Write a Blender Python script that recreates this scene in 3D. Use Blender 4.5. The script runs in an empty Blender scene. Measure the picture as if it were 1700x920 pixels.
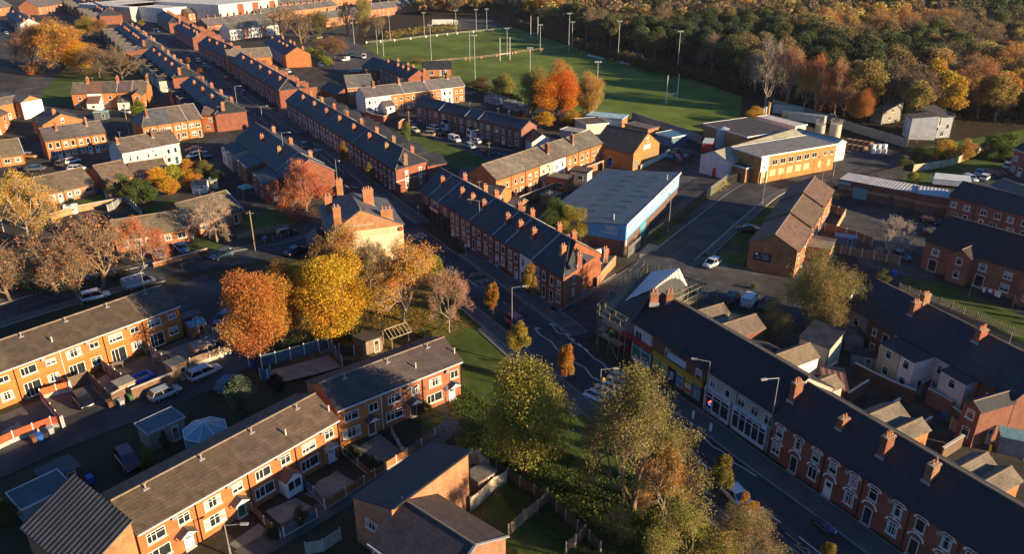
# Aerial view over an English mill-town street in low autumn sun.
import bpy, math, random
import numpy as np
from mathutils import Vector, Matrix
R_ = math.radians
random.seed(7)
RNG = np.random.default_rng(7)
sc = bpy.context.scene
COL = sc.collection
# ------------------------------------------------------------------ survey helpers
# the place was surveyed from the drone: every spot was read off the photo and laid on the ground plane
F, PIT, HC = 1270.0, R_(24.45), 54.7
CP, SP = math.cos(PIT), math.sin(PIT)
def ray(px, py):
    x = px - 850.0; y = 460.0 - py
    return (x, F * CP + y * SP, -F * SP + y * CP)
def G(px, py, z=0.0):
    d = ray(px, py); t = (z - HC) / d[2]
    return (d[0] * t, d[1] * t)
def hat(b, ty):
    """height above ground whose image row is ty, over the ground spot b (px)"""
    X, Y = G(*b); d = ray(b[0], ty)
    return HC + d[2] / d[1] * Y
def mpp(b):
    """metres per photo pixel, across the view, at ground spot b"""
    X, Y = G(*b); return math.hypot(Y, HC) / math.hypot(F, 460 - b[1])
CR = {'A': (0, 0, 3.8326), 'B': (420, 0, 3.8326), 'C': (840, 0, 3.8326), 'D': (1260, 0, 3.834), 'E': (0, 220, 3.8326), 'F': (420, 220, 3.8326),
      'G': (840, 220, 3.8326), 'H': (1260, 220, 3.834), 'I': (0, 450, 3.8326), 'J': (420, 450, 3.8326), 'K': (840, 450, 3.8326), 'L': (1260, 450, 3.834),
      'M': (0, 680, 3.8326), 'N': (420, 680, 3.8326), 'O': (840, 680, 3.8326), 'Q': (1260, 680, 3.834),
      'a': (0, 0, 7.075), 'b': (220, 0, 7.075), 'c': (440, 0, 7.075), 'd': (0, 120, 7.075), 'e': (220, 120, 7.075), 'f': (440, 120, 7.075),
      'g': (660, 120, 7.075), 'h': (200, 190, 7.075), 'p': (1160, 170, 6.5385), 'q': (1380, 160, 5.1125), 'r': (1380, 430, 5.1125),
      's': (1400, 560, 5.11), 't': (1130, 480, 5.413), 'u': (990, 430, 7.076), 'v': (400, 540, 6.571), 'w': (920, 190, 6.1346),
      '1': (1100, 600, 2.8333), '2': (0, 440, 2.8333), '3': (100, 600, 2.8333), '4': (550, 150, 2.8333), '5': (650, 250, 2.8333), '6': (150, 0, 2.8333)}
def X(k, x, y):
    o = CR[k]; return (o[0] + x / o[2], o[1] + y / o[2])
def XS(k, s):
    v = [float(t) for t in s.split()]
    return [X(k, v[i], v[i + 1]) for i in range(0, len(v), 2)]
def PX(s):
    v = [float(t) for t in s.split()]
    return [(v[i], v[i + 1]) for i in range(0, len(v), 2)]
# ------------------------------------------------------------------ materials
MATS = {}
def nmat(name):
    m = bpy.data.materials.new(name); m.use_nodes = True
    nt = m.node_tree; nt.nodes.clear()
    out = nt.nodes.new('ShaderNodeOutputMaterial'); bs = nt.nodes.new('ShaderNodeBsdfPrincipled')
    nt.links.new(bs.outputs[0], out.inputs[0]); MATS[name] = m
    def N(t, **k):
        n = nt.nodes.new(t)
        for a, v in k.items(): setattr(n, a, v)
        return n
    return m, nt, bs, N, nt.links.new
def ramp(N, L, src, stops):
    r = N('ShaderNodeValToRGB'); e = r.color_ramp.elements
    while len(e) < len(stops): e.new(0.5)
    for i, (p, c) in enumerate(stops):
        e[i].position = p; e[i].color = (c[0], c[1], c[2], 1) if isinstance(c, tuple) else (c, c, c, 1)
    L(src, r.inputs[0]); return r.outputs[0]
def mul(N, L, a, b, typ='MULTIPLY', fac=1.0):
    m = N('ShaderNodeMix', data_type='RGBA', blend_type=typ); m.inputs[0].default_value = fac
    for s, i in ((a, 6), (b, 7)):
        if isinstance(s, tuple): m.inputs[i].default_value = (*s, 1)
        else: L(s, m.inputs[i])
    return m.outputs[2]
def objcol(N): return N('ShaderNodeObjectInfo').outputs['Color']
def noise(N, L, scale, det=4, co='Object', rough=.55, dist=0):
    t = N('ShaderNodeTexCoord'); n = N('ShaderNodeTexNoise'); n.inputs['Scale'].default_value = scale
    n.inputs['Detail'].default_value = det; n.inputs['Roughness'].default_value = rough; n.inputs['Distortion'].default_value = dist
    L(t.outputs[co], n.inputs['Vector']); return n.outputs['Fac']
def wallvec(N, L, zs=1.0):
    t = N('ShaderNodeTexCoord'); s = N('ShaderNodeSeparateXYZ'); L(t.outputs['Object'], s.inputs[0])
    a = N('ShaderNodeMath', operation='ADD'); L(s.outputs[0], a.inputs[0]); L(s.outputs[1], a.inputs[1])
    m = N('ShaderNodeMath', operation='MULTIPLY'); L(s.outputs[2], m.inputs[0]); m.inputs[1].default_value = zs
    c = N('ShaderNodeCombineXYZ'); L(a.outputs[0], c.inputs[0]); L(m.outputs[0], c.inputs[1]); return c.outputs[0]
def course_mat(name, bw, bh, c1, c2, mort, msz, zs=1.0, rough=.85, patch=.35, bump=.0):
    m, nt, bs, N, L = nmat(name)
    b = N('ShaderNodeTexBrick'); L(wallvec(N, L, zs), b.inputs['Vector']); b.inputs['Scale'].default_value = 1
    b.inputs['Brick Width'].default_value = bw; b.inputs['Row Height'].default_value = bh; b.inputs['Mortar Size'].default_value = msz
    b.inputs['Color1'].default_value = (*c1, 1); b.inputs['Color2'].default_value = (*c2, 1); b.inputs['Mortar'].default_value = (*mort, 1)
    c = mul(N, L, b.outputs['Color'], objcol(N))
    c = mul(N, L, c, ramp(N, L, noise(N, L, .9, 5), [(.3, 1 - patch), (.7, 1 + patch * .6)]))
    c = mul(N, L, c, ramp(N, L, noise(N, L, 7, 3), [(.35, .86), (.65, 1.12)]))
    L(c, bs.inputs['Base Color']); bs.inputs['Roughness'].default_value = rough
    return m
course_mat('brick', .46, .15, (1.08, 1.04, 1), (.84, .82, .8), (1.0, 1.1, 1.2), .014, patch=.28)
course_mat('slate', .55, .42, (1.1, 1.1, 1.12), (.84, .84, .86), (.62, .62, .62), .03, zs=1.9, rough=.62, patch=.45)
course_mat('tile', .34, .34, (1.1, 1.08, 1.06), (.86, .86, .86), (.66, .66, .66), .035, zs=2.0, rough=.8, patch=.4)
def plain_mat(name, rough=.7, n1=(1.2, .12), n2=(9, .08), metal=0.0, tint=None, spec=.5):
    m, nt, bs, N, L = nmat(name)
    c = objcol(N) if tint is None else None
    if tint is not None:
        r = N('ShaderNodeRGB'); r.outputs[0].default_value = (*tint, 1); c = r.outputs[0]
    c = mul(N, L, c, ramp(N, L, noise(N, L, n1[0], 5), [(.3, 1 - n1[1]), (.7, 1 + n1[1])]))
    c = mul(N, L, c, ramp(N, L, noise(N, L, n2[0], 3), [(.35, 1 - n2[1]), (.65, 1 + n2[1])]))
    L(c, bs.inputs['Base Color']); bs.inputs['Roughness'].default_value = rough; bs.inputs['Metallic'].default_value = metal
    bs.inputs['Specular IOR Level'].default_value = spec
    return m
plain_mat('render', .85, (.8, .16), (5, .07))
plain_mat('paint', .45, (1, .05), (8, .04))
plain_mat('frame', .4, (1, .04), (6, .03), tint=(.78, .78, .76))
plain_mat('stone', .8, (1, .15), (8, .1), tint=(.55, .51, .44))
plain_mat('ridge', .85, (1, .2), (6, .15), tint=(.2, .15, .11))
plain_mat('lead', .6, (1, .15), (6, .1), tint=(.32, .33, .35))
plain_mat('mortar', .9, (2, .2), (9, .15), tint=(.33, .27, .2))
plain_mat('pot', .8, (3, .2), (9, .15), tint=(.5, .2, .09))
plain_mat('black', .5, (1, .1), (6, .05), tint=(.015, .015, .017))
plain_mat('rubber', .8, (1, .1), (6, .05), tint=(.012, .012, .013))
plain_mat('alloy', .35, (1, .05), (6, .05), tint=(.45, .46, .48), metal=.8)
plain_mat('metal', .45, (1, .1), (6, .08), metal=.3)
plain_mat('timber', .85, (1.5, .25), (8, .2))
plain_mat('felt', .85, (.7, .28), (5, .12)); plain_mat('concrete', .9, (.9, .2), (7, .12), tint=(.42, .4, .36))
plain_mat('carpaint', .22, (.5, .02), (3, .01), spec=.8)
plain_mat('cloth', .95, (2, .12), (12, .1))
plain_mat('curtain', .9, (2.5, .3), (9, .2), tint=(.32, .34, .33))
plain_mat('skin', .6, (2, .05), (9, .03), tint=(.5, .3, .22))
def glassm(name, col, rough=.08, em=None):
    m, nt, bs, N, L = nmat(name)
    c = ramp(N, L, noise(N, L, 1.3, 2), [(.35, tuple(v * .5 for v in col)), (.7, tuple(v * 1.7 for v in col))])
    L(c, bs.inputs['Base Color']); bs.inputs['Roughness'].default_value = rough
    bs.inputs['Specular IOR Level'].default_value = .9
    if em: bs.inputs['Emission Color'].default_value = (*em[0], 1); bs.inputs['Emission Strength'].default_value = em[1]
glassm('glass', (.022, .028, .032)); glassm('carglass', (.012, .014, .016), .05); glassm('neon', (.8, .05, .05), .4, ((1, .06, .03), 3.0))
glassm('neonblue', (.05, .1, .8), .4, ((.05, .15, 1), 2.0))
def corr_mat(name, pitch, amp, rough=.55, axis=0, metal=0.0):
    m, nt, bs, N, L = nmat(name)
    t = N('ShaderNodeTexCoord'); s = N('ShaderNodeSeparateXYZ'); L(t.outputs['Object'], s.inputs[0])
    q = N('ShaderNodeMath', operation='MULTIPLY'); q.inputs[1].default_value = 2 * math.pi / pitch
    if axis == 2:
        ad = N('ShaderNodeMath', operation='ADD'); L(s.outputs[0], ad.inputs[0]); L(s.outputs[1], ad.inputs[1]); L(ad.outputs[0], q.inputs[0])
    else: L(s.outputs[axis], q.inputs[0])
    sn = N('ShaderNodeMath', operation='SINE'); L(q.outputs[0], sn.inputs[0])
    mr = N('ShaderNodeMapRange'); L(sn.outputs[0], mr.inputs[0]); mr.inputs[1].default_value = -1; mr.inputs[3].default_value = 1 - amp; mr.inputs[4].default_value = 1 + amp
    c = mul(N, L, objcol(N), mr.outputs[0])
    c = mul(N, L, c, ramp(N, L, noise(N, L, .5, 6), [(.3, .75), (.7, 1.18)]))
    c = mul(N, L, c, ramp(N, L, noise(N, L, 4, 4), [(.35, .9), (.65, 1.08)]))
    L(c, bs.inputs['Base Color']); bs.inputs['Roughness'].default_value = rough; bs.inputs['Metallic'].default_value = metal
    bp = N('ShaderNodeBump'); bp.inputs['Strength'].default_value = .5; bp.inputs['Distance'].default_value = .05; L(sn.outputs[0], bp.inputs['Height']); L(bp.outputs[0], bs.inputs['Normal'])
corr_mat('corrugated', .7, .16); corr_mat('cladding', .45, .06, .5, 2); corr_mat('ribtile', .62, .4, .8, 0)
def ground_mat(name, stops, scale=.25, rough=.95, fine=(6, .2), stops2=None, sc2=.05, spec=.15):
    m, nt, bs, N, L = nmat(name)
    c = ramp(N, L, noise(N, L, scale, 7, rough=.62), stops)
    if stops2 is not None:
        c = mul(N, L, c, ramp(N, L, noise(N, L, sc2, 4), stops2))
    c = mul(N, L, c, ramp(N, L, noise(N, L, fine[0], 4), [(.3, 1 - fine[1]), (.7, 1 + fine[1])]))
    L(c, bs.inputs['Base Color']); bs.inputs['Roughness'].default_value = rough; bs.inputs['Specular IOR Level'].default_value = spec
    return m
ground_mat('earth', [(.3, (.03, .034, .016)), (.5, (.05, .05, .026)), (.72, (.075, .058, .032))], .12, fine=(3, .3))
ground_mat('woodfloor', [(.3, (.022, .02, .01)), (.5, (.04, .03, .016)), (.72, (.065, .04, .02))], .3, fine=(3, .35))
ground_mat('grass', [(.3, (.045, .075, .016)), (.5, (.07, .11, .02)), (.62, (.1, .12, .032)), (.78, (.13, .11, .045))], .35, fine=(5, .3), stops2=[(.35, .8), (.65, 1.2)], sc2=.06)
ground_mat('pitchgrass', [(.3, (.085, .135, .02)), (.5, (.12, .17, .028)), (.7, (.15, .2, .035))], .2, fine=(3, .18), stops2=[(.35, .74), (.65, 1.25)], sc2=.045)
ground_mat('leafgrass', [(.34, (.06, .085, .02)), (.5, (.1, .095, .026)), (.6, (.22, .11, .03)), (.75, (.3, .15, .04))], 1.6, fine=(5, .3), stops2=[(.35, .75), (.65, 1.2)], sc2=.12)
ground_mat('asphalt', [(.3, (.04, .043, .047)), (.6, (.058, .061, .065)), (.8, (.09, .09, .09))], .35, .85, (9, .15), [(.42, .72), (.5, 1.0), (.6, 1.3)], .16, .3)
ground_mat('oldasphalt', [(.3, (.06, .058, .055)), (.55, (.09, .085, .08)), (.75, (.16, .148, .13))], .3, .9, (9, .2), [(.35, .8), (.65, 1.25)], .1)
ground_mat('paving', [(.3, (.08, .078, .074)), (.6, (.12, .115, .108)), (.8, (.17, .16, .15))], .6, .9, (4, .15))
ground_mat('flags', [(.3, (.2, .185, .15)), (.6, (.28, .26, .21)), (.8, (.36, .33, .26))], .8, .9, (3, .2))
ground_mat('gravel', [(.3, (.17, .15, .125)), (.6, (.25, .22, .19)), (.8, (.33, .3, .26))], 3, .95, (14, .3))
ground_mat('soil', [(.3, (.035, .03, .02)), (.6, (.06, .048, .032)), (.8, (.09, .07, .045))], 1, .95, (7, .3))
plain_mat('linewhite', .7, (.8, .12), (4, .15), tint=(.62, .63, .62)); plain_mat('lineyellow', .7, (.8, .2), (4, .2), tint=(.42, .32, .15))
plain_mat('kerb', .9, (.8, .15), (4, .12), tint=(.26, .25, .235))
# leaves: thin, partly translucent
m, nt, bs, N, L = nmat('leaf')
at = N('ShaderNodeAttribute'); at.attribute_name = 'v'; at.attribute_type = 'GEOMETRY'
hs = N('ShaderNodeHueSaturation'); L(objcol(N), hs.inputs['Color'])
mr = N('ShaderNodeMapRange'); L(at.outputs['Fac'], mr.inputs[0]); mr.inputs[3].default_value = .472; mr.inputs[4].default_value = .526; L(mr.outputs[0], hs.inputs['Hue'])
mv = N('ShaderNodeMapRange'); sx = N('ShaderNodeMath', operation='FRACT'); mm = N('ShaderNodeMath', operation='MULTIPLY'); L(at.outputs['Fac'], mm.inputs[0]); mm.inputs[1].default_value = 17.3; L(mm.outputs[0], sx.inputs[0])
L(sx.outputs[0], mv.inputs[0]); mv.inputs[3].default_value = .6; mv.inputs[4].default_value = 1.4; L(mv.outputs[0], hs.inputs['Value'])
L(hs.outputs[0], bs.inputs['Base Color']); bs.inputs['Roughness'].default_value = .7; bs.inputs['Specular IOR Level'].default_value = .25
tr = N('ShaderNodeBsdfTranslucent'); L(hs.outputs[0], tr.inputs['Color']); mx = N('ShaderNodeMixShader'); mx.inputs[0].default_value = .32
L(bs.outputs[0], mx.inputs[1]); L(tr.outputs[0], mx.inputs[2]); L(mx.outputs[0], nt.nodes['Material Output'].inputs[0])
plain_mat('bark', .9, (2, .25), (9, .2))
# ------------------------------------------------------------------ mesh builder
class MB:
    def __init__(s): s.v = []; s.f = []; s.m = []
    def poly(s, pts, mat=0):
        b = len(s.v); s.v += [tuple(p) for p in pts]; s.f.append(tuple(range(b, b + len(pts)))); s.m.append(mat); return s
    def box(s, x0, x1, y0, y1, z0, z1, mat=0):
        b = len(s.v)
        s.v += [(x0, y0, z0), (x1, y0, z0), (x1, y1, z0), (x0, y1, z0), (x0, y0, z1), (x1, y0, z1), (x1, y1, z1), (x0, y1, z1)]
        for q in ((0, 3, 2, 1), (4, 5, 6, 7), (0, 1, 5, 4), (1, 2, 6, 5), (2, 3, 7, 6), (3, 0, 4, 7)):
            s.f.append(tuple(b + i for i in q)); s.m.append(mat)
        return s
    def prism(s, pts, z0, z1, mat=0, top=None):
        n = len(pts); b = len(s.v)
        s.v += [(p[0], p[1], z0) for p in pts] + [(p[0], p[1], z1) for p in pts]
        s.f.append(tuple(b + i for i in reversed(range(n)))); s.m.append(mat)
        s.f.append(tuple(b + n + i for i in range(n))); s.m.append(mat if top is None else top)
        for i in range(n):
            j = (i + 1) % n; s.f.append((b + i, b + j, b + n + j, b + n + i)); s.m.append(mat)
        return s
    def tube(s, p, q, r, n=6, r2=None, mat=0):
        p = Vector(p); q = Vector(q); d = (q - p).normalized(); a = d.orthogonal().normalized(); c = d.cross(a); r2 = r if r2 is None else r2; b = len(s.v)
        for o, rr in ((p, r), (q, r2)):
            for i in range(n):
                t = 2 * math.pi * i / n; w = o + (a * math.cos(t) + c * math.sin(t)) * rr; s.v.append(tuple(w))
        for i in range(n):
            j = (i + 1) % n; s.f.append((b + i, b + j, b + n + j, b + n + i)); s.m.append(mat)
        s.f.append(tuple(b + i for i in reversed(range(n)))); s.m.append(mat); s.f.append(tuple(b + n + i for i in range(n))); s.m.append(mat)
        return s
    def slab(s, top, th, mat=0, side=None):
        """solid sheet: top polygons (lists of 3-d points) thickened downwards"""
        side = mat if side is None else side; edges = {}
        for pg in top:
            s.poly(pg, mat); s.poly([(p[0], p[1], p[2] - th) for p in reversed(pg)], side)
            for i in range(len(pg)):
                a, b = pg[i], pg[(i + 1) % len(pg)]
                ka = tuple(round(t, 3) for t in a); kb = tuple(round(t, 3) for t in b)
                if (kb, ka) in edges: edges.pop((kb, ka))
                else: edges[(ka, kb)] = (a, b)
        for a, b in edges.values():
            s.poly([a, (a[0], a[1], a[2] - th), (b[0], b[1], b[2] - th), b], side)
        return s
    def mesh(s, name, mats):
        me = bpy.data.meshes.new(name); me.from_pydata(s.v, [], s.f)
        for t in mats: me.materials.append(MATS[t])
        if len(mats) > 1: me.polygons.foreach_set('material_index', s.m)
        me.update(); return me
    def build(s, name, mats, parent=None, col=None, loc=None, rz=0):
        if isinstance(mats, str): mats = [mats]
        return inst(name, s.mesh(name, mats), parent, col, loc, rz)
def inst(name, me, parent=None, col=None, loc=None, rz=0, scl=None):
    o = bpy.data.objects.new(name, me); COL.objects.link(o)
    if parent is not None: o.parent = parent
    if col is not None: o.color = (*col[:3], 1)
    if loc is not None: o.location = (loc[0], loc[1], loc[2] if len(loc) > 2 else 0)
    if rz: o.rotation_euler = (0, 0, rz)
    if scl is not None: o.scale = scl
    return o
def tag(o, label, cat, group=None):
    o['label'] = label; o['category'] = cat
    if group: o['group'] = group
    return o
def empty(name, label, cat, loc, rz=0, group=None):
    o = bpy.data.objects.new(name, None); COL.objects.link(o); o.empty_display_size = .5
    o.location = (loc[0], loc[1], loc[2] if len(loc) > 2 else 0); o.rotation_euler = (0, 0, rz); return tag(o, label, cat, group)
def structure(o): o['kind'] = 'structure'; return o
def jit(c, a=.1):
    k = 1 + random.uniform(-a, a); return tuple(max(0, v * k * (1 + random.uniform(-a, a) * .35)) for v in c)
# base colours
BR = (.34, .11, .05); BR2 = (.25, .085, .048); BR3 = (.4, .16, .07); BRD = (.2, .075, .045); BRO = (.46, .17, .055)
WH = (.72, .7, .66); CRM = (.55, .48, .36); SL = (.04, .045, .052); SLB = (.14, .13, .125); TB = (.125, .09, .062); TD = (.065, .06, .062); GR = (.4, .38, .34)
ORD = ['first', 'second', 'third', 'fourth', 'fifth', 'sixth', 'seventh', 'eighth', 'ninth', 'tenth', 'eleventh', 'twelfth', 'thirteenth', 'fourteenth', 'fifteenth', 'sixteenth']
# ------------------------------------------------------------------ openings
OC = {}
def window_mesh(w, h, style='plain', head=None):
    k = ('w', round(w, 2), round(h, 2), style, head)
    if k in OC: return OC[k]
    b = MB(); t = .07; y0 = -.05
    b.box(-w / 2, w / 2, y0, -.003, 0, t); b.box(-w / 2, w / 2, y0, -.003, h - t, h)
    b.box(-w / 2, -w / 2 + t, y0, -.003, t, h - t); b.box(w / 2 - t, w / 2, y0, -.003, t, h - t)
    gm = 4 if style == 'curtain' else 1
    b.box(-w / 2 + t, w / 2 - t, -.022, -.003, t, h - t, 1)
    if style == 'curtain':
        for s in (-1, 1): b.box(*sorted((s * (w / 2 - t), s * (w * .2))), -.028, -.023, t, h - t, 4)
    if style == 'blind': b.box(-w / 2 + t, w / 2 - t, -.028, -.023, h * .35, h - t, 4)
    if w > 1.0 or style == 'split': b.box(-.03, .03, y0 + .005, -.003, t, h - t)
    if w > 1.7: b.box(-w * .25 - .03, -w * .25 + .03, y0 + .005, -.003, t, h - t)
    b.box(-w / 2 + t, w / 2 - t, y0 + .008, -.003, h * .68, h * .68 + .05) if style in ('sash', 'curtain') else None
    b.box(-w / 2 - .1, w / 2 + .1, -.13, -.003, -.12, 0, 2)
    if head == 'lintel': b.box(-w / 2 - .12, w / 2 + .12, -.045, -.003, h, h + .22, 3)
    if head == 'stone': b.box(-w / 2 - .12, w / 2 + .12, -.045, -.003, h, h + .2, 2)
    if head == 'arch':
        n = 9; R1, R2 = w * .62, w * .62 + .17
        pts = []
        for i in range(n):
            a0, a1 = math.pi * (.08 + .84 * i / n), math.pi * (.08 + .84 * (i + 1) / n)
            q = [(R2 * math.cos(a0), -.06, h - .02 + .55 * R2 * math.sin(a0)), (R1 * math.cos(a0), -.06, h - .02 + .55 * R1 * math.sin(a0)),
                 (R1 * math.cos(a1), -.06, h - .02 + .55 * R1 * math.sin(a1)), (R2 * math.cos(a1), -.06, h - .02 + .55 * R2 * math.sin(a1))]
            b.poly(q[::-1], 3); b.poly([q[0], q[3], (q[3][0], -.003, q[3][2]), (q[0][0], -.003, q[0][2])], 3)
            b.poly([q[1], (q[1][0], -.003, q[1][2]), (q[2][0], -.003, q[2][2]), q[2]], 3)
        b.box(-.09, .09, -.085, -.003, h + .55 * R1 - .08, h + .55 * R2 + .1, 3)
        for s in (-1, 1): b.box(*sorted((s * R1 * .96, s * (R2 * .96 + .06))), -.07, -.003, h - .12, h + .06, 3)
    OC[k] = b.mesh('window', ['frame', 'glass', 'stone', 'frame', 'curtain']); return OC[k]
def door_mesh(w=.95, h=2.1, head=None, glazed=False):
    k = ('d', w, h, head, glazed)
    if k in OC: return OC[k]
    b = MB(); b.box(-w / 2 + .07, w / 2 - .07, -.03, -.003, .08, h - .07, 0)
    b.box(-w / 2, -w / 2 + .07, -.06, -.003, 0, h, 1); b.box(w / 2 - .07, w / 2, -.06, -.003, 0, h, 1); b.box(-w / 2, w / 2, -.061, -.003, h - .07, h + .001, 1)
    b.box(-w / 2 + .2, w / 2 - .2, -.036, -.0305, h * .62 if not glazed else .3, h - .25, 2)
    b.box(-w / 2 - .1, w / 2 + .1, -.3, -.003, 0, .12, 3)
    if head == 'lintel': b.box(-w / 2 - .12, w / 2 + .12, -.05, -.003, h + .005, h + .25, 1)
    if head == 'arch':
        n = 10; R1, R2 = w * .72, w * .72 + .18
        for i in range(n):
            a0, a1 = math.pi * i / n, math.pi * (i + 1) / n
            q = [(R2 * math.cos(a0), -.08, h + .1 + R2 * .8 * math.sin(a0)), (R1 * math.cos(a0), -.08, h + .1 + R1 * .8 * math.sin(a0)),
                 (R1 * math.cos(a1), -.08, h + .1 + R1 * .8 * math.sin(a1)), (R2 * math.cos(a1), -.08, h + .1 + R2 * .8 * math.sin(a1))]
            b.poly(q[::-1], 1); b.poly([q[0], q[3], (q[3][0], -.003, q[3][2]), (q[0][0], -.003, q[0][2])], 1)
    OC[k] = b.mesh('door', ['paint', 'frame', 'glass', 'stone']); return OC[k]
CHM = {}
def chimney_mesh(w, d, h, npots):
    k = (round(w, 1), round(d, 1), round(h, 1), npots)
    if k in CHM: return CHM[k]
    b = MB(); b.box(-w / 2, w / 2, -d / 2, d / 2, -1.0, h); b.box(-w / 2 - .07, w / 2 + .07, -d / 2 - .07, d / 2 + .07, h, h + .16)
    b.box(-w / 2 - .02, w / 2 + .02, -d / 2 - .02, d / 2 + .02, h + .16, h + .24, 1)
    for i in range(npots):
        t = (i + .5) / npots - .5; x, y = (t * w * .9, 0) if w >= d else (0, t * d * .9)
        b.tube((x, y, h + .22), (x, y, h + .22 + random.choice((.35, .45, .6))), .13, 8, .1, 2)
    b.box(-w / 2 - .12, w / 2 + .12, -d / 2 - .14, -d / 2 - .003, -.75, -.15, 3)
    CHM[k] = b.mesh('chimney', ['brick', 'mortar', 'pot', 'lead']); return CHM[k]
# ------------------------------------------------------------------ one house of a row
def house(name, label, cat, group, org, ang, q, d, he, tp, wall=('brick', BR), roof=('slate', SL), yr=None, hip=(0, 0), ends=(0, 0), ops=(), chim=(), ov=.28,
          gutter=None, flash=False, pipe=True, wings=(), endops=(), ridge=True, head=None, dcol=None, far=False, band=False):
    """q = (front x0, front x1, back x0, back x1) in the row's frame; y runs into the depth d"""
    xf0, xf1, xb0, xb1 = q; x0 = min(xf0, xb0) if abs(xf0 - xb0) < .01 else xf0
    r = empty(name, label, cat, (org[0] + x0 * math.cos(ang), org[1] + x0 * math.sin(ang)), ang, group)
    xf0, xf1, xb0, xb1 = xf0 - x0, xf1 - x0, xb0 - x0, xb1 - x0
    yr = d / 2 if yr is None else yr; tn = tp; zr = he + yr * tn
    bs = 0.0
    xa = lambda y, s: (xf0 + (xb0 - xf0) * y / d) if s == 0 else (xf1 + (xb1 - xf1) * y / d)
    mono = yr > d - .3
    zb = zr if mono else he + max(0, (zr - he) - (d - yr) * tn)
    b = MB()
    b.poly([(xf0, 0, 0), (xf1, 0, 0), (xf1, 0, he), (xf0, 0, he)]); b.poly([(xb1, d, 0), (xb0, d, 0), (xb0, d, zb), (xb1, d, zb)])
    for s, hp in ((0, hip[0]), (1, hip[1])):
        if not ends[s] and s == 1: continue
        top = [(xa(0, s), 0, he), (xa(yr, s), yr, zr - .03), (xa(d, s), d, zb - .0)] if not hp else [(xa(0, s), 0, he), (xa(d, s), d, zb)]
        if mono: top = [(xa(0, s), 0, he), (xa(d, s), d, zr - .03)]
        pg = [(xa(0, s), 0, 0)] + top + [(xa(d, s), d, 0)]
        b.poly(pg if s == 0 else pg[::-1])
    b.build('wall', wall[0], r, wall[1])
    # roof
    oe = [.12 if ends[s] else 0 for s in (0, 1)]; oe = [(.28 if hip[s] else oe[s]) for s in (0, 1)]
    def P(y, s, z, ins=0.0):
        x = xa(min(max(y, 0), d), s); x += (-oe[0] + ins) if s == 0 else (oe[1] - ins); return (x, y, z)
    ze = he - ov * tn + .1; zrr = zr + .1; hd = min(d / 2, (xf1 - xf0) * .8) * .92
    i0, i1 = (hd + oe[0] if hip[0] else 0), (hd + oe[1] if hip[1] else 0)
    top = []
    A0, A1 = P(-ov, 0, ze), P(-ov, 1, ze); R0, R1 = P(yr, 0, zrr, i0), P(yr, 1, zrr, i1)
    if mono: R0, R1 = P(d + .15, 0, zrr, 0), P(d + .15, 1, zrr, 0); top.append([A0, A1, R1, R0])
    else:
        zbe = zb - ov * tn + .1; B0, B1 = P(d + ov, 0, zbe), P(d + ov, 1, zbe)
        top += [[A0, A1, R1, R0], [R0, R1, B1, B0]]
        if hip[0]: top.append([B0, A0, R0])
        if hip[1]: top.append([A1, B1, R1])
    rb = MB(); rb.slab(top, .13)
    if ridge and not mono:
        def rt(p, q2, w=.13): rb.tube((p[0], p[1], p[2] + .02), (q2[0], q2[1], q2[2] + .02), w, 5, mat=1)
        rt(R0, R1)
        if hip[0]: rt(A0, R0, .1); rt(B0, R0, .1)
        if hip[1]: rt(A1, R1, .1); rt(B1, R1, .1)
    if flash and not hip[1] and not mono:
        w_ = .13
        for (pa, pb) in (((A1), (R1)), ((R1), (B1))):
            rb.slab([[(pa[0] - w_, pa[1], pa[2] + .1), (pa[0] + w_, pa[1], pa[2] + .1), (pb[0] + w_, pb[1], pb[2] + .1), (pb[0] - w_, pb[1], pb[2] + .1)]], .1, 2)
    ro = rb.build('roof', [roof[0], 'ridge', 'lead'], r, roof[1])
    for (cx, cy, cw, cd, ch, npt) in chim:
        cx2 = cx * (xf1 - xf0); z = (he + cy * tn) if cy <= yr else zr - (cy - yr) * tn
        inst('chimney', chimney_mesh(cw, cd, ch, npt), ro, jit(random.choice((BR, BR2, (.3, .15, .08))), .15), (cx2, cy, z + .05))
    if gutter is not None:
        g = MB(); g.box(xf0, xf1, -ov - .1, -ov + .02, ze - .16, ze - .03); g.build('gutter', 'paint', r, gutter)
        g = MB(); g.box(xf0, xf1, -.04, -.003, he - .28, he - .05); g.build('fascia', 'paint', r, gutter) if gutter[0] > .3 and not far else None
    if pipe and not far:
        p = MB(); p.tube((xf1 - .12, -.08, .05), (xf1 - .12, -.08, he - .1), .055, 5); p.build('downpipe', 'black' if gutter is None or gutter[0] < .3 or random.random() < .6 else 'frame', r)
    if band:
        m = MB(); m.box(xf0, xf1, -.05, -.003, 2.75, 2.93)
        if ends[1]:
            a, c = Vector((xf1, 0)), Vector((xb1, d)); n = Vector((c.y - a.y, a.x - c.x)).normalized() * .05; m.prism([tuple(a), tuple(a + n), tuple(c + n), tuple(c)], 2.75, 2.93)
        m.build('string_course', 'paint', r, (.62, .62, .6))
    W = xf1 - xf0
    faces = {'f': ((xf0, 0), (xf1, 0)), 'r': ((xf1, 0), (xb1, d)), 'l': ((xb0, d), (xf0, 0)), 'b': ((xb1, d), (xb0, d))}
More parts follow.
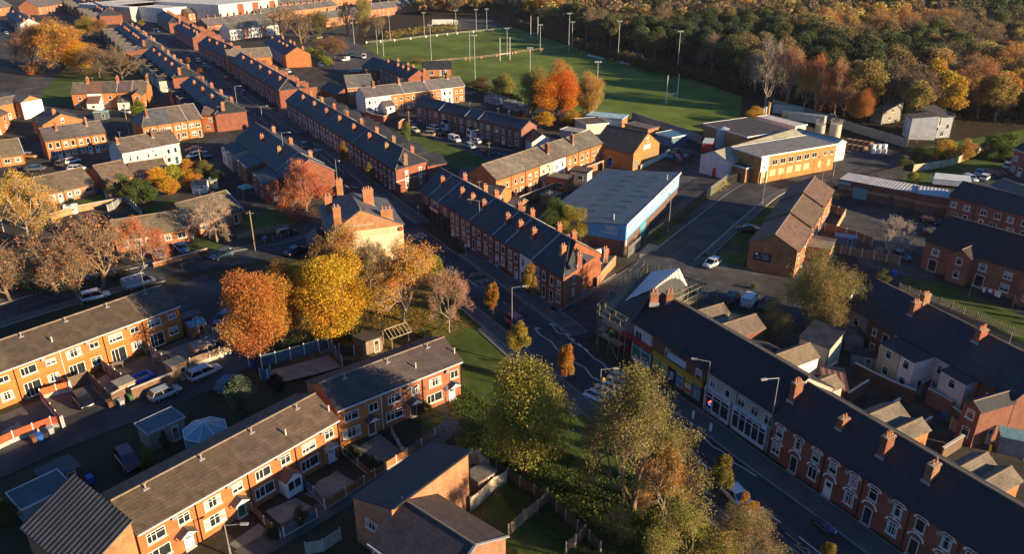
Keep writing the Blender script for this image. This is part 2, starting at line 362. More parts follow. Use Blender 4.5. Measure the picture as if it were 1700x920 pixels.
    for op in list(ops) + list(endops):
        kd, fc, t, z, w, h = op[:6]; (ax, ay), (bx, by) = faces[fc]; aa = math.atan2(by - ay, bx - ax)
        t = t if t > 1.001 or t < 0 else t * math.hypot(bx - ax, by - ay); t = abs(t)
        px_, py_ = ax + math.cos(aa) * t, ay + math.sin(aa) * t
        st = op[6] if len(op) > 6 and op[6] else random.choice(('plain', 'curtain', 'blind', 'sash', 'curtain')) ; hd_ = op[7] if len(op) > 7 else head
        if kd == 'w': inst('window', window_mesh(w, h, st, hd_), r, None, (px_, py_, z), aa)
        elif kd == 'd': inst('door', door_mesh(w, h, hd_, st == 'glazed'), r, dcol or random.choice(((.6, .6, .58), (.03, .03, .035), (.12, .02, .02), (.02, .05, .1), (.05, .03, .02), (.6, .6, .58))), (px_, py_, z), aa)
        elif kd == 'p': inst('panel', panel_mesh(w, h), r, op[6], (px_, py_, z), aa)
    for wg in wings:
        wing(r, wg, W, d, yr, he, tn, wall, roof)
    return r
PM = {}
def panel_mesh(w, h):
    k = (w, h)
    if k not in PM: PM[k] = MB().box(-w / 2, w / 2, -.035, -.003, 0, h).mesh('panel', ['paint'])
    return PM[k]
def wing(r, wg, W, d, yr, he, tn, wall, roof):
    """(side, x0, x1, length, eaves, kind[, wall, roof])  side f/b; kind gable|monoL|monoR|lean"""
    side, a, b_, ln, we, kind = wg[:6]; wl = wg[6] if len(wg) > 6 and wg[6] else wall; rf = wg[7] if len(wg) > 7 and wg[7] else roof
    a *= W; b_ *= W; w = b_ - a; s = -1 if side == 'f' else 1; y0 = 0 if side == 'f' else d; y1 = y0 + s * ln
    m = MB(); rr = MB(); t2 = .62
    if kind == 'gable':
        zr = we + w / 2 * t2; pen = max(0.0, (zr - he) / tn + .1); yi = y0 - s * pen; c = (a + b_) / 2
        m.poly([(a, y1, 0), (b_, y1, 0), (b_, y1, we), (c, y1, zr - .03), (a, y1, we)][::-s])
        top = [[(a - .2, y1 + s * .15, we - .05), (a - .2, y0 - s * max(0, (we - he) / tn), we - .05), (c, yi, zr + .1), (c, y1 + s * .15, zr + .1)],
               [(b_ + .2, y1 + s * .15, we - .05), (c, y1 + s * .15, zr + .1), (c, yi, zr + .1), (b_ + .2, y0 - s * max(0, (we - he) / tn), we - .05)]]
        if s < 0: top = [pg[::-1] for pg in top]
        top = [pg[::-1] for pg in top]
        rr.slab(top, .12); rr.tube((c, yi, zr + .1), (c, y1 + s * .15, zr + .1), .1, 5, mat=1); ha = hb = we
    elif kind in ('monoL', 'monoR'):
        hi = we + w * .42; ha, hb = (we, hi) if kind == 'monoL' else (hi, we)
        m.poly([(a, y1, 0), (b_, y1, 0), (b_, y1, hb), (a, y1, ha)][::-s])
        pg = [(a - .1, y1 + s * .15, ha + .1), (b_ + .1, y1 + s * .15, hb + .1), (b_ + .1, y0, hb + .1), (a - .1, y0, ha + .1)]
        rr.slab([pg if s < 0 else pg[::-1]], .12)
    else:
        ha = hb = we; hi = min(he - .3, we + ln * .4)
        m.poly([(a, y1, 0), (b_, y1, 0), (b_, y1, we), (a, y1, we)][::-s])
        pg = [(a - .1, y1 + s * .2, we + .05), (b_ + .1, y1 + s * .2, we + .05), (b_ + .1, y0, hi + .1), (a - .1, y0, hi + .1)]
        rr.slab([pg if s < 0 else pg[::-1]], .12)
    hi0 = ha if kind != 'lean' else hi; hi1 = hb if kind != 'lean' else hi
    m.poly([(a, y1, 0), (a, y0, 0), (a, y0, hi0), (a, y1, ha)][::s]); m.poly([(b_, y1, 0), (b_, y0, 0), (b_, y0, hi1), (b_, y1, hb)][::-s])
    m.build('wing_wall', wl[0], r, wl[1]); rr.build('wing_roof', [rf[0], 'ridge'], r, rf[1])
    aa = 0 if s < 0 else math.pi
    if we > 4:
        for z in (1.0, 3.4): inst('window', window_mesh(.95, 1.2, 'sash', None), r, None, ((a + b_) / 2, y1, z), aa)
    else: inst('window', window_mesh(.9, 1.0, 'plain', None), r, None, ((a + b_) / 2, y1, 1.0), aa)
    if side == 'f' and ln > 2:
        inst('door', door_mesh(.9, 2.0), r, (.5, .5, .5), (b_, y1 * .5, 0), math.pi / 2)
def solve_depth(A, B, Rp, he, tp):
    a = Vector(G(*A, he)); b = Vector(G(*B, he)); u = (b - a).normalized(); n = Vector((-u.y, u.x)); lo, hi = .5, 14
    f = lambda dd: (Vector(G(*Rp, he + dd * tp)) - a).dot(n) - dd
    if f(lo) < 0: return None
    for _ in range(40):
        mid = (lo + hi) / 2
        if f(mid) > 0: lo = mid
        else: hi = mid
    return lo
DIAG = []
FR = {'std': [('w', 'f', .27, 3.05, .9, 1.35), ('w', 'f', .74, 3.05, .9, 1.35), ('w', 'f', .3, .85, 1.1, 1.4), ('d', 'f', .76, 0, .95, 2.1)],
      'one': [('w', 'f', .5, 3.05, .95, 1.35), ('w', 'f', .3, .85, 1.1, 1.4), ('d', 'f', .76, 0, .95, 2.1)],
      'rear': [('w', 'f', .28, 3.0, .95, 1.25), ('w', 'f', .72, 3.1, .8, 1.1), ('w', 'f', .3, .9, 1.1, 1.1), ('d', 'f', .7, 0, .9, 2.0)],
      'sparse': [('w', 'f', .5, 3.0, 1.0, 1.2), ('w', 'f', .3, .9, 1.1, 1.2)],
      'none': []}
def row(nm, label, A, B, Rp, n, he=5.4, tp=.62, dep=None, group=None, front='std', wall=('brick', BR), roof=('slate', SL), hip=(0, 0), skew=(0, 0), chim='mid', gutter=None,
        walls=None, roofs=None, wings=None, endops=(), end0=1, end1=1, yr=None, order=1, anchor='', head=None, flash=.3, wj=.1, step=0.0, cat='house', name='terraced_house', widths=None, far=False, fronts=None, mono=False, dcols=None, labels=None, doormirror=True, band=False):
    a = Vector(G(*A, he)); b = Vector(G(*B, he)); u = b - a; Lt = u.length; ang = math.atan2(u.y, u.x)
    if dep is None:
        dd = solve_depth(A, B, Rp, he, tp); DIAG.append((nm, 'len %.1f /unit %.1f half-depth %s' % (Lt, Lt / n, dd))); dep = 2 * (dd or 4)
        if mono: dep = dd or 6
    if mono: yr = dep
    out = []
    ws = widths or [1] * n; tot = sum(ws); xs = [0]
    for w in ws: xs.append(xs[-1] + w / tot * Lt)
    for i in range(n):
        x0, x1 = xs[i], xs[i + 1]
        q = [x0, x1, x0 + (skew[0] if i == 0 else 0), x1 + (skew[1] if i == n - 1 else 0)]
        W = x1 - x0
        ops = []
        fr = (fronts[i] if fronts and i in fronts else front); fr = FR[fr] if isinstance(fr, str) else fr
        mir = doormirror and i % 2
        for o in fr:
            o = list(o)
            if mir and o[1] == 'f': o[2] = 1 - o[2]
            ops.append(tuple(o))
        ch = []
        if chim == 'mid' and i < n - 1 or chim == 'all': ch = [(1, dep * .5, .75, 1.2, 1.3, 3)]
        elif chim == 'front': ch = [(.98, dep * .28, .65, .9, 1.15, 2)] if i % 2 else [(.98, dep * .74, .65, .9, 1.2, 2)]
        elif chim == 'both': ch = [(.97, dep * .27, .65, .9, 1.15, 2)] * (i % 4 != 1) + [(.97, dep * .75, .65, .9, 1.15, 2)] * (i % 3 != 1)
        elif chim == 'rear': ch = [(.98, dep * .74, .7, 1.1, 1.5, 3)]
        elif chim == 'alt' and i % 2 == 0: ch = [(1, dep * .5, .8, 1.2, 1.3, 4)]
        elif isinstance(chim, dict): ch = chim.get(i, [])
        wl = walls[i] if walls and i in walls else (wall[0], jit(wall[1], wj)); rf = roofs[i] if roofs and i in roofs else (roof[0], jit(roof[1], .2))
        wg = [] if not wings else (wings(i) if callable(wings) else wings)
        idx = i if order > 0 else n - 1 - i
        if labels: lb = labels[i]
        elif n == 1: lb = label
        else: lb = '%s, %s from %s' % (label, ORD[idx] if idx < n - 1 or n < 3 else 'last', anchor)
        e = (end0 if i == 0 else 0, end1 if i == n - 1 else 0)
        if step: e = (1, 1)
        h = house(name, lb, cat, group, a, ang, q, dep, he + step * i, tp, wl, rf, yr, (hip[0] if i == 0 else 0, hip[1] if i == n - 1 else 0), e, ops, ch, gutter=gutter,
                  flash=random.random() < flash, wings=wg, endops=[o for o in endops if (o[1] == 'l' and i == 0) or (o[1] == 'r' and i == n - 1)], head=head, far=far,
                  dcol=(dcols or {}).get(i), band=band)
        out.append(h)
    return out
# ================================================================== ROWS OF HOUSES
GW = (.7, .7, .68); GB = (.03, .03, .032)
wr = lambda ln, we=4.9, k='gable', a=.45, b=1.0: (lambda i: [('b', *((a, b) if i % 2 == 0 else (1 - b, 1 - a)), ln, we, k)])
wf = lambda ln, we=4.4, k='gable', a=.5, b=1.0, wl=None, rf=None: (lambda i: [('f', *((a, b) if i % 2 == 0 else (1 - b, 1 - a)), ln, we, k, wl, rf)])
MAINE = 'terraces on the far side of the main street'
MAINW = 'terraces on the near side of the main street'
# main street, far side, from the junction outwards
row('M', 'slate-roofed house in the terrace opposite the pub', (699.5, 314.5), (935.6, 460.6), X('F', 1500, 395), 12, he=5.6, front='std', hip=(0, 1), skew=(-3.5, -5.4), chim='both', gutter=GB,
    wall=('brick', BR2), walls={1: ('render', (.3, .25, .22)), 9: ('render', WH), 11: ('brick', BR), 3: ('brick', (.3, .13, .085)), 4: ('brick', (.3, .13, .085))}, anchor='its corner shop', group=MAINE, head='stone', flash=.3,
    wings=lambda i: [('b', .4, .95, 4.2, 3.4, 'monoL')] if i % 2 and i < 10 else [], endops=[('w', 'r', .3, 3.1, .7, 1.2), ('w', 'r', .28, 1.2, .6, 1.0)],
    fronts={0: [('w', 'f', .5, 3.1, .9, 1.4)], 1: [('w', 'f', .5, 3.1, .9, 1.4)], 2: [('w', 'f', .5, 3.1, .9, 1.4)]})
row('N1', 'terraced house in the row with a white-banded corner', (474.7, 166), (657, 280.6), (674.8, 250), 16, he=5.8, hip=(0, 1), skew=(-1, -2.9), chim='front', gutter=GB, wall=('brick', BR2), anchor='the zebra crossing end', group=MAINE, head='lintel', flash=.2, band=True,
    endops=[('w', 'r', .33, 3.1, .9, 1.5), ('w', 'r', .78, 3.1, .8, 1.5), ('w', 'r', .33, .8, .9, 1.5), ('w', 'r', .78, .8, .8, 1.5)], wings=wr(5, 4.5, 'monoR'))
row('N2', 'bay-windowed terraced house before the hall', X('b', 1150, 705), (463.3, 149), X('f', 250, 60), 11, he=6.2, hip=(0, 1), chim='front', gutter=GB, wall=('brick', BR2), anchor='the hall', group=MAINE, head='lintel', wings=wr(4, 4.5, 'monoL'))
row('N3', 'brown-roofed brick hall end-on to the main street', X('b', 1125, 690), X('b', 1635, 655), X('b', 1340, 568), 1, he=6.2, chim='none', gutter=GB, front='sparse', wall=('brick', BRO), roof=('slate', (.2, .165, .13)), cat='hall', name='brick_hall')
row('N4', 'terraced house between the hall and an orange gable', X('b', 765, 508), X('b', 1070, 645), X('b', 1240, 570), 7, he=5.8, chim='front', gutter=GB, wall=('brick', BR2), anchor='the orange gable', group=MAINE, head='lintel', wings=wr(4, 4.5, 'monoL'))
row('N5', 'brick terraced house in the row ending in an orange gable', X('b', 480, 315), X('b', 705, 445), X('b', 825, 375), 8, he=5.8, chim='both', gutter=GB, wall=('brick', BR2), anchor='its far end', group=MAINE, head='lintel', wings=wr(5, 4.5, 'monoL'))
row('N6', 'hipped-end terraced house far up the main street', X('b', 280, 172), X('b', 425, 265), X('b', 490, 195), 7, he=5.8, hip=(0, 1), chim='rear', gutter=GB, wall=('brick', BR2), anchor='its far end', group=MAINE, far=True, wings=wr(5, 4.5, 'monoL'))
row('N7', 'terraced house at the top of the street', X('b', 105, 60), X('b', 228, 137), X('b', 300, 80), 7, he=5.8, hip=(0, 1), chim='rear', gutter=GB, wall=('brick', BR2), anchor='the white sheds', group=MAINE, far=True)
# main street, near side (their backs face the camera)
row('W2', 'slate-roofed house backing onto the copper tree', (392, 229), (476, 296), (515.3, 266.5), 6, he=5.4, chim='front', gutter=GB, wall=('brick', BR2), roof=('slate', SL), anchor='the house with roof repairs', group=MAINW, front='rear', wings=wf(4.5, 4.4, 'lean', .3, 1.0), roofs={0: ('slate', (.03, .03, .032))}, walls={0: ('render', WH), 1: ('render', (.4, .36, .3))})
row('W3', 'terraced house with dark outshot by the skylight link', (299, 140), (357, 189), (372, 164), 8, he=5.4, hip=(0, 1), chim='front', gutter=GB, wall=('brick', BR2), anchor='its far gable', group=MAINW, front='rear', wings=wf(4.5, 3.6, 'gable', .4, 1.0))
row('W4', 'house in the long row with paired rear outshots', (238, 88), (286.4, 128.6), (303.4, 110), 10, he=5.4, hip=(0, 1), chim='front', gutter=GB, wall=('brick', BR2), anchor='its far end', group=MAINW, front='rear', wings=wf(4.5, 4.2, 'gable', .4, 1.0, ('render', GR)), far=True)
row('W5', 'slate-roofed house in the row behind the big autumn trees', (189, 48), (228, 81), (243.3, 62), 11, he=5.4, hip=(0, 1), chim='both', wall=('brick', BR2), anchor='its far end', group=MAINW, front='none', wings=wf(6, 4.6, 'gable', .3, 1.0, None, ('slate', SLB)), far=True)
row('W6', 'slate-roofed house in the furthest near-side row of the street', (118, 2), (165.4, 26), (185, 15.5), 14, he=5.4, hip=(0, 1), chim='both', wall=('brick', BR2), anchor='its far end', group=MAINW, front='none', wings=wf(6, 4.6, 'gable', .3, 1.0, None, ('slate', SLB)), far=True)
# streets off to the right
FARR = 'terraces of the streets behind'
row('T1', 'sunlit orange brick house in the row below the white sheds', (312, 22), (409, 14), X('b', 640, 95), 8, he=5.4, chim='mid', wall=('brick', BRO), roof=('slate', SLB), anchor='its left end', group=FARR, front='std', far=True, head='lintel')
row('T2', 'terraced house in the narrow row with many chimneys', (344, 42), (452, 30), X('b', 850, 215), 10, he=5.2, chim='mid', wall=('brick', BRO), roof=('slate', SLB), anchor='its left end', group=FARR, front='std', far=True)
row('T3', 'house in the white-banded terrace beside the bare trees', (381, 49), (462, 40), X('b', 1050, 280), 8, he=5.6, chim='none', wall=('render', WH), roof=('slate', (.12, .13, .12)), anchor='its left end', group=FARR, front=[('w', 'f', .3, 3.1, 1.2, 1.3), ('w', 'f', .75, 3.1, 1.0, 1.3), ('w', 'f', .3, .8, 1.2, 1.4), ('d', 'f', .76, 0, .95, 2.1)], far=True, walls={2: ('brick', BRO), 5: ('brick', BRO)})
row('T3b', 'house in the long brown-roofed street behind the bare trees', (432, 24), (560, 8), (430, 14), 12, he=5.2, chim='mid', wall=('brick', BRO), roof=('slate', SLB), anchor='its left end', group=FARR, far=True)
row('T3c', 'house in the long skyline street right of the white sheds', (455, 8), (620, -8), (452, -1), 12, he=5.2, chim='mid', wall=('brick', BRO), roof=('slate', SLB), anchor='its left end', group=FARR, far=True)
row('T3d', 'house at the end of the street behind the tall poplar', (612, 16), (740, 0), (609, 6), 10, he=5.2, chim='mid', wall=('brick', BR3), roof=('slate', SLB), anchor='the poplar', group=FARR, far=True)
row('T3e', 'red brick cottage behind the bare trees', (540, 30), (600, 22), (536, 19), 4, he=5.2, chim='mid', wall=('brick', BR3), roof=('slate', SLB), anchor='its left end', group=FARR, far=True)
row('T4', 'house in the slate terrace ending in a big orange gable', (438, 70), (474, 91), (500.8, 81.3), 6, he=5.4, chim='both', wall=('render', (.4, .38, .36)), roof=('slate', SL), anchor='its far end', group=FARR, front='rear', skew=(0, 2), walls={5: ('brick', BRO)})
row('T5', 'slate terraced house next to the club car park', (628.7, 109.6), (678, 130), X('B', 1040, 440), 6, he=5.6, chim='both', gutter=GB, wall=('brick', BR2), anchor='its far end', group=FARR, head='lintel')
row('T5b', 'low slate-roofed brick outbuilding beside the club terrace', X('B', 692, 418), X('B', 790, 455), X('B', 835, 385), 1, he=3.6, chim='none', wall=('brick', BR2), cat='outbuilding', name='brick_outbuilding', front='none')
row('T5c', 'low dark-roofed clubhouse with white doors beside the pitch', X('B', 1085, 440), X('B', 1265, 435), X('B', 1180, 385), 1, he=3, chim='none', wall=('brick', BR3), roof=('slate', SL), front=[('w', 'f', 3, .8, 2, 1.6), ('w', 'f', 8, .3, 3, 2.2)], cat='clubhouse', name='clubhouse')
row('T6', 'brick house in the long brown-roofed terrace below the pitch', (606.6, 161.8), (771, 142), (594.8, 146), 8, he=5.4, chim='alt', gutter=GW, wall=('brick', BRO), roof=('slate', SLB), anchor='its left gable', group=FARR, front='rear', walls={0: ('render', WH), 1: ('render', WH), 6: ('render', WH)}, hip=(0, 0), flash=.1, wings=lambda i: [('f', .2, .9, 3, 2.4, 'lean', ('render', WH))] if i in (1, 4) else [])
row('T7', 'house in the dark slate terrace facing the parked cars', (689.7, 173), (865.7, 214.7), (879, 200.6), 8, he=5.4, chim='none', gutter=GB, wall=('brick', (.29, .13, .085)), roof=('slate', (.07, .072, .08)), anchor='its left end', group=FARR, flash=.25, head=None,
    front=[('w', 'f', .3, 3.0, 1.3, 1.4), ('w', 'f', .78, 3.0, .7, 1.4), ('w', 'f', .3, .8, 1.4, 1.4), ('d', 'f', .78, 0, .95, 2.1)], endops=())
row('T8', 'house in the sunlit orange terrace above the blue warehouse', (823.5, 298.2), (1000, 236.5), (784.7, 278.8), 8, he=5.6, chim={3: [(1, 2, .6, .9, 2.0, 1)], 5: [(1, 2.2, .6, .9, 2.0, 1)]}, gutter=GB, wall=('brick', BRO), roof=('slate', (.17, .14, .115)), anchor='its left end', group=FARR, front='rear',
    walls={3: ('render', (.5, .43, .32)), 4: ('render', WH), 7: ('brick', BRO)}, flash=.05)
row('T9', 'small square brick house above the side street', X('f', 965, 178), X('f', 1278, 158), X('f', 925, 38), 2, he=5.8, chim='none', gutter=GW, wall=('brick', BR3), roof=('slate', SLB), front=[('w', 'f', .3, 3.4, 1.2, 1.3), ('w', 'f', .8, 3.4, 1.2, 1.3)], anchor='its left side', group='pair of small brick houses')
row('T9b', 'long low slate-roofed brick shed beside the small brick house', X('f', 650, 190), X('f', 840, 265), X('f', 950, 180), 1, he=3.6, chim='none', wall=('brick', BRD), front='none', cat='outbuilding', name='brick_outbuilding')
row('T10', 'white single-storey house at the end of the dark slate terrace', X('C', 110, 870), X('C', 165, 905), X('C', 245, 862), 1, he=2.8, chim='none', wall=('render', WH), front='none', cat='house', name='white_outbuilding', endops=[('w', 'r', .3, .8, 1.2, 1.2)])
row('HALL', 'orange brick workshop with a big dark tiled roof and side sign', (984, 240.5), (1051.9, 254), (1082.6, 221.3), 1, he=4.6, chim='none', gutter=GB, wall=('brick', (.42, .19, .06)), roof=('tile', (.075, .065, .06)), front=[('d', 'f', 5.5, 0, 1.4, 2.4)], dcols={0: (.03, .12, .4)}, cat='workshop', name='brick_workshop',
    endops=[('w', 'r', .5, 6.2, .8, 1.2), ('p', 'r', .5, 4.4, 3.2, 1.1, (.7, .72, .7)), ('p', 'r', .12, .4, .6, 2.1, (.05, .25, .5)), ('p', 'r', .55, .5, 2.6, 2.4, (.25, .19, .1)), ('p', 'r', .84, .5, 2.6, 2.4, (.25, .19, .1))])
# near left: the flat-fronted modern terraces
MOD = 'brick terraces of the estate'
row('R1', 'orange brick house backing onto the fenced yards', (-62, 639.5), (297.5, 506.8), (270, 473.5), 5, he=5.0, tp=.42, chim='none', gutter=GW, wall=('brick', (.52, .175, .042)), roof=('tile', TB), anchor='the frame edge', group=MOD, flash=0, wj=.03,
    front=[('w', 'f', .27, 3.2, 1.9, 1.15), ('w', 'f', .75, 3.4, 1.2, .8), ('w', 'f', .72, .9, 1.4, 1.15), ('w', 'f', .26, .08, 2.0, 2.05, 'split')], doormirror=False)
row('R2', 'brick house in the row of four with front gardens', (226, 886.5), (560.6, 696), (523.5, 654.7), 4, he=5.0, tp=.42, chim='none', gutter=GW, wall=('brick', (.44, .145, .045)), roof=('tile', TB), anchor='the ribbed-roof house', group=MOD, flash=.0, wj=.08,
    front=[('w', 'f', .28, 3.1, 1.8, 1.15), ('w', 'f', .76, 3.2, 1.2, 1.1), ('w', 'f', .26, .9, 2.3, 1.3), ('d', 'f', .76, 0, .95, 2.1)], doormirror=False, dcols={0: (.7, .7, .7), 1: (.02, .1, .06), 2: (.7, .7, .7), 3: (.7, .7, .7)})
row('R3', 'brick house with a weathered tiled roof beside the park grass', (558.3, 681), (765.7, 598.7), (744.8, 558), 3, he=5.2, tp=.42, chim='none', gutter=GW, wall=('brick', (.33, .12, .06)), roof=('tile', (.09, .072, .062)), anchor='its left gable', group=MOD, flash=0, wj=.05,
    front=[('w', 'f', .3, 3.1, 1.8, 1.15), ('w', 'f', .8, 3.1, 1.2, 1.1), ('w', 'f', .27, .8, 2.3, 1.25), ('d', 'f', .72, 0, .95, 2.1)], walls={0: ('brick', (.52, .2, .055))}, doormirror=False, dcols={0: (.15, .07, .03), 1: (.05, .03, .02), 2: (.6, .62, .64)})
row('X', 'house with a dark ribbed roof and orange gable in the bottom corner', X('M', 148, 738), X('M', 505, 1075), X('M', 862, 742), 1, he=4.6, tp=.5, mono=True, chim='none', gutter=GB, wall=('brick', (.4, .2, .09)), roof=('ribtile', (.075, .065, .06)), front='none', group=None, name='estate_house')
row('Z', 'house with a dark tiled gable roof at the bottom edge, nearest the camera', X('N', 745, 840), X('N', 1200, 1165), X('N', 975, 590), 1, he=4.9, tp=.5, chim='none', gutter=GW, wall=('brick', (.34, .17, .1)), roof=('tile', (.05, .045, .045)), front=[('w', 'f', .12, 3.0, 1.4, 1.1), ('w', 'f', .6, 3.0, 1.4, 1.1)], name='estate_house')
row('Y', 'house with a black single-pitch roof and sunlit blank side wall', (650, 845), (779, 749), (600, 830), 1, he=7.1, tp=-.3, dep=5.4, yr=5.4, chim='none', gutter=GB, wall=('brick', (.38, .18, .1)), roof=('slate', (.026, .03, .038)), front='none', endops=[('w', 'l', .45, 2.9, 1.7, 1.1), ('w', 'l', .88, 2.6, .8, 1.2)], name='estate_house')
# near right terraces
row('A', 'brick shop house under the long dark roof by the scaffolding', X('u', 437, 722), (1285.3, 683), (1337, 624), 5, he=5.6, tp=.6, chim='none', gutter=GB, roof=('tile', (.028, .027, .031)), wall=('brick', BRD), flash=0, wj=.04, widths=[.95, 1.2, 1.05, 1.15, 1.15], labels=['white peeling shop house beside the scaffolding', 'brick shop house over the left half of the yellow shopfront', 'brick shop house over the right half of the yellow shopfront', 'pebble-dashed grey shop house over the barber', 'pebble-dashed grey shop house over the salon'], group='shops facing the zebra crossing',
    walls={0: ('render', (.5, .52, .5)), 3: ('render', (.42, .4, .33)), 4: ('render', (.42, .4, .33))}, end0=1, end1=1, doormirror=False, name='shop_house',
    fronts={0: [('w', 'f', .32, 3.2, 1.3, 1.3)], 1: [('w', 'f', .55, 3.3, 1.0, 1.4)], 2: [('w', 'f', .7, 3.3, 1.0, 1.4)], 3: [('w', 'f', .2, 3.4, 1.1, 1.1), ('w', 'f', .68, 3.4, .8, 1.1)], 4: [('w', 'f', .1, 3.4, 1.1, 1.1), ('w', 'f', .5, 3.4, 1.1, 1.1), ('w', 'f', .9, 3.3, 1.3, 1.3)]},
    wings=lambda i: {0: [('b', .1, .75, 5.2, 4.4, 'gable', None, ('tile', (.19, .14, .1)))], 1: [('b', .1, .8, 6.5, 4.2, 'gable', None, ('tile', (.17, .13, .1)))], 2: [('b', .2, .9, 5, 3.2, 'lean')], 3: [('b', .05, .7, 6, 4.6, 'gable', ('render', WH), ('tile', (.22, .17, .11)))], 4: [('b', .3, .8, 3.4, 4.2, 'gable', None, ('tile', (.2, .16, .11)))]}[i])
row('B', 'red brick house with white arched window heads', (1287, 691), (1687, 952), (1696.5, 843.5), 5, he=5.4, tp=.6, chim={0: [(.02, 2.6, .7, 1.3, 1.9, 3)], 1: [(-.15, 2.7, .7, 1.1, .8, 2)], 2: [(-.05, 2.6, .7, 1.3, 1.9, 3)], 3: [(-.12, 2.8, .7, 1.2, 1.5, 2)], 4: [], 5: [(.3, 2.6, .7, 1.3, 1.8, 3)]}, gutter=GB, roof=('slate', (.024, .025, .03)), wall=('brick', (.28, .085, .055)), flash=0, wj=.05, widths=[7.1, 4.7, 5.1, 4.9, 4.6], anchor='the salon', group='arched terrace at the lower right', head='arch',
    front=[('w', 'f', .22, 3.15, .95, 1.4), ('w', 'f', .75, 3.15, .95, 1.4), ('d', 'f', .2, 0, .95, 2.1), ('w', 'f', .73, .85, 1.1, 1.5)], fronts={0: [('w', 'f', .14, 3.15, .95, 1.4), ('w', 'f', .5, 3.15, .95, 1.4), ('w', 'f', .84, 3.15, .95, 1.4), ('w', 'f', .12, .85, 1.1, 1.5), ('d', 'f', .48, 0, .95, 2.1), ('w', 'f', .83, .85, 1.1, 1.5)]}, dcols={0: (.03, .02, .02), 1: (.72, .72, .72), 2: (.02, .025, .05), 3: (.03, .03, .03)}, doormirror=False,
    wings=lambda i: [('b', *(( .0, .5) if i % 2 else (.5, 1.0)), 4.6, 4.5, 'gable', ('brick', BRO) if i != 2 else ('render', WH), ('tile', (.2, .165, .12)))])
row('RW', 'slate-roofed house backing onto dark yards by the lawn', X('L', 560, 212), X('L', 1640, 815), X('L', 1010, 185), 6, he=5.4, tp=.6, chim={1: [(.9, 3.2, .7, 1.2, 1.5, 3), (.9, 4.7, .7, 1.2, 1.5, 3)], 3: [(1, 4, .8, 1.3, 1.3, 4)], 5: [(1, 4, .8, 1.3, 1.3, 4)], 7: []}, gutter=GB, roof=('slate', (.035, .038, .044)), wall=('brick', BRD), flash=0, anchor='the bushy tree', group='terrace backing onto the yards at the right', front='rear', end0=1,
    walls={0: ('render', (.3, .27, .23)), 2: ('render', (.45, .38, .26)), 3: ('render', (.55, .53, .5))}, fronts={0: 'sparse'}, wings=lambda i: {2: [('f', .25, .99, 3.6, 5.0, 'lean', ('render', (.46, .4, .26)))], 3: [('f', .02, .5, 3.6, 5.0, 'lean', ('render', (.6, .59, .55)))], 4: [('f', .1, .9, 2.0, 5.0, 'lean', ('render', (.5, .48, .44)))], 5: [('f', .5, .99, 5.5, 5.0, 'gable', ('brick', BRD))]}.get(i, []))
row('RB', 'brick house in the stepped brown-roofed row beside the car park', (1324, 417), (1382.6, 320.4), (1288.7, 387), 3, he=5.2, tp=.55, chim='none', gutter=GB, roof=('tile', (.17, .105, .07)), wall=('brick', (.42, .17, .07)), wj=.02, flash=0, step=.35, anchor='its sign gable', group='stepped brown-roofed row',
    front=[('w', 'f', .2, 3.0, 1.4, 1.1), ('w', 'f', .7, 3.0, 1.4, 1.1), ('w', 'f', .2, .9, 1.5, 1.2), ('d', 'f', .5, 0, 1.0, 2.1), ('w', 'f', .8, .9, 1.5, 1.2)])
row('RE1', 'brick house with dark roof behind the brown apartment block', (1577, 324.3), (1775, 376), (1591, 299.6), 4, he=5.2, tp=.5, chim='none', gutter=GB, roof=('slate', (.035, .04, .045)), wall=('brick', (.27, .1, .07)), wj=.03, flash=0, anchor='its left gable', group='new houses at the right edge', front=[('w', 'f', .22, 3.0, 1.2, 1.15), ('w', 'f', .7, 3.0, 1.2, 1.15), ('w', 'f', .3, .85, 1.4, 1.15), ('d', 'f', .72, 0, .95, 2.1)])
row('RE2', 'long dark-roofed brick apartment block with recessed doors by the lawn', (1537.8, 398.7), (1790, 478), (1577, 358), 1, he=5.2, tp=.5, chim='none', gutter=GB, roof=('tile', (.045, .035, .035)), wall=('brick', (.27, .105, .07)), name='apartment_block', cat='apartment block', wings=lambda i: [('f', .22, .36, 1.6, 5.0, 'gable'), ('f', .7, .82, 1.6, 5.0, 'gable')],
    front=[('w', 'f', 2.0 + 4.0 * k, 3.0, 1.3, 1.2) for k in range(10)] + [('w', 'f', 2.0 + 4.0 * k, .8, 1.4, 1.3) if k % 2 else ('d', 'f', 2.0 + 4.0 * k, 0, 1.5, 2.2) for k in range(10)], dcols={0: (.02, .02, .02)})
row('RE3', 'brick house with pale roof just behind the dark-roofed houses', X('q', 1355, 752), X('q', 1640, 870), X('q', 1500, 715), 1, he=5.0, tp=.5, chim='none', gutter=GW, roof=('tile', (.2, .18, .15)), wall=('brick', (.27, .08, .06)), front='none', name='brick_house')
row('RE4', 'tall brick house with white windows at the right edge', X('q', 1560, 440), X('q', 1860, 540), X('q', 1640, 330), 2, he=6.2, tp=.6, chim='none', gutter=GW, roof=('slate', (.05, .05, .055)), wall=('brick', (.27, .08, .06)), front=[('w', 'f', .2, 3.4, 1.2, 1.2), ('w', 'f', .2, .9, 1.2, 1.2), ('d', 'f', .6, 0, 1.2, 2.2)], anchor='the parked cars', group='tall brick pair', name='brick_house')
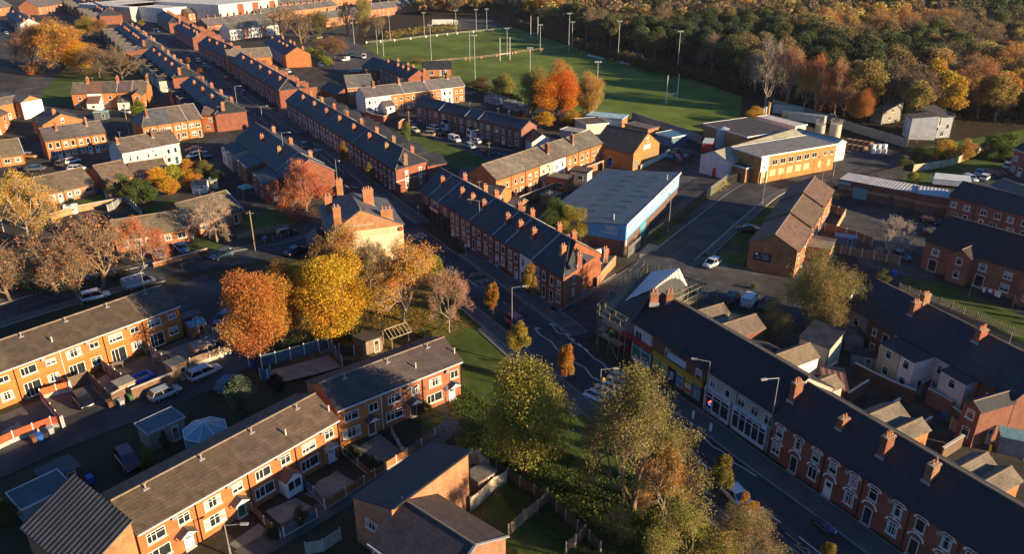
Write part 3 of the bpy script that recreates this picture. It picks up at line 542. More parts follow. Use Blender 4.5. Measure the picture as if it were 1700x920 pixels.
# left quarter houses
LQ = 'houses of the left quarter'
row('S1', 'brick house in the row of four below the autumn trees', (118, 155), (243, 150), (103.9, 138.4), 5, he=5.4, chim='alt', gutter=GB, wall=('brick', BRO), roof=('slate', (.15, .12, .1)), roofs={1: ('tile', (.2, .1, .07))}, anchor='its left gable', group=LQ, front='sparse', walls={1: ('render', WH)}, wings=lambda i: [('f', .1, .9, 4.0, 2.6, 'lean', ('render', WH))] if i in (1, 3) else ([('f', .2, .9, 5, 4.9, 'gable', None)] if i == 4 else []))
row('S2', 'brick terraced house in the shaded row with tall thin chimneys', (74.2, 233.8), (175.3, 219.6), X('d', 415, 665), 4, he=5.2, chim={0: [(1, 3, .5, .7, 1.8, 1)], 2: [(1, 3, .5, .7, 1.8, 1)]}, gutter=GB, wall=('brick', BRO), roof=('slate', (.13, .11, .105)), anchor='its grey gable', group=LQ, flash=0)
row('S3', 'cream-fronted house in the sunlit row above the yellow shrubs', (202.2, 254), (297.5, 235.9), X('h', 545, 185), 3, he=5.4, chim={0: [(.1, 3, .6, .8, 1.0, 1)], 1: [(.9, 3, .6, .8, 1.4, 2)]}, gutter=GW, wall=('render', (.68, .62, .5)), roof=('slate', (.16, .125, .1)), anchor='its brick gable', group=LQ, front=[('w', 'f', .35, 3.0, .8, 1.3), ('w', 'f', .72, 3.0, .8, 1.3), ('w', 'f', .3, .9, 1.0, 1.2), ('d', 'f', .7, 0, .9, 2.0)])
row('S4', 'orange brick house in the hipped-roof row by the parked cars', (236.3, 209.8), (333.8, 195.6), X('e', 575, 385), 4, he=5.4, hip=(1, 0), chim={0: [(.6, 3, .6, .8, 1.6, 1)]}, gutter=GB, wall=('brick', BRO), roof=('slate', (.1, .1, .105)), roofs={2: ('slate', (.15, .12, .1)), 3: ('slate', (.15, .12, .1))}, anchor='its hipped end', group=LQ, front=[('w', 'f', .3, 3.1, 1.4, 1.1), ('w', 'f', .75, 3.1, 1.3, 1.2), ('w', 'f', .65, .8, 1.4, 1.2), ('d', 'f', .25, 0, .9, 2.1)])
row('S5', 'small brown-roofed link house with a skylight beside the street terrace', X('e', 810, 500), X('e', 1000, 500), X('e', 850, 405), 1, he=5.0, chim='none', gutter=GB, wall=('brick', BRO), roof=('slate', (.17, .13, .1)), front='sparse')
row('S6', 'small gabled brick house with dark ribbed roof and orange end wall', (51.6, 197), (70.7, 207.6), (99, 187.8), 1, he=4.2, tp=.45, chim={0: [(.7, 4.4, .7, 1, .9, 2)]}, gutter=GB, wall=('brick', BRO), roof=('ribtile', (.06, .055, .05)), front='none', endops=[('w', 'r', .5, 4.2, .8, 1.3)], name='brick_house')
row('S7', 'brick house with long grey roof at the left edge', (-40, 208), (12, 186), (20, 158), 2, he=5.2, chim='none', gutter=GB, wall=('brick', BRO), roof=('slate', (.14, .115, .1)), anchor='the frame edge', group=LQ, hip=(0, 0), skew=(0, 0))
row('S7b', 'brick house with white end wall at the left edge', X('d', -60, 300), X('d', 255, 350), X('d', 270, 262), 1, he=5.4, tp=.5, chim='none', gutter=GB, wall=('brick', BRO), roof=('slate', (.14, .115, .1)), endops=[('p', 'r', .5, .02, 6.8, 5.3, (.62, .64, .66))], wings=lambda i: [('f', .35, .72, 5, 4.9, 'gable', None)], name='brick_house')
row('S8', 'slate-roofed terraced house with white gable at the top left', (10.6, 22.6), (33.2, 40.3), (49.5, 31.8), 4, he=5.4, chim='both', gutter=GB, wall=('brick', BR2), roof=('slate', SL), anchor='its far end', group=LQ, walls={3: ('render', WH)}, far=True)
row('S9', 'single-storey brick bungalow at the left edge', (-40, 266), (39, 255), (19, 231), 2, he=2.7, tp=.5, chim='none', gutter=GB, wall=('brick', BRO), roof=('tile', (.17, .13, .09)), anchor='the frame edge', group='bungalows of the left quarter', front=[('w', 'f', .3, .9, 1.3, 1.1), ('w', 'f', .75, .9, 1.3, 1.1)])
row('S10', 'orange brick house beside the bend in the top-left corner', (-12, 14), (20, 9), (-8, 0), 2, he=5.4, chim='mid', gutter=GB, wall=('brick', BRO), roof=('slate', SLB), anchor='the frame edge', group=LQ, far=True)
row('S11', 'brick house with red gable behind the top-left parked cars', (62, 11), (108, 4), (60, -2), 4, he=5.4, chim='mid', gutter=GB, wall=('brick', BR3), roof=('slate', SLB), anchor='its left end', group=LQ, far=True)
row('S12', 'brick terraced house on the skyline at the top left', (-5, -12), (55, -20), (-8, -24), 6, he=5.4, chim='mid', gutter=GB, wall=('brick', BR3), roof=('slate', SLB), anchor='its left end', group=LQ, far=True)
BG = [('w', 'f', .22, .9, 1.5, 1.15), ('w', 'f', .6, .9, 1.3, 1.15), ('d', 'f', .85, 0, .9, 2.0)]
GRPB = 'bungalows of the left quarter'
row('Bg1', 'brown-roofed brick bungalow behind the golden birch', (52, 327), (156.5, 303.5), X('E', 510, 226), 2, he=2.7, tp=.5, chim='none', gutter=GB, wall=('brick', (.42, .19, .09)), roof=('tile', (.18, .135, .09)), anchor='the birch', group=GRPB, front=BG)
row('Bg2', 'brown-roofed brick bungalow in front of the cream houses', (173.5, 301), (221, 290.5), X('E', 580, 215), 1, he=2.9, tp=.55, chim='none', gutter=GB, wall=('brick', (.36, .15, .08)), roof=('tile', (.18, .135, .09)), front=[('w', 'f', .3, .9, 1.8, 1.15)], name='bungalow')
row('Bg3', 'low lean roofed brick bungalow between cream houses and shrubs', X('E', 835, 250), X('E', 1060, 215), X('E', 990, 170), 1, he=2.6, tp=.5, chim='none', gutter=GB, wall=('brick', (.36, .15, .08)), roof=('tile', (.17, .13, .1)), front=BG, name='bungalow')
row('Bg4', 'long brown-roofed bungalow with gabled porch behind parked cars', (190, 398), (313, 378), X('E', 1110, 500), 2, he=2.7, tp=.5, chim='none', gutter=GB, wall=('brick', (.38, .15, .07)), roof=('tile', (.17, .13, .09)), anchor='the bare red tree', group=GRPB, front=BG)
row('Bg5', 'brown-roofed bungalow behind the leafless tree and lawn', (318, 371), (402, 347), X('E', 1430, 372), 1, he=2.7, tp=.5, chim='none', gutter=GB, wall=('brick', (.38, .15, .07)), roof=('tile', (.16, .125, .09)), front=BG, name='bungalow')

# ================================================================== GROUND, ROADS, MARKINGS
ground_mat('yard', [(.3, (.035, .033, .028)), (.5, (.06, .056, .048)), (.75, (.1, .09, .075))], .3, .95, (4, .3), [(.35, .7), (.65, 1.3)], .07)
LZ = [0]
def area(nm, pts, mat, z=None, raw=False):
    LZ[0] += 1; zz = .0015 * LZ[0] if z is None else z
    w = pts if raw else [G(x, y) for x, y in pts]
    m = MB().poly([(x, y, zz) for x, y in w]); o = m.build(nm, mat); structure(o)
    n = sum(w[i][0] * w[(i + 1) % len(w)][1] - w[(i + 1) % len(w)][0] * w[i][1] for i in range(len(w)))
    if n < 0: o.data.flip_normals()
    return o
g = MB(); g.poly([(-2500, -300, 0), (2500, -300, 0), (2500, 4000, 0), (-2500, 4000, 0)]); structure(g.build('ground', 'earth'))
area('yard_ground', PX('-400 -40 300 -60 700 -30 640 90 760 135 880 175 1000 200 1160 225 1240 215 1300 190 1430 248 1500 280 1540 300 1760 380 1900 640 1900 900 1500 760 1335 640 1140 560 1000 480 930 560 700 350 500 230 380 160 300 90 200 20'), 'yard')
area('yard_ground', PX('-300 -30 195 -40 260 70 350 150 460 240 560 330 600 400 500 400 250 440 -300 480'), 'yard')
area('wood_floor', PX('760 -60 2400 -60 2400 240 1700 240 1500 262 1430 245 1300 190 1235 205 1225 165 1130 125 1000 92 850 42 700 50 590 75 600 20 700 0'), 'woodfloor')
area('playing_field', PX('585 80 640 66 720 56 850 44 1000 93 1060 108 1130 125 1232 160 1228 200 1160 220 1000 192 880 172 800 150 740 132 640 100'), 'pitchgrass')
area('park_grass', PX('380 600 405 500 470 440 560 420 680 470 740 475 800 520 850 556 905 600 960 650 1145 800 1290 925 1330 980 800 980 740 640 700 590 560 600'), 'leafgrass')
area('grass', PX('740 560 800 540 850 560 900 610 985 700 1060 790 1200 900 1240 960 900 960 830 820 760 680 745 610'), 'grass')
area('lawn', PX('655 220 668 214 730 233 800 252 815 266 800 276 770 284 722 262 690 245'), 'grass')
area('lawn', PX('45 150 72 108 120 100 240 118 250 140 130 172 50 176'), 'grass')
area('fallen_leaves', PX('72 112 100 95 200 96 250 110 240 130 150 128 90 120'), 'leafgrass')
for s in ('1257 349 1270 343 1287 342 1282 352', '1234.6 369.5 1244 359 1272 358 1265 379', '1197 401.5 1214 387 1252 388 1242 413', '1172 418 1244 418 1231 447 1180 440',
          '1495 465 1520 455 1640 500 1700 528 1790 570 1790 625 1700 572 1600 515 1530 483', '1495 296 1540 282 1603 270 1650 250 1700 262 1662 296 1610 299 1570 302 1540 318 1500 312',
          '395 375 420 352 480 345 500 365 470 385 420 392', '300 412 345 398 372 408 340 425 310 430', '130 335 165 322 190 332 150 350', '235 345 290 330 300 350 250 362',
          '700 700 740 690 770 720 700 745', '800 860 840 800 930 830 960 880 900 930 820 900', '1465 420 1500 412 1510 430 1480 440'):
    area('lawn', PX(s), 'grass')
area('scrub', PX('-50 480 60 470 200 430 260 440 170 480 0 560 -50 560'), 'soil')
area('verge', PX('1080 408 1120 378 1165 340 1178 332 1172 350 1130 386 1100 408'), 'grass'); area('drive_apron', PX('1062 418 1078 404 1104 412 1060 445'), 'flags')
area('field_edge', PX('1500 250 1560 240 1700 215 1720 240 1600 262'), 'grass')
area('car_park', PX('1395 350 1440 352 1545 372 1560 400 1548 470 1430 440 1398 400'), 'oldasphalt')
area('works_yard', PX('1105 330 1120 300 1165 270 1250 310 1230 330 1170 365 1105 392 1040 400 1050 380'), 'oldasphalt')
area('service_yard', PX('1385 245 1460 235 1500 262 1480 300 1400 330 1380 300'), 'oldasphalt')
area('parking_bays', PX('1600 300 1700 270 1760 300 1740 345 1650 330'), 'asphalt')
area('street_parking', PX('645 205 665 195 745 215 880 262 885 285 815 268 735 236 668 216'), 'asphalt')
area('club_car_park', PX('560 60 600 75 640 100 700 118 690 150 620 140 560 120 540 90'), 'oldasphalt')
area('lorry_park', PX('690 48 715 34 800 30 840 42 720 54'), 'oldasphalt')
area('yard_paving', PX('0 690 150 635 310 560 372 590 345 620 250 650 90 715 0 755'), 'paving')
for s in ('0 720 30 702 70 727 12 748', '148 640 176 622 205 650 178 668', '272 585 310 570 330 590 300 612'): area('patio', PX(s), 'flags')
area('front_garden', PX('380 870 560 760 680 700 690 740 560 830 400 925 330 960 300 930'), 'soil')
for s, mt in (('440 850 490 828 548 858 490 893', 'flags'), ('505 822 558 783 608 812 548 842', 'gravel'), ('380 905 430 870 468 905 430 935', 'gravel'), ('592 745 630 722 670 752 640 775', 'gravel')): area('garden_paving', PX(s), mt)
_c = G(549, 808); area('stone_circle', [(_c[0] + 1.7 * math.cos(i * .35), _c[1] + 1.7 * math.sin(i * .35)) for i in range(18)], 'flags', raw=True)
area('terrace', XS('v', '335 600 340 515 960 350 1100 480 780 570 490 640'), 'flags', .35)
# roads
def ribbon(nm, pts, w0, w1, z, mat, raw=False, thick=0, kmat=None):
    w = [Vector(p if raw else G(*p)) for p in pts]; L_, R2 = [], []
    for i, p in enumerate(w):
        d = (w[min(i + 1, len(w) - 1)] - w[max(i - 1, 0)]).normalized(); n = Vector((-d.y, d.x)); L_.append(p + n * w1); R2.append(p + n * w0)
    m = MB()
    for i in range(len(w) - 1):
        q = [(*R2[i], z), (*R2[i + 1], z), (*L_[i + 1], z), (*L_[i], z)]
        if thick:
            m.poly(q); a, b, c, d = q
            m.poly([(a[0], a[1], 0), (b[0], b[1], 0), b, a], 1); m.poly([(c[0], c[1], 0), (d[0], d[1], 0), d, c], 1)
        else: m.poly(q)
    if thick:
        for e, f in ((R2[0], L_[0]), (L_[-1], R2[-1])): m.poly([(*f, 0), (*e, 0), (*e, z), (*f, z)], 1)
        # kerb stones as a raised edge strip
        for side, off in ((R2, .14), (L_, -.14)):
            for i in range(len(w) - 1):
                a, b = side[i], side[i + 1]; dd = (b - a).normalized(); nn = Vector((-dd.y, dd.x)) * off
                m.poly([(*a, z + .004), (*b, z + .004), (*(b + nn), z + .004), (*(a + nn), z + .004)], 1)
    return structure(m.build(nm, [mat, 'kerb'] if thick else mat))
def smooth(pts, k=3):
    w = [Vector(G(*p)) for p in pts]; out = []
    for i in range(len(w) - 1):
        p0, p1, p2, p3 = w[max(i - 1, 0)], w[i], w[i + 1], w[min(i + 2, len(w) - 1)]
        for j in range(k):
            t = j / k; out.append(.5 * ((2 * p1) + (-p0 + p2) * t + (2 * p0 - 5 * p1 + 4 * p2 - p3) * t * t + (-p0 + 3 * p1 - 3 * p2 + p3) * t ** 3))
    out.append(w[-1]); return out
MAIN = smooth(PX('185 -8 212 14 228 38 273 66 301 86 330 114 358 139 382 160 407 179 446 207 480 229 515 254 566 301 597 327 685 394 731 430 781 468 840 513 888 550 936 591 1002 640 1067 690 1139 746 1177 778 1296 870 1349 911 1420 968'), 4)
LEFTRD = smooth(PX('-140 570 0 522 100 492 200 464 300 444 400 428 500 410 560 392 610 372 650 350'), 3)
SIDE = smooth(PX('905 565 965 532 1025 490 1075 456 1118 425 1165 386 1212 347 1250 318 1290 301 1345 288 1425 270 1480 252'), 3)
ZR = .09
ribbon('main_road', MAIN, -3.8, 3.8, ZR + .012, 'asphalt', True)
ribbon('side_road', SIDE, -4.3, 4.3, ZR + .008, 'asphalt', True)
ribbon('estate_road', LEFTRD, -3.4, 3.4, ZR + .004, 'asphalt', True)
ribbon('back_lane', PX('-100 800 0 768 120 715 240 670 330 635 370 610'), -3.3, 3.3, ZR, 'asphalt')
ribbon('estate_road_branch', PX('300 470 345 500 385 560 375 620'), -4.5, 4.5, ZR - .004, 'asphalt')
ribbon('side_street', PX('705 372 735 352 790 330'), -3, 3, ZR, 'asphalt')
ribbon('side_street', PX('450 205 480 180 520 165'), -3, 3, ZR, 'asphalt')
ribbon('yard_road', PX('1095 428 1180 455 1270 470 1400 480'), -4.5, 5.5, ZR + .002, 'oldasphalt')
ribbon('yard_road', PX('1165 480 1240 500 1330 515'), -3.5, 3.5, ZR - .002, 'asphalt')
ribbon('block_street', PX('1370 360 1420 372 1500 382 1560 395'), -3, 3, ZR + .016, 'asphalt')
ribbon('left_road', PX('-60 60 20 62 70 90 80 118 50 150 0 200'), -5, 5, ZR, 'oldasphalt')
ribbon('left_road', PX('-80 20 -20 30 20 62'), -4, 4, ZR - .006, 'asphalt')
ribbon('quarter_street', PX('-60 300 60 268 130 258 250 262 340 245 390 222'), -3, 3, ZR, 'asphalt')
ribbon('quarter_street', PX('60 180 130 190 200 215'), -3, 3, ZR - .008, 'asphalt')
ribbon('garden_path', PX('400 930 520 860 620 800 700 745 760 700'), -1.4, 1.4, ZR, 'paving')
ribbon('leafy_path', PX('800 545 850 590 900 640 960 690'), -.9, .9, ZR, 'flags')
ribbon('field_track', PX('1000 200 1100 240 1180 262 1100 300'), -2, 2, ZR, 'oldasphalt')
PZ = .21
def seg(line, a, b):
    """the stretch of a centre line between two px spots"""
    A, B = Vector(G(*a)), Vector(G(*b)); i = min(range(len(line)), key=lambda k: (line[k] - A).length); j = min(range(len(line)), key=lambda k: (line[k] - B).length); return line[i:j + 1]
for a, b in (((185, -8), (470, 222)), ((500, 243), (655, 372)), ((725, 428), (915, 570)), ((1040, 668), (1420, 968))): ribbon('pavement', seg(MAIN, a, b), 3.8, 6.8, PZ, 'paving', True, 1)
for a, b in (((185, -8), (545, 285)), ((690, 400), (1420, 968))): ribbon('pavement', seg(MAIN, a, b), -6.2, -3.8, PZ, 'paving', True, 1)
ribbon('pavement', seg(SIDE, (960, 535), (1060, 465)), 4.3, 6.2, PZ, 'paving', True, 1)
ribbon('pavement', seg(SIDE, (1140, 408), (1275, 300)), -6.0, -4.3, PZ, 'paving', True, 1)
ribbon('pavement', LEFTRD[:-4], 3.4, 5.2, PZ, 'paving', True, 1)
ribbon('pavement', LEFTRD[:12], -5.2, -3.4, PZ, 'paving', True, 1)
# markings
MZ = ZR + .012 + .004
def dash(line, off, L0, Lg, wd, mat, z=MZ, start=0, end=None, name='road_marking'):
    m = MB(); pos = 0; cum = [0]
    for i in range(len(line) - 1): cum.append(cum[-1] + (line[i + 1] - line[i]).length)
    def at(s):
        for i in range(len(line) - 1):
            if cum[i + 1] >= s: break
        t = (s - cum[i]) / max(cum[i + 1] - cum[i], 1e-6); p = line[i].lerp(line[i + 1], t); d = (line[i + 1] - line[i]).normalized(); return p, d, Vector((-d.y, d.x))
    s = start; tot = cum[-1] if end is None else end
    while s + L0 < tot:
        k = max(1, int(L0 / 4))
        for j in range(k):
            p, d, n = at(s + L0 * j / k); q, _, n2 = at(s + L0 * (j + 1) / k)
            m.poly([(*(p + n * (off - wd / 2)), z), (*(q + n2 * (off - wd / 2)), z), (*(q + n2 * (off + wd / 2)), z), (*(p + n * (off + wd / 2)), z)])
        s += L0 + Lg
    return structure(m.build(name, mat))
dash(seg(MAIN, (185, -8), (500, 243)), 0, 3, 4, .13, 'linewhite')
dash(seg(MAIN, (530, 268), (840, 513)), 0, 4, 2.2, .14, 'linewhite')
dash(seg(MAIN, (1177, 778), (1420, 968)), 0, 4, 2.2, .14, 'linewhite')

def line_at(line, off, wd, mat):
    ribbon('road_marking', line, off - wd / 2, off + wd / 2, MZ, mat, True)
line_at(seg(MAIN, (690, 400), (915, 570)), 3.5, .12, 'lineyellow'); line_at(seg(MAIN, (550, 290), (655, 372)), 3.5, .12, 'lineyellow')

dash(seg(MAIN, (715, 418), (860, 530)), .75, 1.2, 1.2, .12, 'lineyellow')
dash(seg(MAIN, (1270, 850), (1420, 968)), -.7, 1.6, 1.8, .12, 'lineyellow')
line_at(seg(SIDE, (985, 520), (1075, 456)), 3.9, .12, 'lineyellow')

line_at(seg(SIDE, (1118, 425), (1250, 310)), -4.0, .1, 'linewhite'); line_at(seg(SIDE, (1118, 425), (1250, 310)), 4.0, .1, 'linewhite')
def zig(pts, mat='linewhite', w=.14):
    ribbon('zigzag_marking', pts, -w / 2, w / 2, MZ + .002, mat)
zig(XS('K', '185 370 215 410 290 455 320 498 350 520 400 570 440 590 500 618 550 682 620 718')); zig(XS('K', '285 342 330 395 385 412 430 460 490 492 560 560 605 585 660 640 720 668'))
zig(XS('O', '870 30 900 50 930 98 980 130 1020 160')); zig(XS('O', '1105 95 1160 130 1235 165 1280 205 1310 238 1380 275 1450 345 1520 385 1590 430')); zig(XS('O', '1140 252 1195 285 1230 335 1290 375')); zig(XS('O', '1155 432 1225 478 1290 545'))
zig(XS('F', '430 148 480 180 500 205 540 222 580 258')); zig(XS('F', '290 95 330 118 360 128')); zig(XS('F', '380 170 420 200 450 240 488 268'))
for c in ('185 370 200 366 215 372', '275 343 300 340 315 347'): zig(XS('K', c), w=.25)
def zebra(c1, c2, n, ln=3.0):
    a, b = Vector(G(*c1)), Vector(G(*c2)); u = (b - a).normalized(); nn = Vector((-u.y, u.x)); W = (b - a).length / n; m = MB()
    for i in range(n):
        if i % 2: continue
        p = a + u * (W * i); q = a + u * (W * (i + .95)); m.poly([(*(p - nn * ln / 2), MZ), (*(q - nn * ln / 2), MZ), (*(q + nn * ln / 2), MZ), (*(p + nn * ln / 2), MZ)])
    structure(m.build('zebra_crossing', 'linewhite'))
zebra((982, 663), (1037, 622), 11); zebra((500, 256), (529, 248), 9)
_d = [G(*p) for p in XS('K', '500 770 725 690')]; 
dash([Vector(p) for p in _d], 0, .6, .8, .25, 'linewhite'); dash([Vector(G(*p)) for p in XS('K', '300 340 560 545')], 0, 1.0, .7, .22, 'linewhite')
dash([Vector(G(*p)) for p in XS('F', '840 425 985 540')], 0, .7, .7, .2, 'linewhite'); dash([Vector(G(*p)) for p in XS('f', '10 470 200 640')], 0, .7, .7, .2, 'linewhite')
def text_mesh(s, size, ext=.0, wmul=1.0, spacing=1.0):
    cu = bpy.data.curves.new('txt', 'FONT'); cu.body = s; cu.size = size; cu.extrude = ext; cu.align_x = 'CENTER'; cu.align_y = 'CENTER'; cu.space_character = spacing
    o = bpy.data.objects.new('txt', cu); me = bpy.data.meshes.new_from_object(o); bpy.data.objects.remove(o); bpy.data.curves.remove(cu)
    return me
def road_text(s, c, up, w, h, mat):
    me = text_mesh(s, 1.0); me.materials.clear(); me.materials.append(MATS[mat]); xs = [v.co.x for v in me.vertices]; ys = [v.co.y for v in me.vertices]
    sx, sy = w / (max(xs) - min(xs)), h / (max(ys) - min(ys)); p = Vector(G(*c)); q = Vector(G(*up)); d = q - p
    o = inst('road_lettering', me, None, None, (p.x, p.y, MZ + .004), math.atan2(d.y, d.x) - math.pi / 2, (sx, sy, 1)); structure(o)
road_text('SLOW', (697, 391), (740, 425), 2.2, 2.6, 'linewhite'); road_text('SLOW', (742, 452), (700, 418), 2.2, 2.6, 'linewhite')
road_text('BUS', (803, 467), (840, 497), 2.0, 1.5, 'lineyellow'); road_text('STOP', (789, 456), (826, 486), 2.2, 1.5, 'lineyellow'); road_text('BUS', (1326, 918), (1290, 888), 2.0, 1.6, 'lineyellow')
# car park bays
m = MB()
for i in range(6):
    a = Vector(G(*X('q', 1370 + 40 * i, 690 - 8 * i))); b = a + Vector((1.2, 4.2)); n = Vector((.06, -.02)); m.poly([(*(a - n), .1), (*(a + n), .1), (*(b + n), .1), (*(b - n), .1)])
structure(m.build('bay_marking', 'linewhite'))

ground_mat('tarpatch', [(.3, (.028, .03, .033)), (.7, (.045, .047, .05))], 1, .8)
def patch(line, i, L, off, w, mat):
    i = i % (len(line) - 2); a, d = line[i], (line[i + 1] - line[i]).normalized(); n = Vector((-d.y, d.x)); p = a + n * off; q = p + d * L
    structure(MB().poly([(*(p - n * w / 2), MZ - .0015), (*(q - n * w / 2), MZ - .0015), (*(q + n * w / 2), MZ - .0015), (*(p + n * w / 2), MZ - .0015)]).build('road_patch', mat))
for k in range(26): patch(MAIN if k < 16 else SIDE if k < 21 else LEFTRD, (k * 11 + 7) if k < 16 else (k - 15) * 5 + 6, random.choice((2, 5, 9, 14)), random.uniform(-2.6, 2.6), random.choice((.5, .7, 1.2, 1.8)), random.choice(('tarpatch', 'oldasphalt', 'tarpatch')))
# ================================================================== SPECIAL BUILDINGS
def lettering(s, parent, mat, w, loc, aa, name='lettering', hh=None):
    me = text_mesh(s, 1.0, .01); me.materials.clear(); me.materials.append(MATS[mat]); xs = [v.co.x for v in me.vertices]; ys = [v.co.y for v in me.vertices]
    sx = w / (max(xs) - min(xs)); sy = sx if hh is None else hh / (max(ys) - min(ys))
    o = inst(name, me, parent, None, loc); o.scale = (sx, sy, 1); o.rotation_euler = (math.pi / 2, 0, aa); return o
plain_mat('textwhite', .6, tint=(.75, .75, .75)); plain_mat('textblack', .6, tint=(.02, .02, .02)); plain_mat('textblue', .6, tint=(.02, .06, .35)); plain_mat('textred', .6, tint=(.5, .02, .03)); plain_mat('textpale', .6, tint=(.6, .5, .36)); plain_mat('textyellow', .6, tint=(.7, .6, .12))
def frame_on(A, B, z):
    a, b = Vector(G(*A, z)), Vector(G(*B, z)); u = b - a; return a, math.atan2(u.y, u.x), u.length
# --- pub at the corner: big hipped slate roof, sunlit rendered side wall with a faded name
he = 6.6; A_, B_ = (X('F', 500, 640)), (X('F', 955, 583))
o, an, Lp = frame_on(A_, B_, he)
pub = empty('corner_pub', 'large brick corner pub with tall chimneys and sunlit rendered side wall', 'pub', o, an)
Dp = 15.0; rise = 3.6
b = MB(); xm = Lp * .42
b.poly([(0, 0, 0), (Lp, 0, 0), (Lp, 0, he), (xm, 0, he + rise), (0, 0, he)]); b.poly([(Lp, 0, 0), (Lp, Dp, 0), (Lp, Dp, he), (Lp, 0, he)]); b.poly([(Lp, Dp, 0), (0, Dp, 0), (0, Dp, he), (Lp, Dp, he)]); b.poly([(0, Dp, 0), (0, 0, 0), (0, 0, he), (0, Dp, he)])
b.build('wall', 'brick', pub, (.4, .2, .1))
b = MB(); b.box(Lp * .28, Lp - .02, -.09, -.004, 0, he - .2); b.build('rendered_wall', 'render', pub, (.62, .48, .3))
b = MB(); b.box(Lp * .38, Lp * .93, -.13, -.092, .3, he - 1.4); b.build('painted_panel', 'render', pub, (.72, .56, .37))
b = MB(); E0, E1 = (-.3, 0, he - .1), (Lp + .3, 0, he - .1)
b.slab([[(-.3, -.12, he), (xm, -.12, he + rise + .1), (xm, Dp - 5, he + rise + .1), (-.3, Dp + .3, he)], [(xm, -.12, he + rise + .1), (Lp + .3, -.12, he), (Lp + .3, Dp + .3, he), (xm, Dp - 5, he + rise + .1)], [(Lp + .3, Dp + .3, he), (-.3, Dp + .3, he), (xm, Dp - 5, he + rise + .1)]], .15)
b.tube((xm, -.1, he + rise + .12), (xm, Dp - 5, he + rise + .12), .14, 6, mat=1); pr = b.build('roof', ['slate', 'ridge'], pub, (.1, .105, .11))
for (cx, cy, w_, d_, h_, n_) in ((Lp * .1, .6, 1.3, 1.1, 3.4, 2), (Lp * .78, .6, 2.1, .9, 1.4, 3), (Lp * .62, 6.5, 1.9, 1.0, 2.6, 4), (Lp * .08, 9.5, 1.3, 1.0, 2.8, 2), (Lp * .3, 13.5, 1.2, 1.0, 2.6, 2)):
    zz = he + rise * (1 - abs(cx - xm) / (xm if cx < xm else Lp - xm)); inst('chimney', chimney_mesh(w_, d_, h_, n_), pr, (.4, .17, .075), (cx, cy, zz))
lettering('THE BRITANNIA', pub, 'textpale', 4.2, (Lp * .42, -.02, he + .75), 0, hh=.4)
b = MB(); b.tube((0, 0, 0), (0, -.25, 0), .42, 14); b.build('clock_ring', 'paint', pub, (.3, .08, .05), (Lp - .5, -.1, he - .7))
for k in range(4): inst('window', window_mesh(1.1, 1.6, 'sash', 'stone'), pub, None, (Lp, 2.2 + 3.5 * k, 3.8), math.pi / 2); inst('window', window_mesh(1.3, 1.9, 'sash', 'stone'), pub, None, (Lp, 2.2 + 3.5 * k, .9), math.pi / 2)
for k in range(4): inst('window', window_mesh(1.0, 1.5, 'sash', 'stone'), pub, None, (0, 2.2 + 3.5 * k, 3.8), -math.pi / 2)
b = MB(); b.poly([(0, 0, 0), (-3.6, 0, 0), (-3.6, 0, 3), (-1.8, 0, 4.3), (0, 0, 3)][::-1]); b.poly([(-3.6, 0, 0), (-3.6, 5, 0), (-3.6, 5, 3), (-3.6, 0, 3)][::-1]); b.poly([(-3.6, 5, 0), (0, 5, 0), (0, 5, 3), (-1.8, 5, 4.3), (-3.6, 5, 3)][::-1]); b.build('wing_wall', 'brick', pub, BR3, (0, 5, 0))
b = MB(); b.slab([[(-3.8, -.1, 2.95), (-1.8, -.1, 4.4), (-1.8, 5.1, 4.4), (-3.8, 5.1, 2.95)], [(-1.8, -.1, 4.4), (.2, -.1, 2.95), (.2, 5.1, 2.95), (-1.8, 5.1, 4.4)]], .1); b.build('wing_roof', 'slate', pub, SL, (0, 5, 0))
# --- blue warehouse
hb = 6.4; c0 = (1039, 372); c1 = (1127.5, 286.5)
o, an, Lb = frame_on(c0, c1, hb); Wb = 17.2
wh = empty('blue_warehouse', 'blue and brick warehouse with big grey corrugated roof and white signs', 'warehouse', o, an)
hl = 4.7
b = MB()
for pg in ([(0, 0, 0), (Lb, 0, 0), (Lb, 0, 3.2), (0, 0, 3.2)], [(0, Wb, 0), (0, 0, 0), (0, 0, 3.2), (0, Wb, 3.2)], [(Lb, Wb, 0), (0, Wb, 0), (0, Wb, hl - .3), (Lb, Wb, hl - .3)], [(Lb, 0, 0), (Lb, Wb, 0), (Lb, Wb, 3.2), (Lb, 0, 3.2)]): b.poly(pg)
b.build('brick_base', 'brick', wh, (.17, .1, .075))
b = MB(); e = .12
for pg in ([(-e, -e, 3.1), (Lb + e, -e, 3.1), (Lb + e, -e, hb), (-e, -e, hb)], [(-e, Wb, 3.1), (-e, -e, 3.1), (-e, -e, hb), (-e, Wb, hl)], [(Lb + e, -e, 3.1), (Lb + e, Wb, 3.1), (Lb + e, Wb, hl), (Lb + e, -e, hb)], [(-e, -e, 3.1), (-e, Wb, 3.1), (0, Wb, 3.1), (0, 0, 3.1), (Lb, 0, 3.1), (Lb, Wb, 3.1), (Lb + e, Wb, 3.1), (Lb + e, -e, 3.1)]): b.poly(pg)
b.build('cladding', 'cladding', wh, (.05, .3, .66))
b = MB(); b.box(.15, Lb - .1, -e - .05, -e - .003, 3.45, hb - .1); b.build('pale_cladding', 'cladding', wh, (.3, .52, .7))
b = MB(); b.slab([[(-.3, -.3, hb + .05), (Lb + .3, -.3, hb + .05), (Lb + .3, Wb + .3, hl), (-.3, Wb + .3, hl)]], .15); b.build('roof', 'corrugated', wh, (.08, .12, .16))
b = MB(); b.box(-.36, Lb + .36, -.42, -.305, hb - .28, hb + .12); b.build('roof_edge', 'paint', wh, (.6, .64, .66))
zr_ = lambda y: hb + .05 + (hl - hb - .05) * (y + .3) / (Wb + .6)
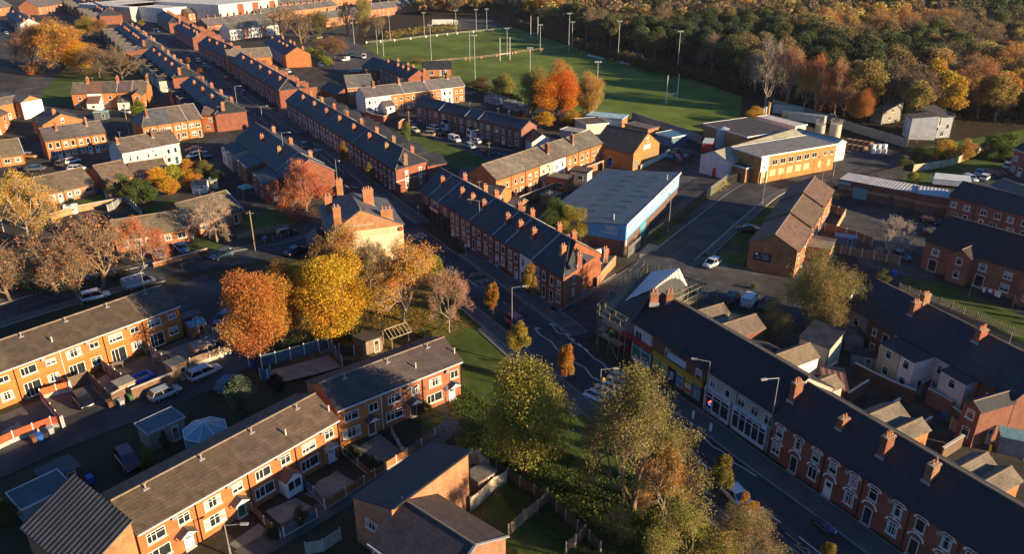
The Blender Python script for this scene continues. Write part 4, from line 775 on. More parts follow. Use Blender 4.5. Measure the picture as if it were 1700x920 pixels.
for r_ in (4.2, 9.2):
    for k in range(9):
        x = 2.5 + k * (Lb - 4) / 9; y = r_; m = MB(); m.poly([(x, y - 1.1, zr_(y - 1.1) + .04), (x + .8, y - 1.1, zr_(y - 1.1) + .04), (x + .8, y + 1.1, zr_(y + 1.1) + .04), (x, y + 1.1, zr_(y + 1.1) + .04)]); m.slab([[(x, y - 1.1, zr_(y - 1.1) + .06), (x + .8, y - 1.1, zr_(y - 1.1) + .06), (x + .8, y + 1.1, zr_(y + 1.1) + .06), (x, y + 1.1, zr_(y + 1.1) + .06)]], .08); m.build('rooflight', 'metal', wh, (.09, .09, .09))
def board(par, x, y, z, w_, h_, aa, col, txts=(), nm='sign'):
    s = inst(nm, panel_mesh(w_, h_), par, col, (x, y, z), aa)
    for (t, mt, tw, tz, th) in txts: lettering(t, s, mt, tw, (0, -.045, tz), 0, hh=th)
    return s
board(wh, 2.4, -e - .06, 5.0, 2.2, 1.5, 0, (.66, .68, .7)); 
for k in range(3): board(wh, 5.0, -e - .06, 5.1 + .5 * k, 2.2, .3, 0, (.66, .68, .7))
board(wh, -e - .01, 2.8, 4.6, 2.9, 1.15, -math.pi / 2, (.1, .33, .5), (('PLASTICS', 'textwhite', 1.7, .8, .3), ('DIRECT', 'textwhite', 1.2, .35, .25))); board(wh, -e - .01, 2.9, 4.1, 2.9, .28, -math.pi / 2, (.35, .45, .52))
board(wh, .9, -.01, 1.7, .8, 1.3, 0, (.55, .6, .68))
board(wh, -.01, 7.5, .1, 1.0, 2.3, -math.pi / 2, (.1, .16, .2), nm='door'); board(wh, 11, -.01, 0, 3.6, 2.9, 0, (.12, .36, .45), nm='roller_shutter')
for k in range(4): inst('window', window_mesh(.9, 1.1, 'plain', None), wh, None, (Lb * .62 + k * 2.9, -e - .06, 5.4), 0)
for (x, y) in ((2, 3), (Lb - 6, 1.0)): m = MB(); m.tube((x, y, zr_(y) - .3), (x, y, zr_(y) + 1.1), .14, 8); m.build('vent_pipe', 'metal', wh, (.5, .48, .42))
# --- flat-roofed works helper
def block(nm, label, cat, A, B, z, depth, wallm, wallc, roofc=(.1, .1, .105), par=.35, trim=(.66, .66, .64), ops=(), roofm='felt', rise=0, zb=0, group=None):
    o, an, L = frame_on(A, B, z); r = empty(nm, label, cat, o, an, group)
    b = MB(); z2 = z + rise
    b.poly([(0, 0, 0), (L, 0, 0), (L, 0, z), (0, 0, z)]); b.poly([(L, 0, 0), (L, depth, 0), (L, depth, z2), (L, 0, z)]); b.poly([(L, depth, 0), (0, depth, 0), (0, depth, z2), (L, depth, z2)]); b.poly([(0, depth, 0), (0, 0, 0), (0, 0, z), (0, depth, z2)])
    b.build('wall', wallm, r, wallc)
    b = MB(); b.slab([[(-.15, -.15, z + .06), (L + .15, -.15, z + .06), (L + .15, depth + .15, z2 + .06), (-.15, depth + .15, z2 + .06)]], .12); b.build('roof', roofm, r, roofc)
    b = MB(); h_ = .3
    b.box(-.22, L + .22, -.22, -.155, z - h_ + .1, z + .16)
    if not rise: b.box(L + .155, L + .22, -.15, depth + .2, z - h_ + .1, z + .16); b.box(-.22, -.155, -.15, depth + .2, z - h_ + .1, z + .16); b.box(-.22, L + .22, depth + .155, depth + .22, z - h_ + .1, z + .16)
    b.build('roof_trim', 'paint', r, trim)
    for op in ops:
        kd, fc, t, zz, w_, h2 = op[:6]; t = t * (L if fc == 'f' else depth) if 0 < t <= 1 else t
        loc, aa = {'f': ((t, -.0, zz), 0), 'l': ((0, depth - t, zz), -math.pi / 2), 'r': ((L, t, zz), math.pi / 2)}[fc]
        if kd == 'w': inst('window', window_mesh(w_, h2, 'split', None), r, None, loc, aa)
        elif kd == 'd': inst('door', door_mesh(w_, h2), r, op[6], loc, aa)
        else: inst(op[7] if len(op) > 7 else 'panel', panel_mesh(w_, h2), r, op[6], loc, aa)
    return r, L
# bakery-like works: sunlit two-storey block
ops = [('w', 'f', .08 + .105 * k, 4.1, 1.7, 1.3) for k in range(6)] + [('w', 'f', .71, 4.2, 1.7, 1.2), ('w', 'f', .86, 4.2, 1.0, 1.2), ('w', 'f', .95, 4.2, 1.0, 1.2)] + [('p', 'f', .06 + .112 * k, 1.4, 1.9, 1.6, (.62, .46, .26), 'boarded_window') for k in range(6)] + [('p', 'f', .8, 1.4, 1.0, 1.6, (.62, .46, .26), 'boarded_window'), ('p', 'f', .93, 1.4, 1.0, 1.6, (.62, .46, .26), 'boarded_window')]
fb, Lf = block('works_building', 'long two-storey works block with sunlit yellow brick and white fascia', 'works', X('p', 680, 590), X('p', 1497, 450), 6.6, 9.5, 'brick', (.5, .22, .055), (.2, .2, .19), ops=ops, trim=(.72, .72, .7))
b = MB(); b.box(.0, 2.4, -.28, -.23, 2.9, 6.8); b.build('white_front', 'paint', fb, (.72, .72, .7)); b = MB(); b.box(.4, .8, -.3, -.1, 0, 3); b.box(2.2, 2.6, -.3, -.1, 0, 3); b.build('entrance_column', 'paint', fb, (.6, .5, .35))
m = MB(); m.tube((-.16, 3.0, 5.6), (-.3, 3.0, 5.6), .5, 16); o_ = m.build('oval_badge', 'paint', fb, (.5, .05, .08)); o_.scale = (1, 1.5, .8); o_.location = (0, -1.5, 1.1)
block('works_porch', 'low flat-roofed brick entrance block of the works with orange doors', 'works', X('p', 515, 715), X('p', 675, 680), 3.6, 8, 'brick', (.4, .17, .08), (.08, .085, .09), ops=[('d', 'f', .7, 0, 1.3, 2.3, (.6, .12, .01))])
# green-roofed shed: row() style gable roof
row('SH', 'white works shed with long pale green pitched roof', X('p', 318, 640), X('p', 1180, 385), X('p', 205, 525), 1, he=4.6, tp=.4, chim='none', wall=('render', (.66, .62, .58)), roof=('corrugated', (.42, .46, .33)), front='none', cat='works shed', name='works_shed', endops=[('p', 'l', .55, 0, 1.0, 2.2, (.5, .03, .02))])
row('SH2', 'green-roofed works shed with white gable at the service yard', X('p', 1020, 330), X('p', 1500, 450), X('p', 1550, 400), 1, he=4.8, tp=.45, chim='none', wall=('render', (.7, .67, .62)), roof=('corrugated', (.2, .3, .3)), front='none', cat='works shed', name='works_shed')
block('works_block', 'brick works block with flat black roof beside the silver silo', 'works', X('p', 530, 375), X('p', 1015, 300), 5.2, 17, 'brick', (.45, .21, .08), (.055, .05, .055), ops=[('w', 'f', .08, 3.3, 1.3, .9), ('w', 'f', .53, 3.3, 1.3, .9), ('w', 'f', .64, 3.3, 1.3, .9), ('p', 'f', .35, 2.5, 2.4, 1.6, (.18, .15, .13), 'plant_box')])
block('works_store', 'white flat-roofed works store with pale roof behind the chimneys', 'works', X('p', 1050, 260), X('p', 1170, 240), 4.6, 14, 'render', (.6, .55, .45), (.55, .5, .45))

def cyl(nm, label, cat, bpx, r, h, col, mat='metal', rail=False, cone=False, group=None):
    x, y = G(*bpx); e_ = empty(nm, label, cat, (x, y), 0, group); m = MB(); m.tube((0, 0, 0), (0, 0, h), r, 24)
    if cone: m.tube((0, 0, h), (0, 0, h + .5), r, 24, r * .2)
    m.build('tank_body', mat, e_, col)
    if rail:
        m = MB()
        for i in range(12):
            a = i * math.pi / 6; p = (r * math.cos(a), r * math.sin(a)); a2 = a + math.pi / 6; q = (r * math.cos(a2), r * math.sin(a2)); m.tube((*p, h), (*p, h + 1.1), .04, 4); m.tube((*p, h + 1.1), (*q, h + 1.1), .04, 4); m.tube((*p, h + .55), (*q, h + .55), .03, 4)
        m.build('guard_rail', 'metal', e_, (.4, .4, .38))
    m = MB(); m.box(r, r + .05, -.25, -.2, 0, h); m.box(r, r + .05, .2, .25, 0, h)
    for i in range(int(h / .4)): m.box(r, r + .05, -.25, .25, .3 + .4 * i, .34 + .4 * i)
    m.build('ladder', 'metal', e_, (.4, .4, .38)); return e_
cyl('silo', 'tall silver silo beside the black-roofed works block', 'silo', X('p', 245, 490), 1.7, 5.3, (.42, .48, .52), cone=True); cyl('storage_tank', 'short grey storage tank beside the silver silo', 'tank', X('p', 345, 480), 1.3, 2.4, (.3, .3, .3))
cyl('storage_tank', 'cream storage tank with railed top beside the green-roofed shed', 'tank', X('p', 1470, 375), 1.6, 3.9, (.62, .52, .42), rail=True); cyl('storage_tank', 'smaller grey tank with railed top behind the green-roofed shed', 'tank', X('p', 1310, 330), 1.4, 2.6, (.45, .42, .38), rail=True)
for (bx, by, ty, lab, c) in ((685, 215, 62, 'leftmost thin steel flue of the works', (.4, .42, .45)), (708, 215, 50, 'middle steel flue of the works', (.45, .46, .48)), (742, 210, 2, 'tallest rusty works flue', (.45, .3, .16))):
    b_ = X('p', bx, by); x, y = G(*b_); h = hat(b_, X('p', bx, ty)[1]); m = MB(); m.tube((0, 0, 0), (0, 0, h), .42, 12); m.tube((0, 0, h), (0, 0, h + .15), .5, 12); tag(m.build('works_flue', 'metal', None, c, (x, y)), lab, 'chimney')
# small red/white lorry box by the works, white covered load, long trailer
def boxbody(nm, label, cat, c, yaw, L, W_, H, col, roofc, z0=1.1, wheels=True):
    x, y = G(*c); r = empty(nm, label, cat, (x, y), yaw); m = MB(); m.box(-L / 2, L / 2, -W_ / 2, W_ / 2, z0, H); m.build('body', 'cladding', r, col); m = MB(); m.box(-L / 2 - .03, L / 2 + .03, -W_ / 2 - .03, W_ / 2 + .03, H + .002, H + .06); m.build('roof', 'paint', r, roofc)
    if wheels:
        m = MB(); m.box(-L / 2 + .2, L / 2 - .2, -W_ / 2 + .3, W_ / 2 - .3, .7, z0 - .01); m.build('chassis', 'black', r)
        for xx in (-L / 2 + 1.2, -L / 2 + 2.5, L / 2 - 1.2):
            for s in (-1, 1): m = MB(); m.tube((xx, s * (W_ / 2 - .32), .5), (xx, s * (W_ / 2 - .02), .5), .5, 12); m.build('wheel', 'rubber', r)
    return r
boxbody('lorry_trailer', 'small white box trailer with red side near the silo', 'trailer', X('p', 90, 560), R_(70), 6, 2.5, 3.6, (.55, .05, .05), (.5, .6, .58))
boxbody('lorry_trailer', 'long pale weathered trailer along the concrete fence', 'trailer', X('p', 1130, 235), R_(-38), 13, 2.5, 3.4, (.5, .5, .44), (.42, .42, .33)); boxbody('lorry_trailer', 'pale trailer behind the white-roofed works store', 'trailer', X('p', 960, 160), R_(-38), 9, 2.5, 3.4, (.5, .5, .44), (.45, .45, .38))
# garages with blue doors, store with flat roof
r, L = block('garage_block', 'brick garage block with four pale blue doors and blue roof edge', 'garages', X('w', 335, 10), X('w', 690, 45), 3.2, 6, 'brick', (.42, .18, .07), (.3, .5, .6), trim=(.25, .5, .68), ops=[('p', 'f', .1 + .26 * k, .05, 2.6, 2.6, (.3, .45, .55), 'garage_door') for k in range(4)])
block('brick_store', 'low brick store with flat dark roof beside the blue-door garages', 'store', X('w', 722, 98), X('w', 955, 150), 2.8, 5, 'brick', (.42, .18, .07), (.12, .1, .09), ops=[('w', 'f', .2, 1, 1.2, 1.0), ('w', 'f', .45, 1, 1.2, 1.0)], trim=(.12, .1, .09))
block('flat_store', 'flat dark-roofed store with white edge inside the concrete fence', 'store', X('w', 215, 45), X('w', 330, 105), 3, 7, 'render', (.55, .52, .45), (.09, .08, .075))
block('small_shed', 'grey shed with pale roof below the concrete fence', 'shed', X('w', 65, 155), X('w', 255, 185), 2.6, 4, 'render', (.35, .38, .4), (.35, .33, .3))
block('steel_store', 'blue-roofed open steel store beside the scrap yard', 'store', X('w', 1040, 190), X('w', 1200, 235), 2.8, 6, 'cladding', (.1, .18, .25), (.07, .2, .32), roofm='corrugated')
# long low banded brick building with white profiled roof
r, L = block('banded_workshop', 'long low banded brick workshop with pale profiled roof and teal doors', 'workshop', X('q', 72, 705), X('q', 730, 825), 3.6, 6.5, 'brick', (.17, .08, .06), (.52, .5, .47), roofm='corrugated', trim=(.13, .06, .05), ops=[('p', 'f', .255, 0, 1.7, 2.5, (.16, .32, .36), 'door'), ('p', 'f', .335, 0, 1.7, 2.5, (.16, .32, .36), 'door'), ('p', 'f', .07, 2.6, 2.8, .7, (.3, .38, .42), 'sign'), ('p', 'f', .7, 0, 1.1, 2.1, (.07, .05, .06), 'door')])
b = MB(); b.box(0, L, -.03, -.004, 1.6, 2.3); b.build('brick_band', 'brick', r, (.34, .2, .1))
r, L = block('banded_workshop', 'end bay of the banded brick workshop with patched white roof', 'workshop', X('q', 728, 828), X('q', 1000, 868), 3.8, 6.5, 'brick', (.2, .09, .07), (.5, .52, .55), roofm='corrugated', trim=(.15, .07, .06)); b = MB(); b.box(0, L, -.03, -.004, 1.6, 2.3); b.build('brick_band', 'brick', r, (.34, .2, .1))
# caravan-like white covered boat by it
x, y = G(*X('q', 1005, 765)); m = MB(); m.slab([[(-4, -1.3, 2.5), (4, -1.3, 2.5), (4, 1.3, 2.5), (-4, 1.3, 2.5)]], .1); rr = empty('covered_trailer', 'white sheeted trailer on the grass behind the banded workshop', 'trailer', (x, y), R_(-20))
m = MB(); m.slab([[(-4, -1.4, 1.9), (4, -1.4, 1.9), (3.6, 0, 3.0), (-3.6, 0, 3.0)], [(-3.6, 0, 3.0), (3.6, 0, 3.0), (4, 1.4, 1.9), (-4, 1.4, 1.9)]], .08); m.box(-3.9, 3.9, -1.35, 1.35, .6, 1.95); m.build('sheeted_cover', 'cloth', rr, (.55, .6, .64))
for xx in (-2, 2):
    for s in (-1, 1): m = MB(); m.tube((xx, s * 1.1, .35), (xx, s * 1.35, .35), .35, 10); m.build('wheel', 'rubber', rr)
# modern houses with mono-pitch roofs
row('MH1', 'modern white house with mono-pitch roof and glazed link', X('q', 635, 150), X('q', 690, 186), X('q', 905, 170), 1, he=hat(X('q', 632, 325), X('q', 632, 150)[1]), tp=.12, mono=True, chim='none', gutter=GB, wall=('render', (.42, .45, .48)), roof=('slate', (.15, .12, .11)), front=[('w', 'f', .25, 1.0, .9, 3.2)], name='modern_house', dep=7)
row('MH2', 'modern tan-sided house with tilted flat roof facing the autumn bushes', X('q', 905, 175), X('q', 1050, 168), X('q', 1250, 130), 1, he=hat(X('q', 905, 355), X('q', 905, 175)[1]), tp=.16, mono=True, chim='none', gutter=GB, wall=('render', (.33, .35, .37)), roof=('slate', (.08, .08, .08)), front=[('w', 'f', .2, 3.6, 1.0, 2.2), ('w', 'f', .7, 2.6, 1.0, 3.2), ('w', 'f', .45, .5, 1.2, 1.6)], endops=[('p', 'r', .5, 0, 8.8, 6.9, (.28, .22, .14)), ('w', 'r', .6, 5, 1.4, .4), ('w', 'r', .25, 3.2, 1.0, .9)], name='modern_house', dep=8.9)
row('MH3', 'grey modern house half hidden behind the orange tree', X('q', 350, 120), X('q', 440, 140), X('q', 520, 50), 1, he=hat(X('q', 430, 228), X('q', 430, 130)[1]), tp=.3, mono=True, chim='none', gutter=GB, wall=('render', (.28, .27, .25)), roof=('slate', (.05, .055, .06)), front='none', endops=[('w', 'r', .5, 3.4, 1.2, 1.1), ('w', 'r', .4, 1, 1.2, 1.1)], name='modern_house', dep=9)
block('glazed_link', 'dark glazed link between the two modern houses', 'house', X('q', 745, 268), X('q', 900, 275), 3.2, 3, 'paint', (.06, .1, .11), (.05, .055, .06), trim=(.03, .03, .03), ops=[('w', 'f', .2, .2, 1.6, 2.4), ('w', 'f', .5, .2, 1.6, 2.4), ('w', 'f', .8, .2, 1.6, 2.4)])
# big pale sheds on the skyline
for (A2, B2, z, dp, lab, c) in (((130, 6), (215, 12), 9, 40, 'cream metal warehouse at the far end of the main street', (.5, .46, .4)), ((270, 14), (360, 6), 9, 50, 'large white warehouse beyond the first terraces', (.68, .66, .62)), ((362, 8), (460, -2), 11, 60, 'white warehouse with brick-red stripes on the skyline', (.68, .62, .56)), ((215, 11), (268, 13), 8, 30, 'grey warehouse between the white sheds', (.4, .38, .35))):
    r, L = block('distant_warehouse', lab, 'warehouse', A2, B2, z, dp, 'cladding', c, (.6, .58, .55), trim=(.6, .58, .55))
    if 'stripes' in lab:
        for k in (.3, .55, .85): b = MB(); b.box(L * k, L * k + L * .1, -.2, -.004, 0, z - .5); b.build('red_stripe', 'paint', r, (.35, .08, .04))
# rendered back building with slate roof and outhouses in the yards
row('OB1', 'grey rendered outbuilding with slate roof in the yard behind the shops', X('t', 1075, 430), X('t', 1345, 530), X('t', 1140, 262), 1, he=4.6, tp=.3, mono=True, chim='none', wall=('render', (.36, .33, .28)), roof=('slate', (.05, .055, .06)), front='none', name='rendered_outbuilding', cat='outbuilding')
row('OB2', 'rusty corrugated lean-to shed beside the rendered outbuilding', X('t', 1285, 880), X('t', 1500, 905), X('t', 1320, 705), 1, he=2.4, tp=.15, mono=True, chim='none', wall=('brick', BRD), roof=('corrugated', (.2, .1, .07)), front='none', name='rusty_shed', cat='shed')
row('LK1', 'small brick house with tiled hip roof behind the corner shop', X('4', 600, 408), X('4', 690, 412), X('4', 640, 365), 1, he=4.6, tp=.5, chim='none', wall=('brick', BRO), roof=('slate', SLB), front='sparse', name='brick_house')
row('LK2', 'brick outhouse with grey roof at the foot of the orange terrace', X('4', 715, 480), X('4', 790, 495), X('4', 740, 440), 1, he=3.6, tp=.5, chim='none', wall=('brick', BRO), roof=('slate', SLB), front='none', name='brick_outbuilding', cat='outbuilding')
row('LK3', 'small grey-roofed brick outhouse left of the yellow-green tree', X('4', 830, 545), X('4', 885, 552), X('4', 850, 505), 1, he=2.8, tp=.5, chim='none', wall=('brick', BRO), roof=('slate', SLB), front='none', name='brick_outbuilding', cat='outbuilding')
for i, (A2, B2, lab, c, rc) in enumerate((('1020 405', '1110 420', 'brick rear extension with tan flat roof behind the orange terrace', ('brick', BRO), (.16, .13, .1)), ('1125 375', '1205 385', 'white rear extension with flat dark roof behind the orange terrace', ('render', (.6, .55, .48)), (.09, .08, .07)), ('985 490', '1045 502', 'low green-roofed shed in the yards of the orange terrace', ('timber', (.2, .16, .1)), (.2, .22, .15)))):
    block('rear_extension', lab, 'extension', XS('4', A2)[0], XS('4', B2)[0], 3.0 if i < 2 else 2.0, 3.5, c[0], c[1], rc, trim=rc, ops=[('w', 'f', .6, .9, 1.3, 1.1)] if i < 2 else ())
# shop fronts of row A
aW, anW, LW = frame_on((1052.6, 533.5), (1285.3, 683), 5.6); uW = Vector((math.cos(anW), math.sin(anW)))
def on_facade(t0, t1):
    return aW + uW * LW * t0, aW + uW * LW * t1
def shop2(nm, label, t0, t1, *a, **k):
    p, q = on_facade(t0, t1); L = (q - p).length; out = .35
    r = empty(nm, label, 'shopfront', (p.x + out * math.sin(anW), p.y - out * math.cos(anW)), anW, 'shopfronts facing the zebra crossing'); z, hgt, col, bays = a; txt = k.get('txt'); fr = k.get('frame', (.6, .64, .66)); fc = k.get('facec')
    m = MB(); m.box(0, L, 0, out - .01, z, z + hgt); m.build('fascia_board', 'paint', r, col)
    m = MB(); m.box(.05, L - .05, .08, out - .02, .005, .5); m.build('stall_riser', 'paint', r, fr)
    for i in range(bays + 1): m = MB(); x = .08 + (L - .16) * i / bays; m.box(x - .06, x + .06, .05, out - .015, .5, z - .002); m.build('frame_post', 'paint', r, fr)
    for i in range(bays):
        x0 = .14 + (L - .16) * i / bays; x1 = .02 + (L - .16) * (i + 1) / bays; m = MB(); m.box(x0, x1, .14, .2, .501, z - .02); c = fc[i % len(fc)] if fc else None; m.build('shop_window', 'paint' if c else 'glass', r, c)
    m = MB(); m.box(.05, L - .05, .06, .13, z - .55, z - .48); m.build('transom', 'paint', r, fr)
    if txt: lettering(txt, r, k.get('tm', 'textblack'), L * k.get('tw', .82), (L / 2, -.015, z + hgt / 2), 0, hh=hgt * .6)
    return r, L
shop2('shopfront', 'red, green and white shopfront with teal shutters under the peeling white house', .01, .17, 2.7, .75, (.38, .035, .035), 2, facec=[(.03, .2, .18), (.03, .2, .18)], txt=None)
r, L = shop2('shopfront', 'long yellow shopfront with bright window posters', .18, .565, 2.7, .7, (.48, .29, .03), 6, facec=[(.45, .5, .12), (.45, .5, .2), (.03, .04, .06), (.5, .5, .15), (.5, .48, .12), (.2, .25, .3)], frame=(.03, .05, .05))
for i, (x, z, w_, h_, c) in enumerate(((.9, .7, .8, .9, (.05, .3, .05)), (L * .57, 1.7, .9, .55, (.03, .2, .55)), (L * .57, .75, 1.2, .8, (.1, .15, .5)), (L * .74, .75, 1.2, .5, (.5, .08, .05)), (L * .74, 1.25, 1.2, .5, (.5, .55, .6)), (L * .42, 1.0, .6, 1.2, (.2, .45, .6)))): inst('window_poster', panel_mesh(w_, h_), r, c, (x, .139, z))

m = MB(); m.box(0, 3.6, -.08, 0, 0, 1.0); m.build('banner', 'paint', r, (.42, .55, .6), (L * .28, .3, 3.6))
r, L = shop2('shopfront', 'white and blue barber shopfront with a red neon pole light', .585, .755, 2.75, .6, (.6, .68, .72), 3, txt="BARBER'S", tm='textred'); lettering('BARBER', r, 'textblack', 1.1, (1.0, .06, .28), 0, hh=.22); lettering('SHOP', r, 'textblack', .8, (2.6, .06, .28), 0, hh=.22)
m = MB(); m.tube((.8, .12, 1.3), (1.15, .12, 1.75), .06, 6); m.tube((1.15, .12, 1.75), (1.15, .12, 1.45), .06, 6); m.build('neon_light', 'neon', r); m = MB(); m.tube((.85, .12, 1.1), (1.2, .12, 1.15), .05, 6); m.build('neon_light', 'neonblue', r)
r, L = shop2('shopfront', 'white and blue salon shopfront with flowing black lettering', .775, .985, 2.75, .65, (.55, .64, .7), 5, txt='Serene', tm='textblack', tw=.75)
# ================================================================== TREES
def seg_mesh(name, P, Q, r0, r1, sides=4):
    P, Q = np.array(P), np.array(Q); n = len(P); d = Q - P; d /= np.maximum(np.linalg.norm(d, axis=1, keepdims=True), 1e-6)
    a = np.cross(d, np.where(np.abs(d[:, 2:3]) > .9, np.array([[1., 0, 0]]), np.array([[0., 0, 1]]))); a /= np.linalg.norm(a, axis=1, keepdims=True); c = np.cross(d, a)
    V = np.zeros((n, 2, sides, 3))
    for i in range(sides):
        t = 2 * math.pi * i / sides; off = a * math.cos(t) + c * math.sin(t)
        V[:, 0, i] = P + off * np.array(r0)[:, None]; V[:, 1, i] = Q + off * np.array(r1)[:, None]
    base = (np.arange(n) * 2 * sides)[:, None]; F_ = []
    for i in range(sides):
        j = (i + 1) % sides; F_.append(np.concatenate([base + i, base + j, base + sides + j, base + sides + i], 1))
    return quads(name, V.reshape(-1, 3), np.concatenate(F_), None)
def quads(name, V, Fq, vals):
    me = bpy.data.meshes.new(name); me.vertices.add(len(V)); me.vertices.foreach_set('co', V.astype(np.float32).ravel()); nf = len(Fq)
    me.loops.add(nf * 4); me.loops.foreach_set('vertex_index', Fq.astype(np.int32).ravel()); me.polygons.add(nf); me.polygons.foreach_set('loop_start', np.arange(0, nf * 4, 4, dtype=np.int32))
    if vals is not None: a = me.attributes.new('v', 'FLOAT', 'FACE'); a.data.foreach_set('value', vals.astype(np.float32))
    me.update(); return me
def leaf_arrays(C, size, rng, flat=.5):
    n = len(C); d = rng.normal(size=(n, 3)); d[:, 2] = d[:, 2] * flat + .55; d /= np.linalg.norm(d, axis=1, keepdims=True)
    a = np.cross(d, rng.normal(size=(n, 3))); a /= np.linalg.norm(a, axis=1, keepdims=True); b = np.cross(d, a); s = (size * rng.uniform(.6, 1.35, n))[:, None]
    V = np.stack([C - a * s * .5, C + b * s * .32, C + a * s * .5, C - b * s * .32], 1); V[:, 1] += d * s * .12; V[:, 3] += d * s * .12
    return V.reshape(-1, 3), np.arange(n * 4).reshape(n, 4), rng.uniform(0, 1, n)
def lobes(rng, n, zc, rz, rxy, top=1.0, jitter=.25, size=.42):
    out = []
    for i in range(n):
        u = rng.uniform(-1, 1) if i else .9; t = rng.uniform(0, 2 * math.pi) if i else 0; k = rng.uniform(.45, .8)
        w = math.sqrt(1 - u * u) * (1.0 if u < 0 else top)
        out.append((np.array([rxy * k * w * math.cos(t), rxy * k * w * math.sin(t), zc + rz * k * u]), rxy * size * rng.uniform(1 - jitter, 1 + jitter)))
    return out
def limb(rng, segs, p, q, r0, r1, n=4, wob=.12):
    pts = [np.array(p)]; L = np.linalg.norm(np.array(q) - np.array(p))
    for i in range(1, n + 1):
        t = i / n; c = np.array(p) * (1 - t) + np.array(q) * t; c[2] += math.sin(t * math.pi) * L * .08
        if i < n: c += rng.normal(size=3) * L * wob * .4
        pts.append(c)
    for i in range(n): segs.append((pts[i], pts[i + 1], r0 + (r1 - r0) * i / n, r0 + (r1 - r0) * (i + 1) / n))
    return pts
def branch(rng, segs, tips, p, d, L, r, depth, spread, kids, up):
    q = p + d * L; mid = (p + q) / 2 + rng.normal(size=3) * L * .07; segs.append((p, mid, r, r * .85)); segs.append((mid, q, r * .85, r * .68))
    if depth == 0: tips.append(q); return
    for k in range(kids):
        e = d + rng.normal(size=3) * spread; e[2] += up; e /= np.linalg.norm(e); st = mid if k == 0 and depth < 3 else q
        branch(rng, segs, tips, st, e, L * rng.uniform(.62, .86), r * .62, depth - 1, spread, kids, up)
TT = {}
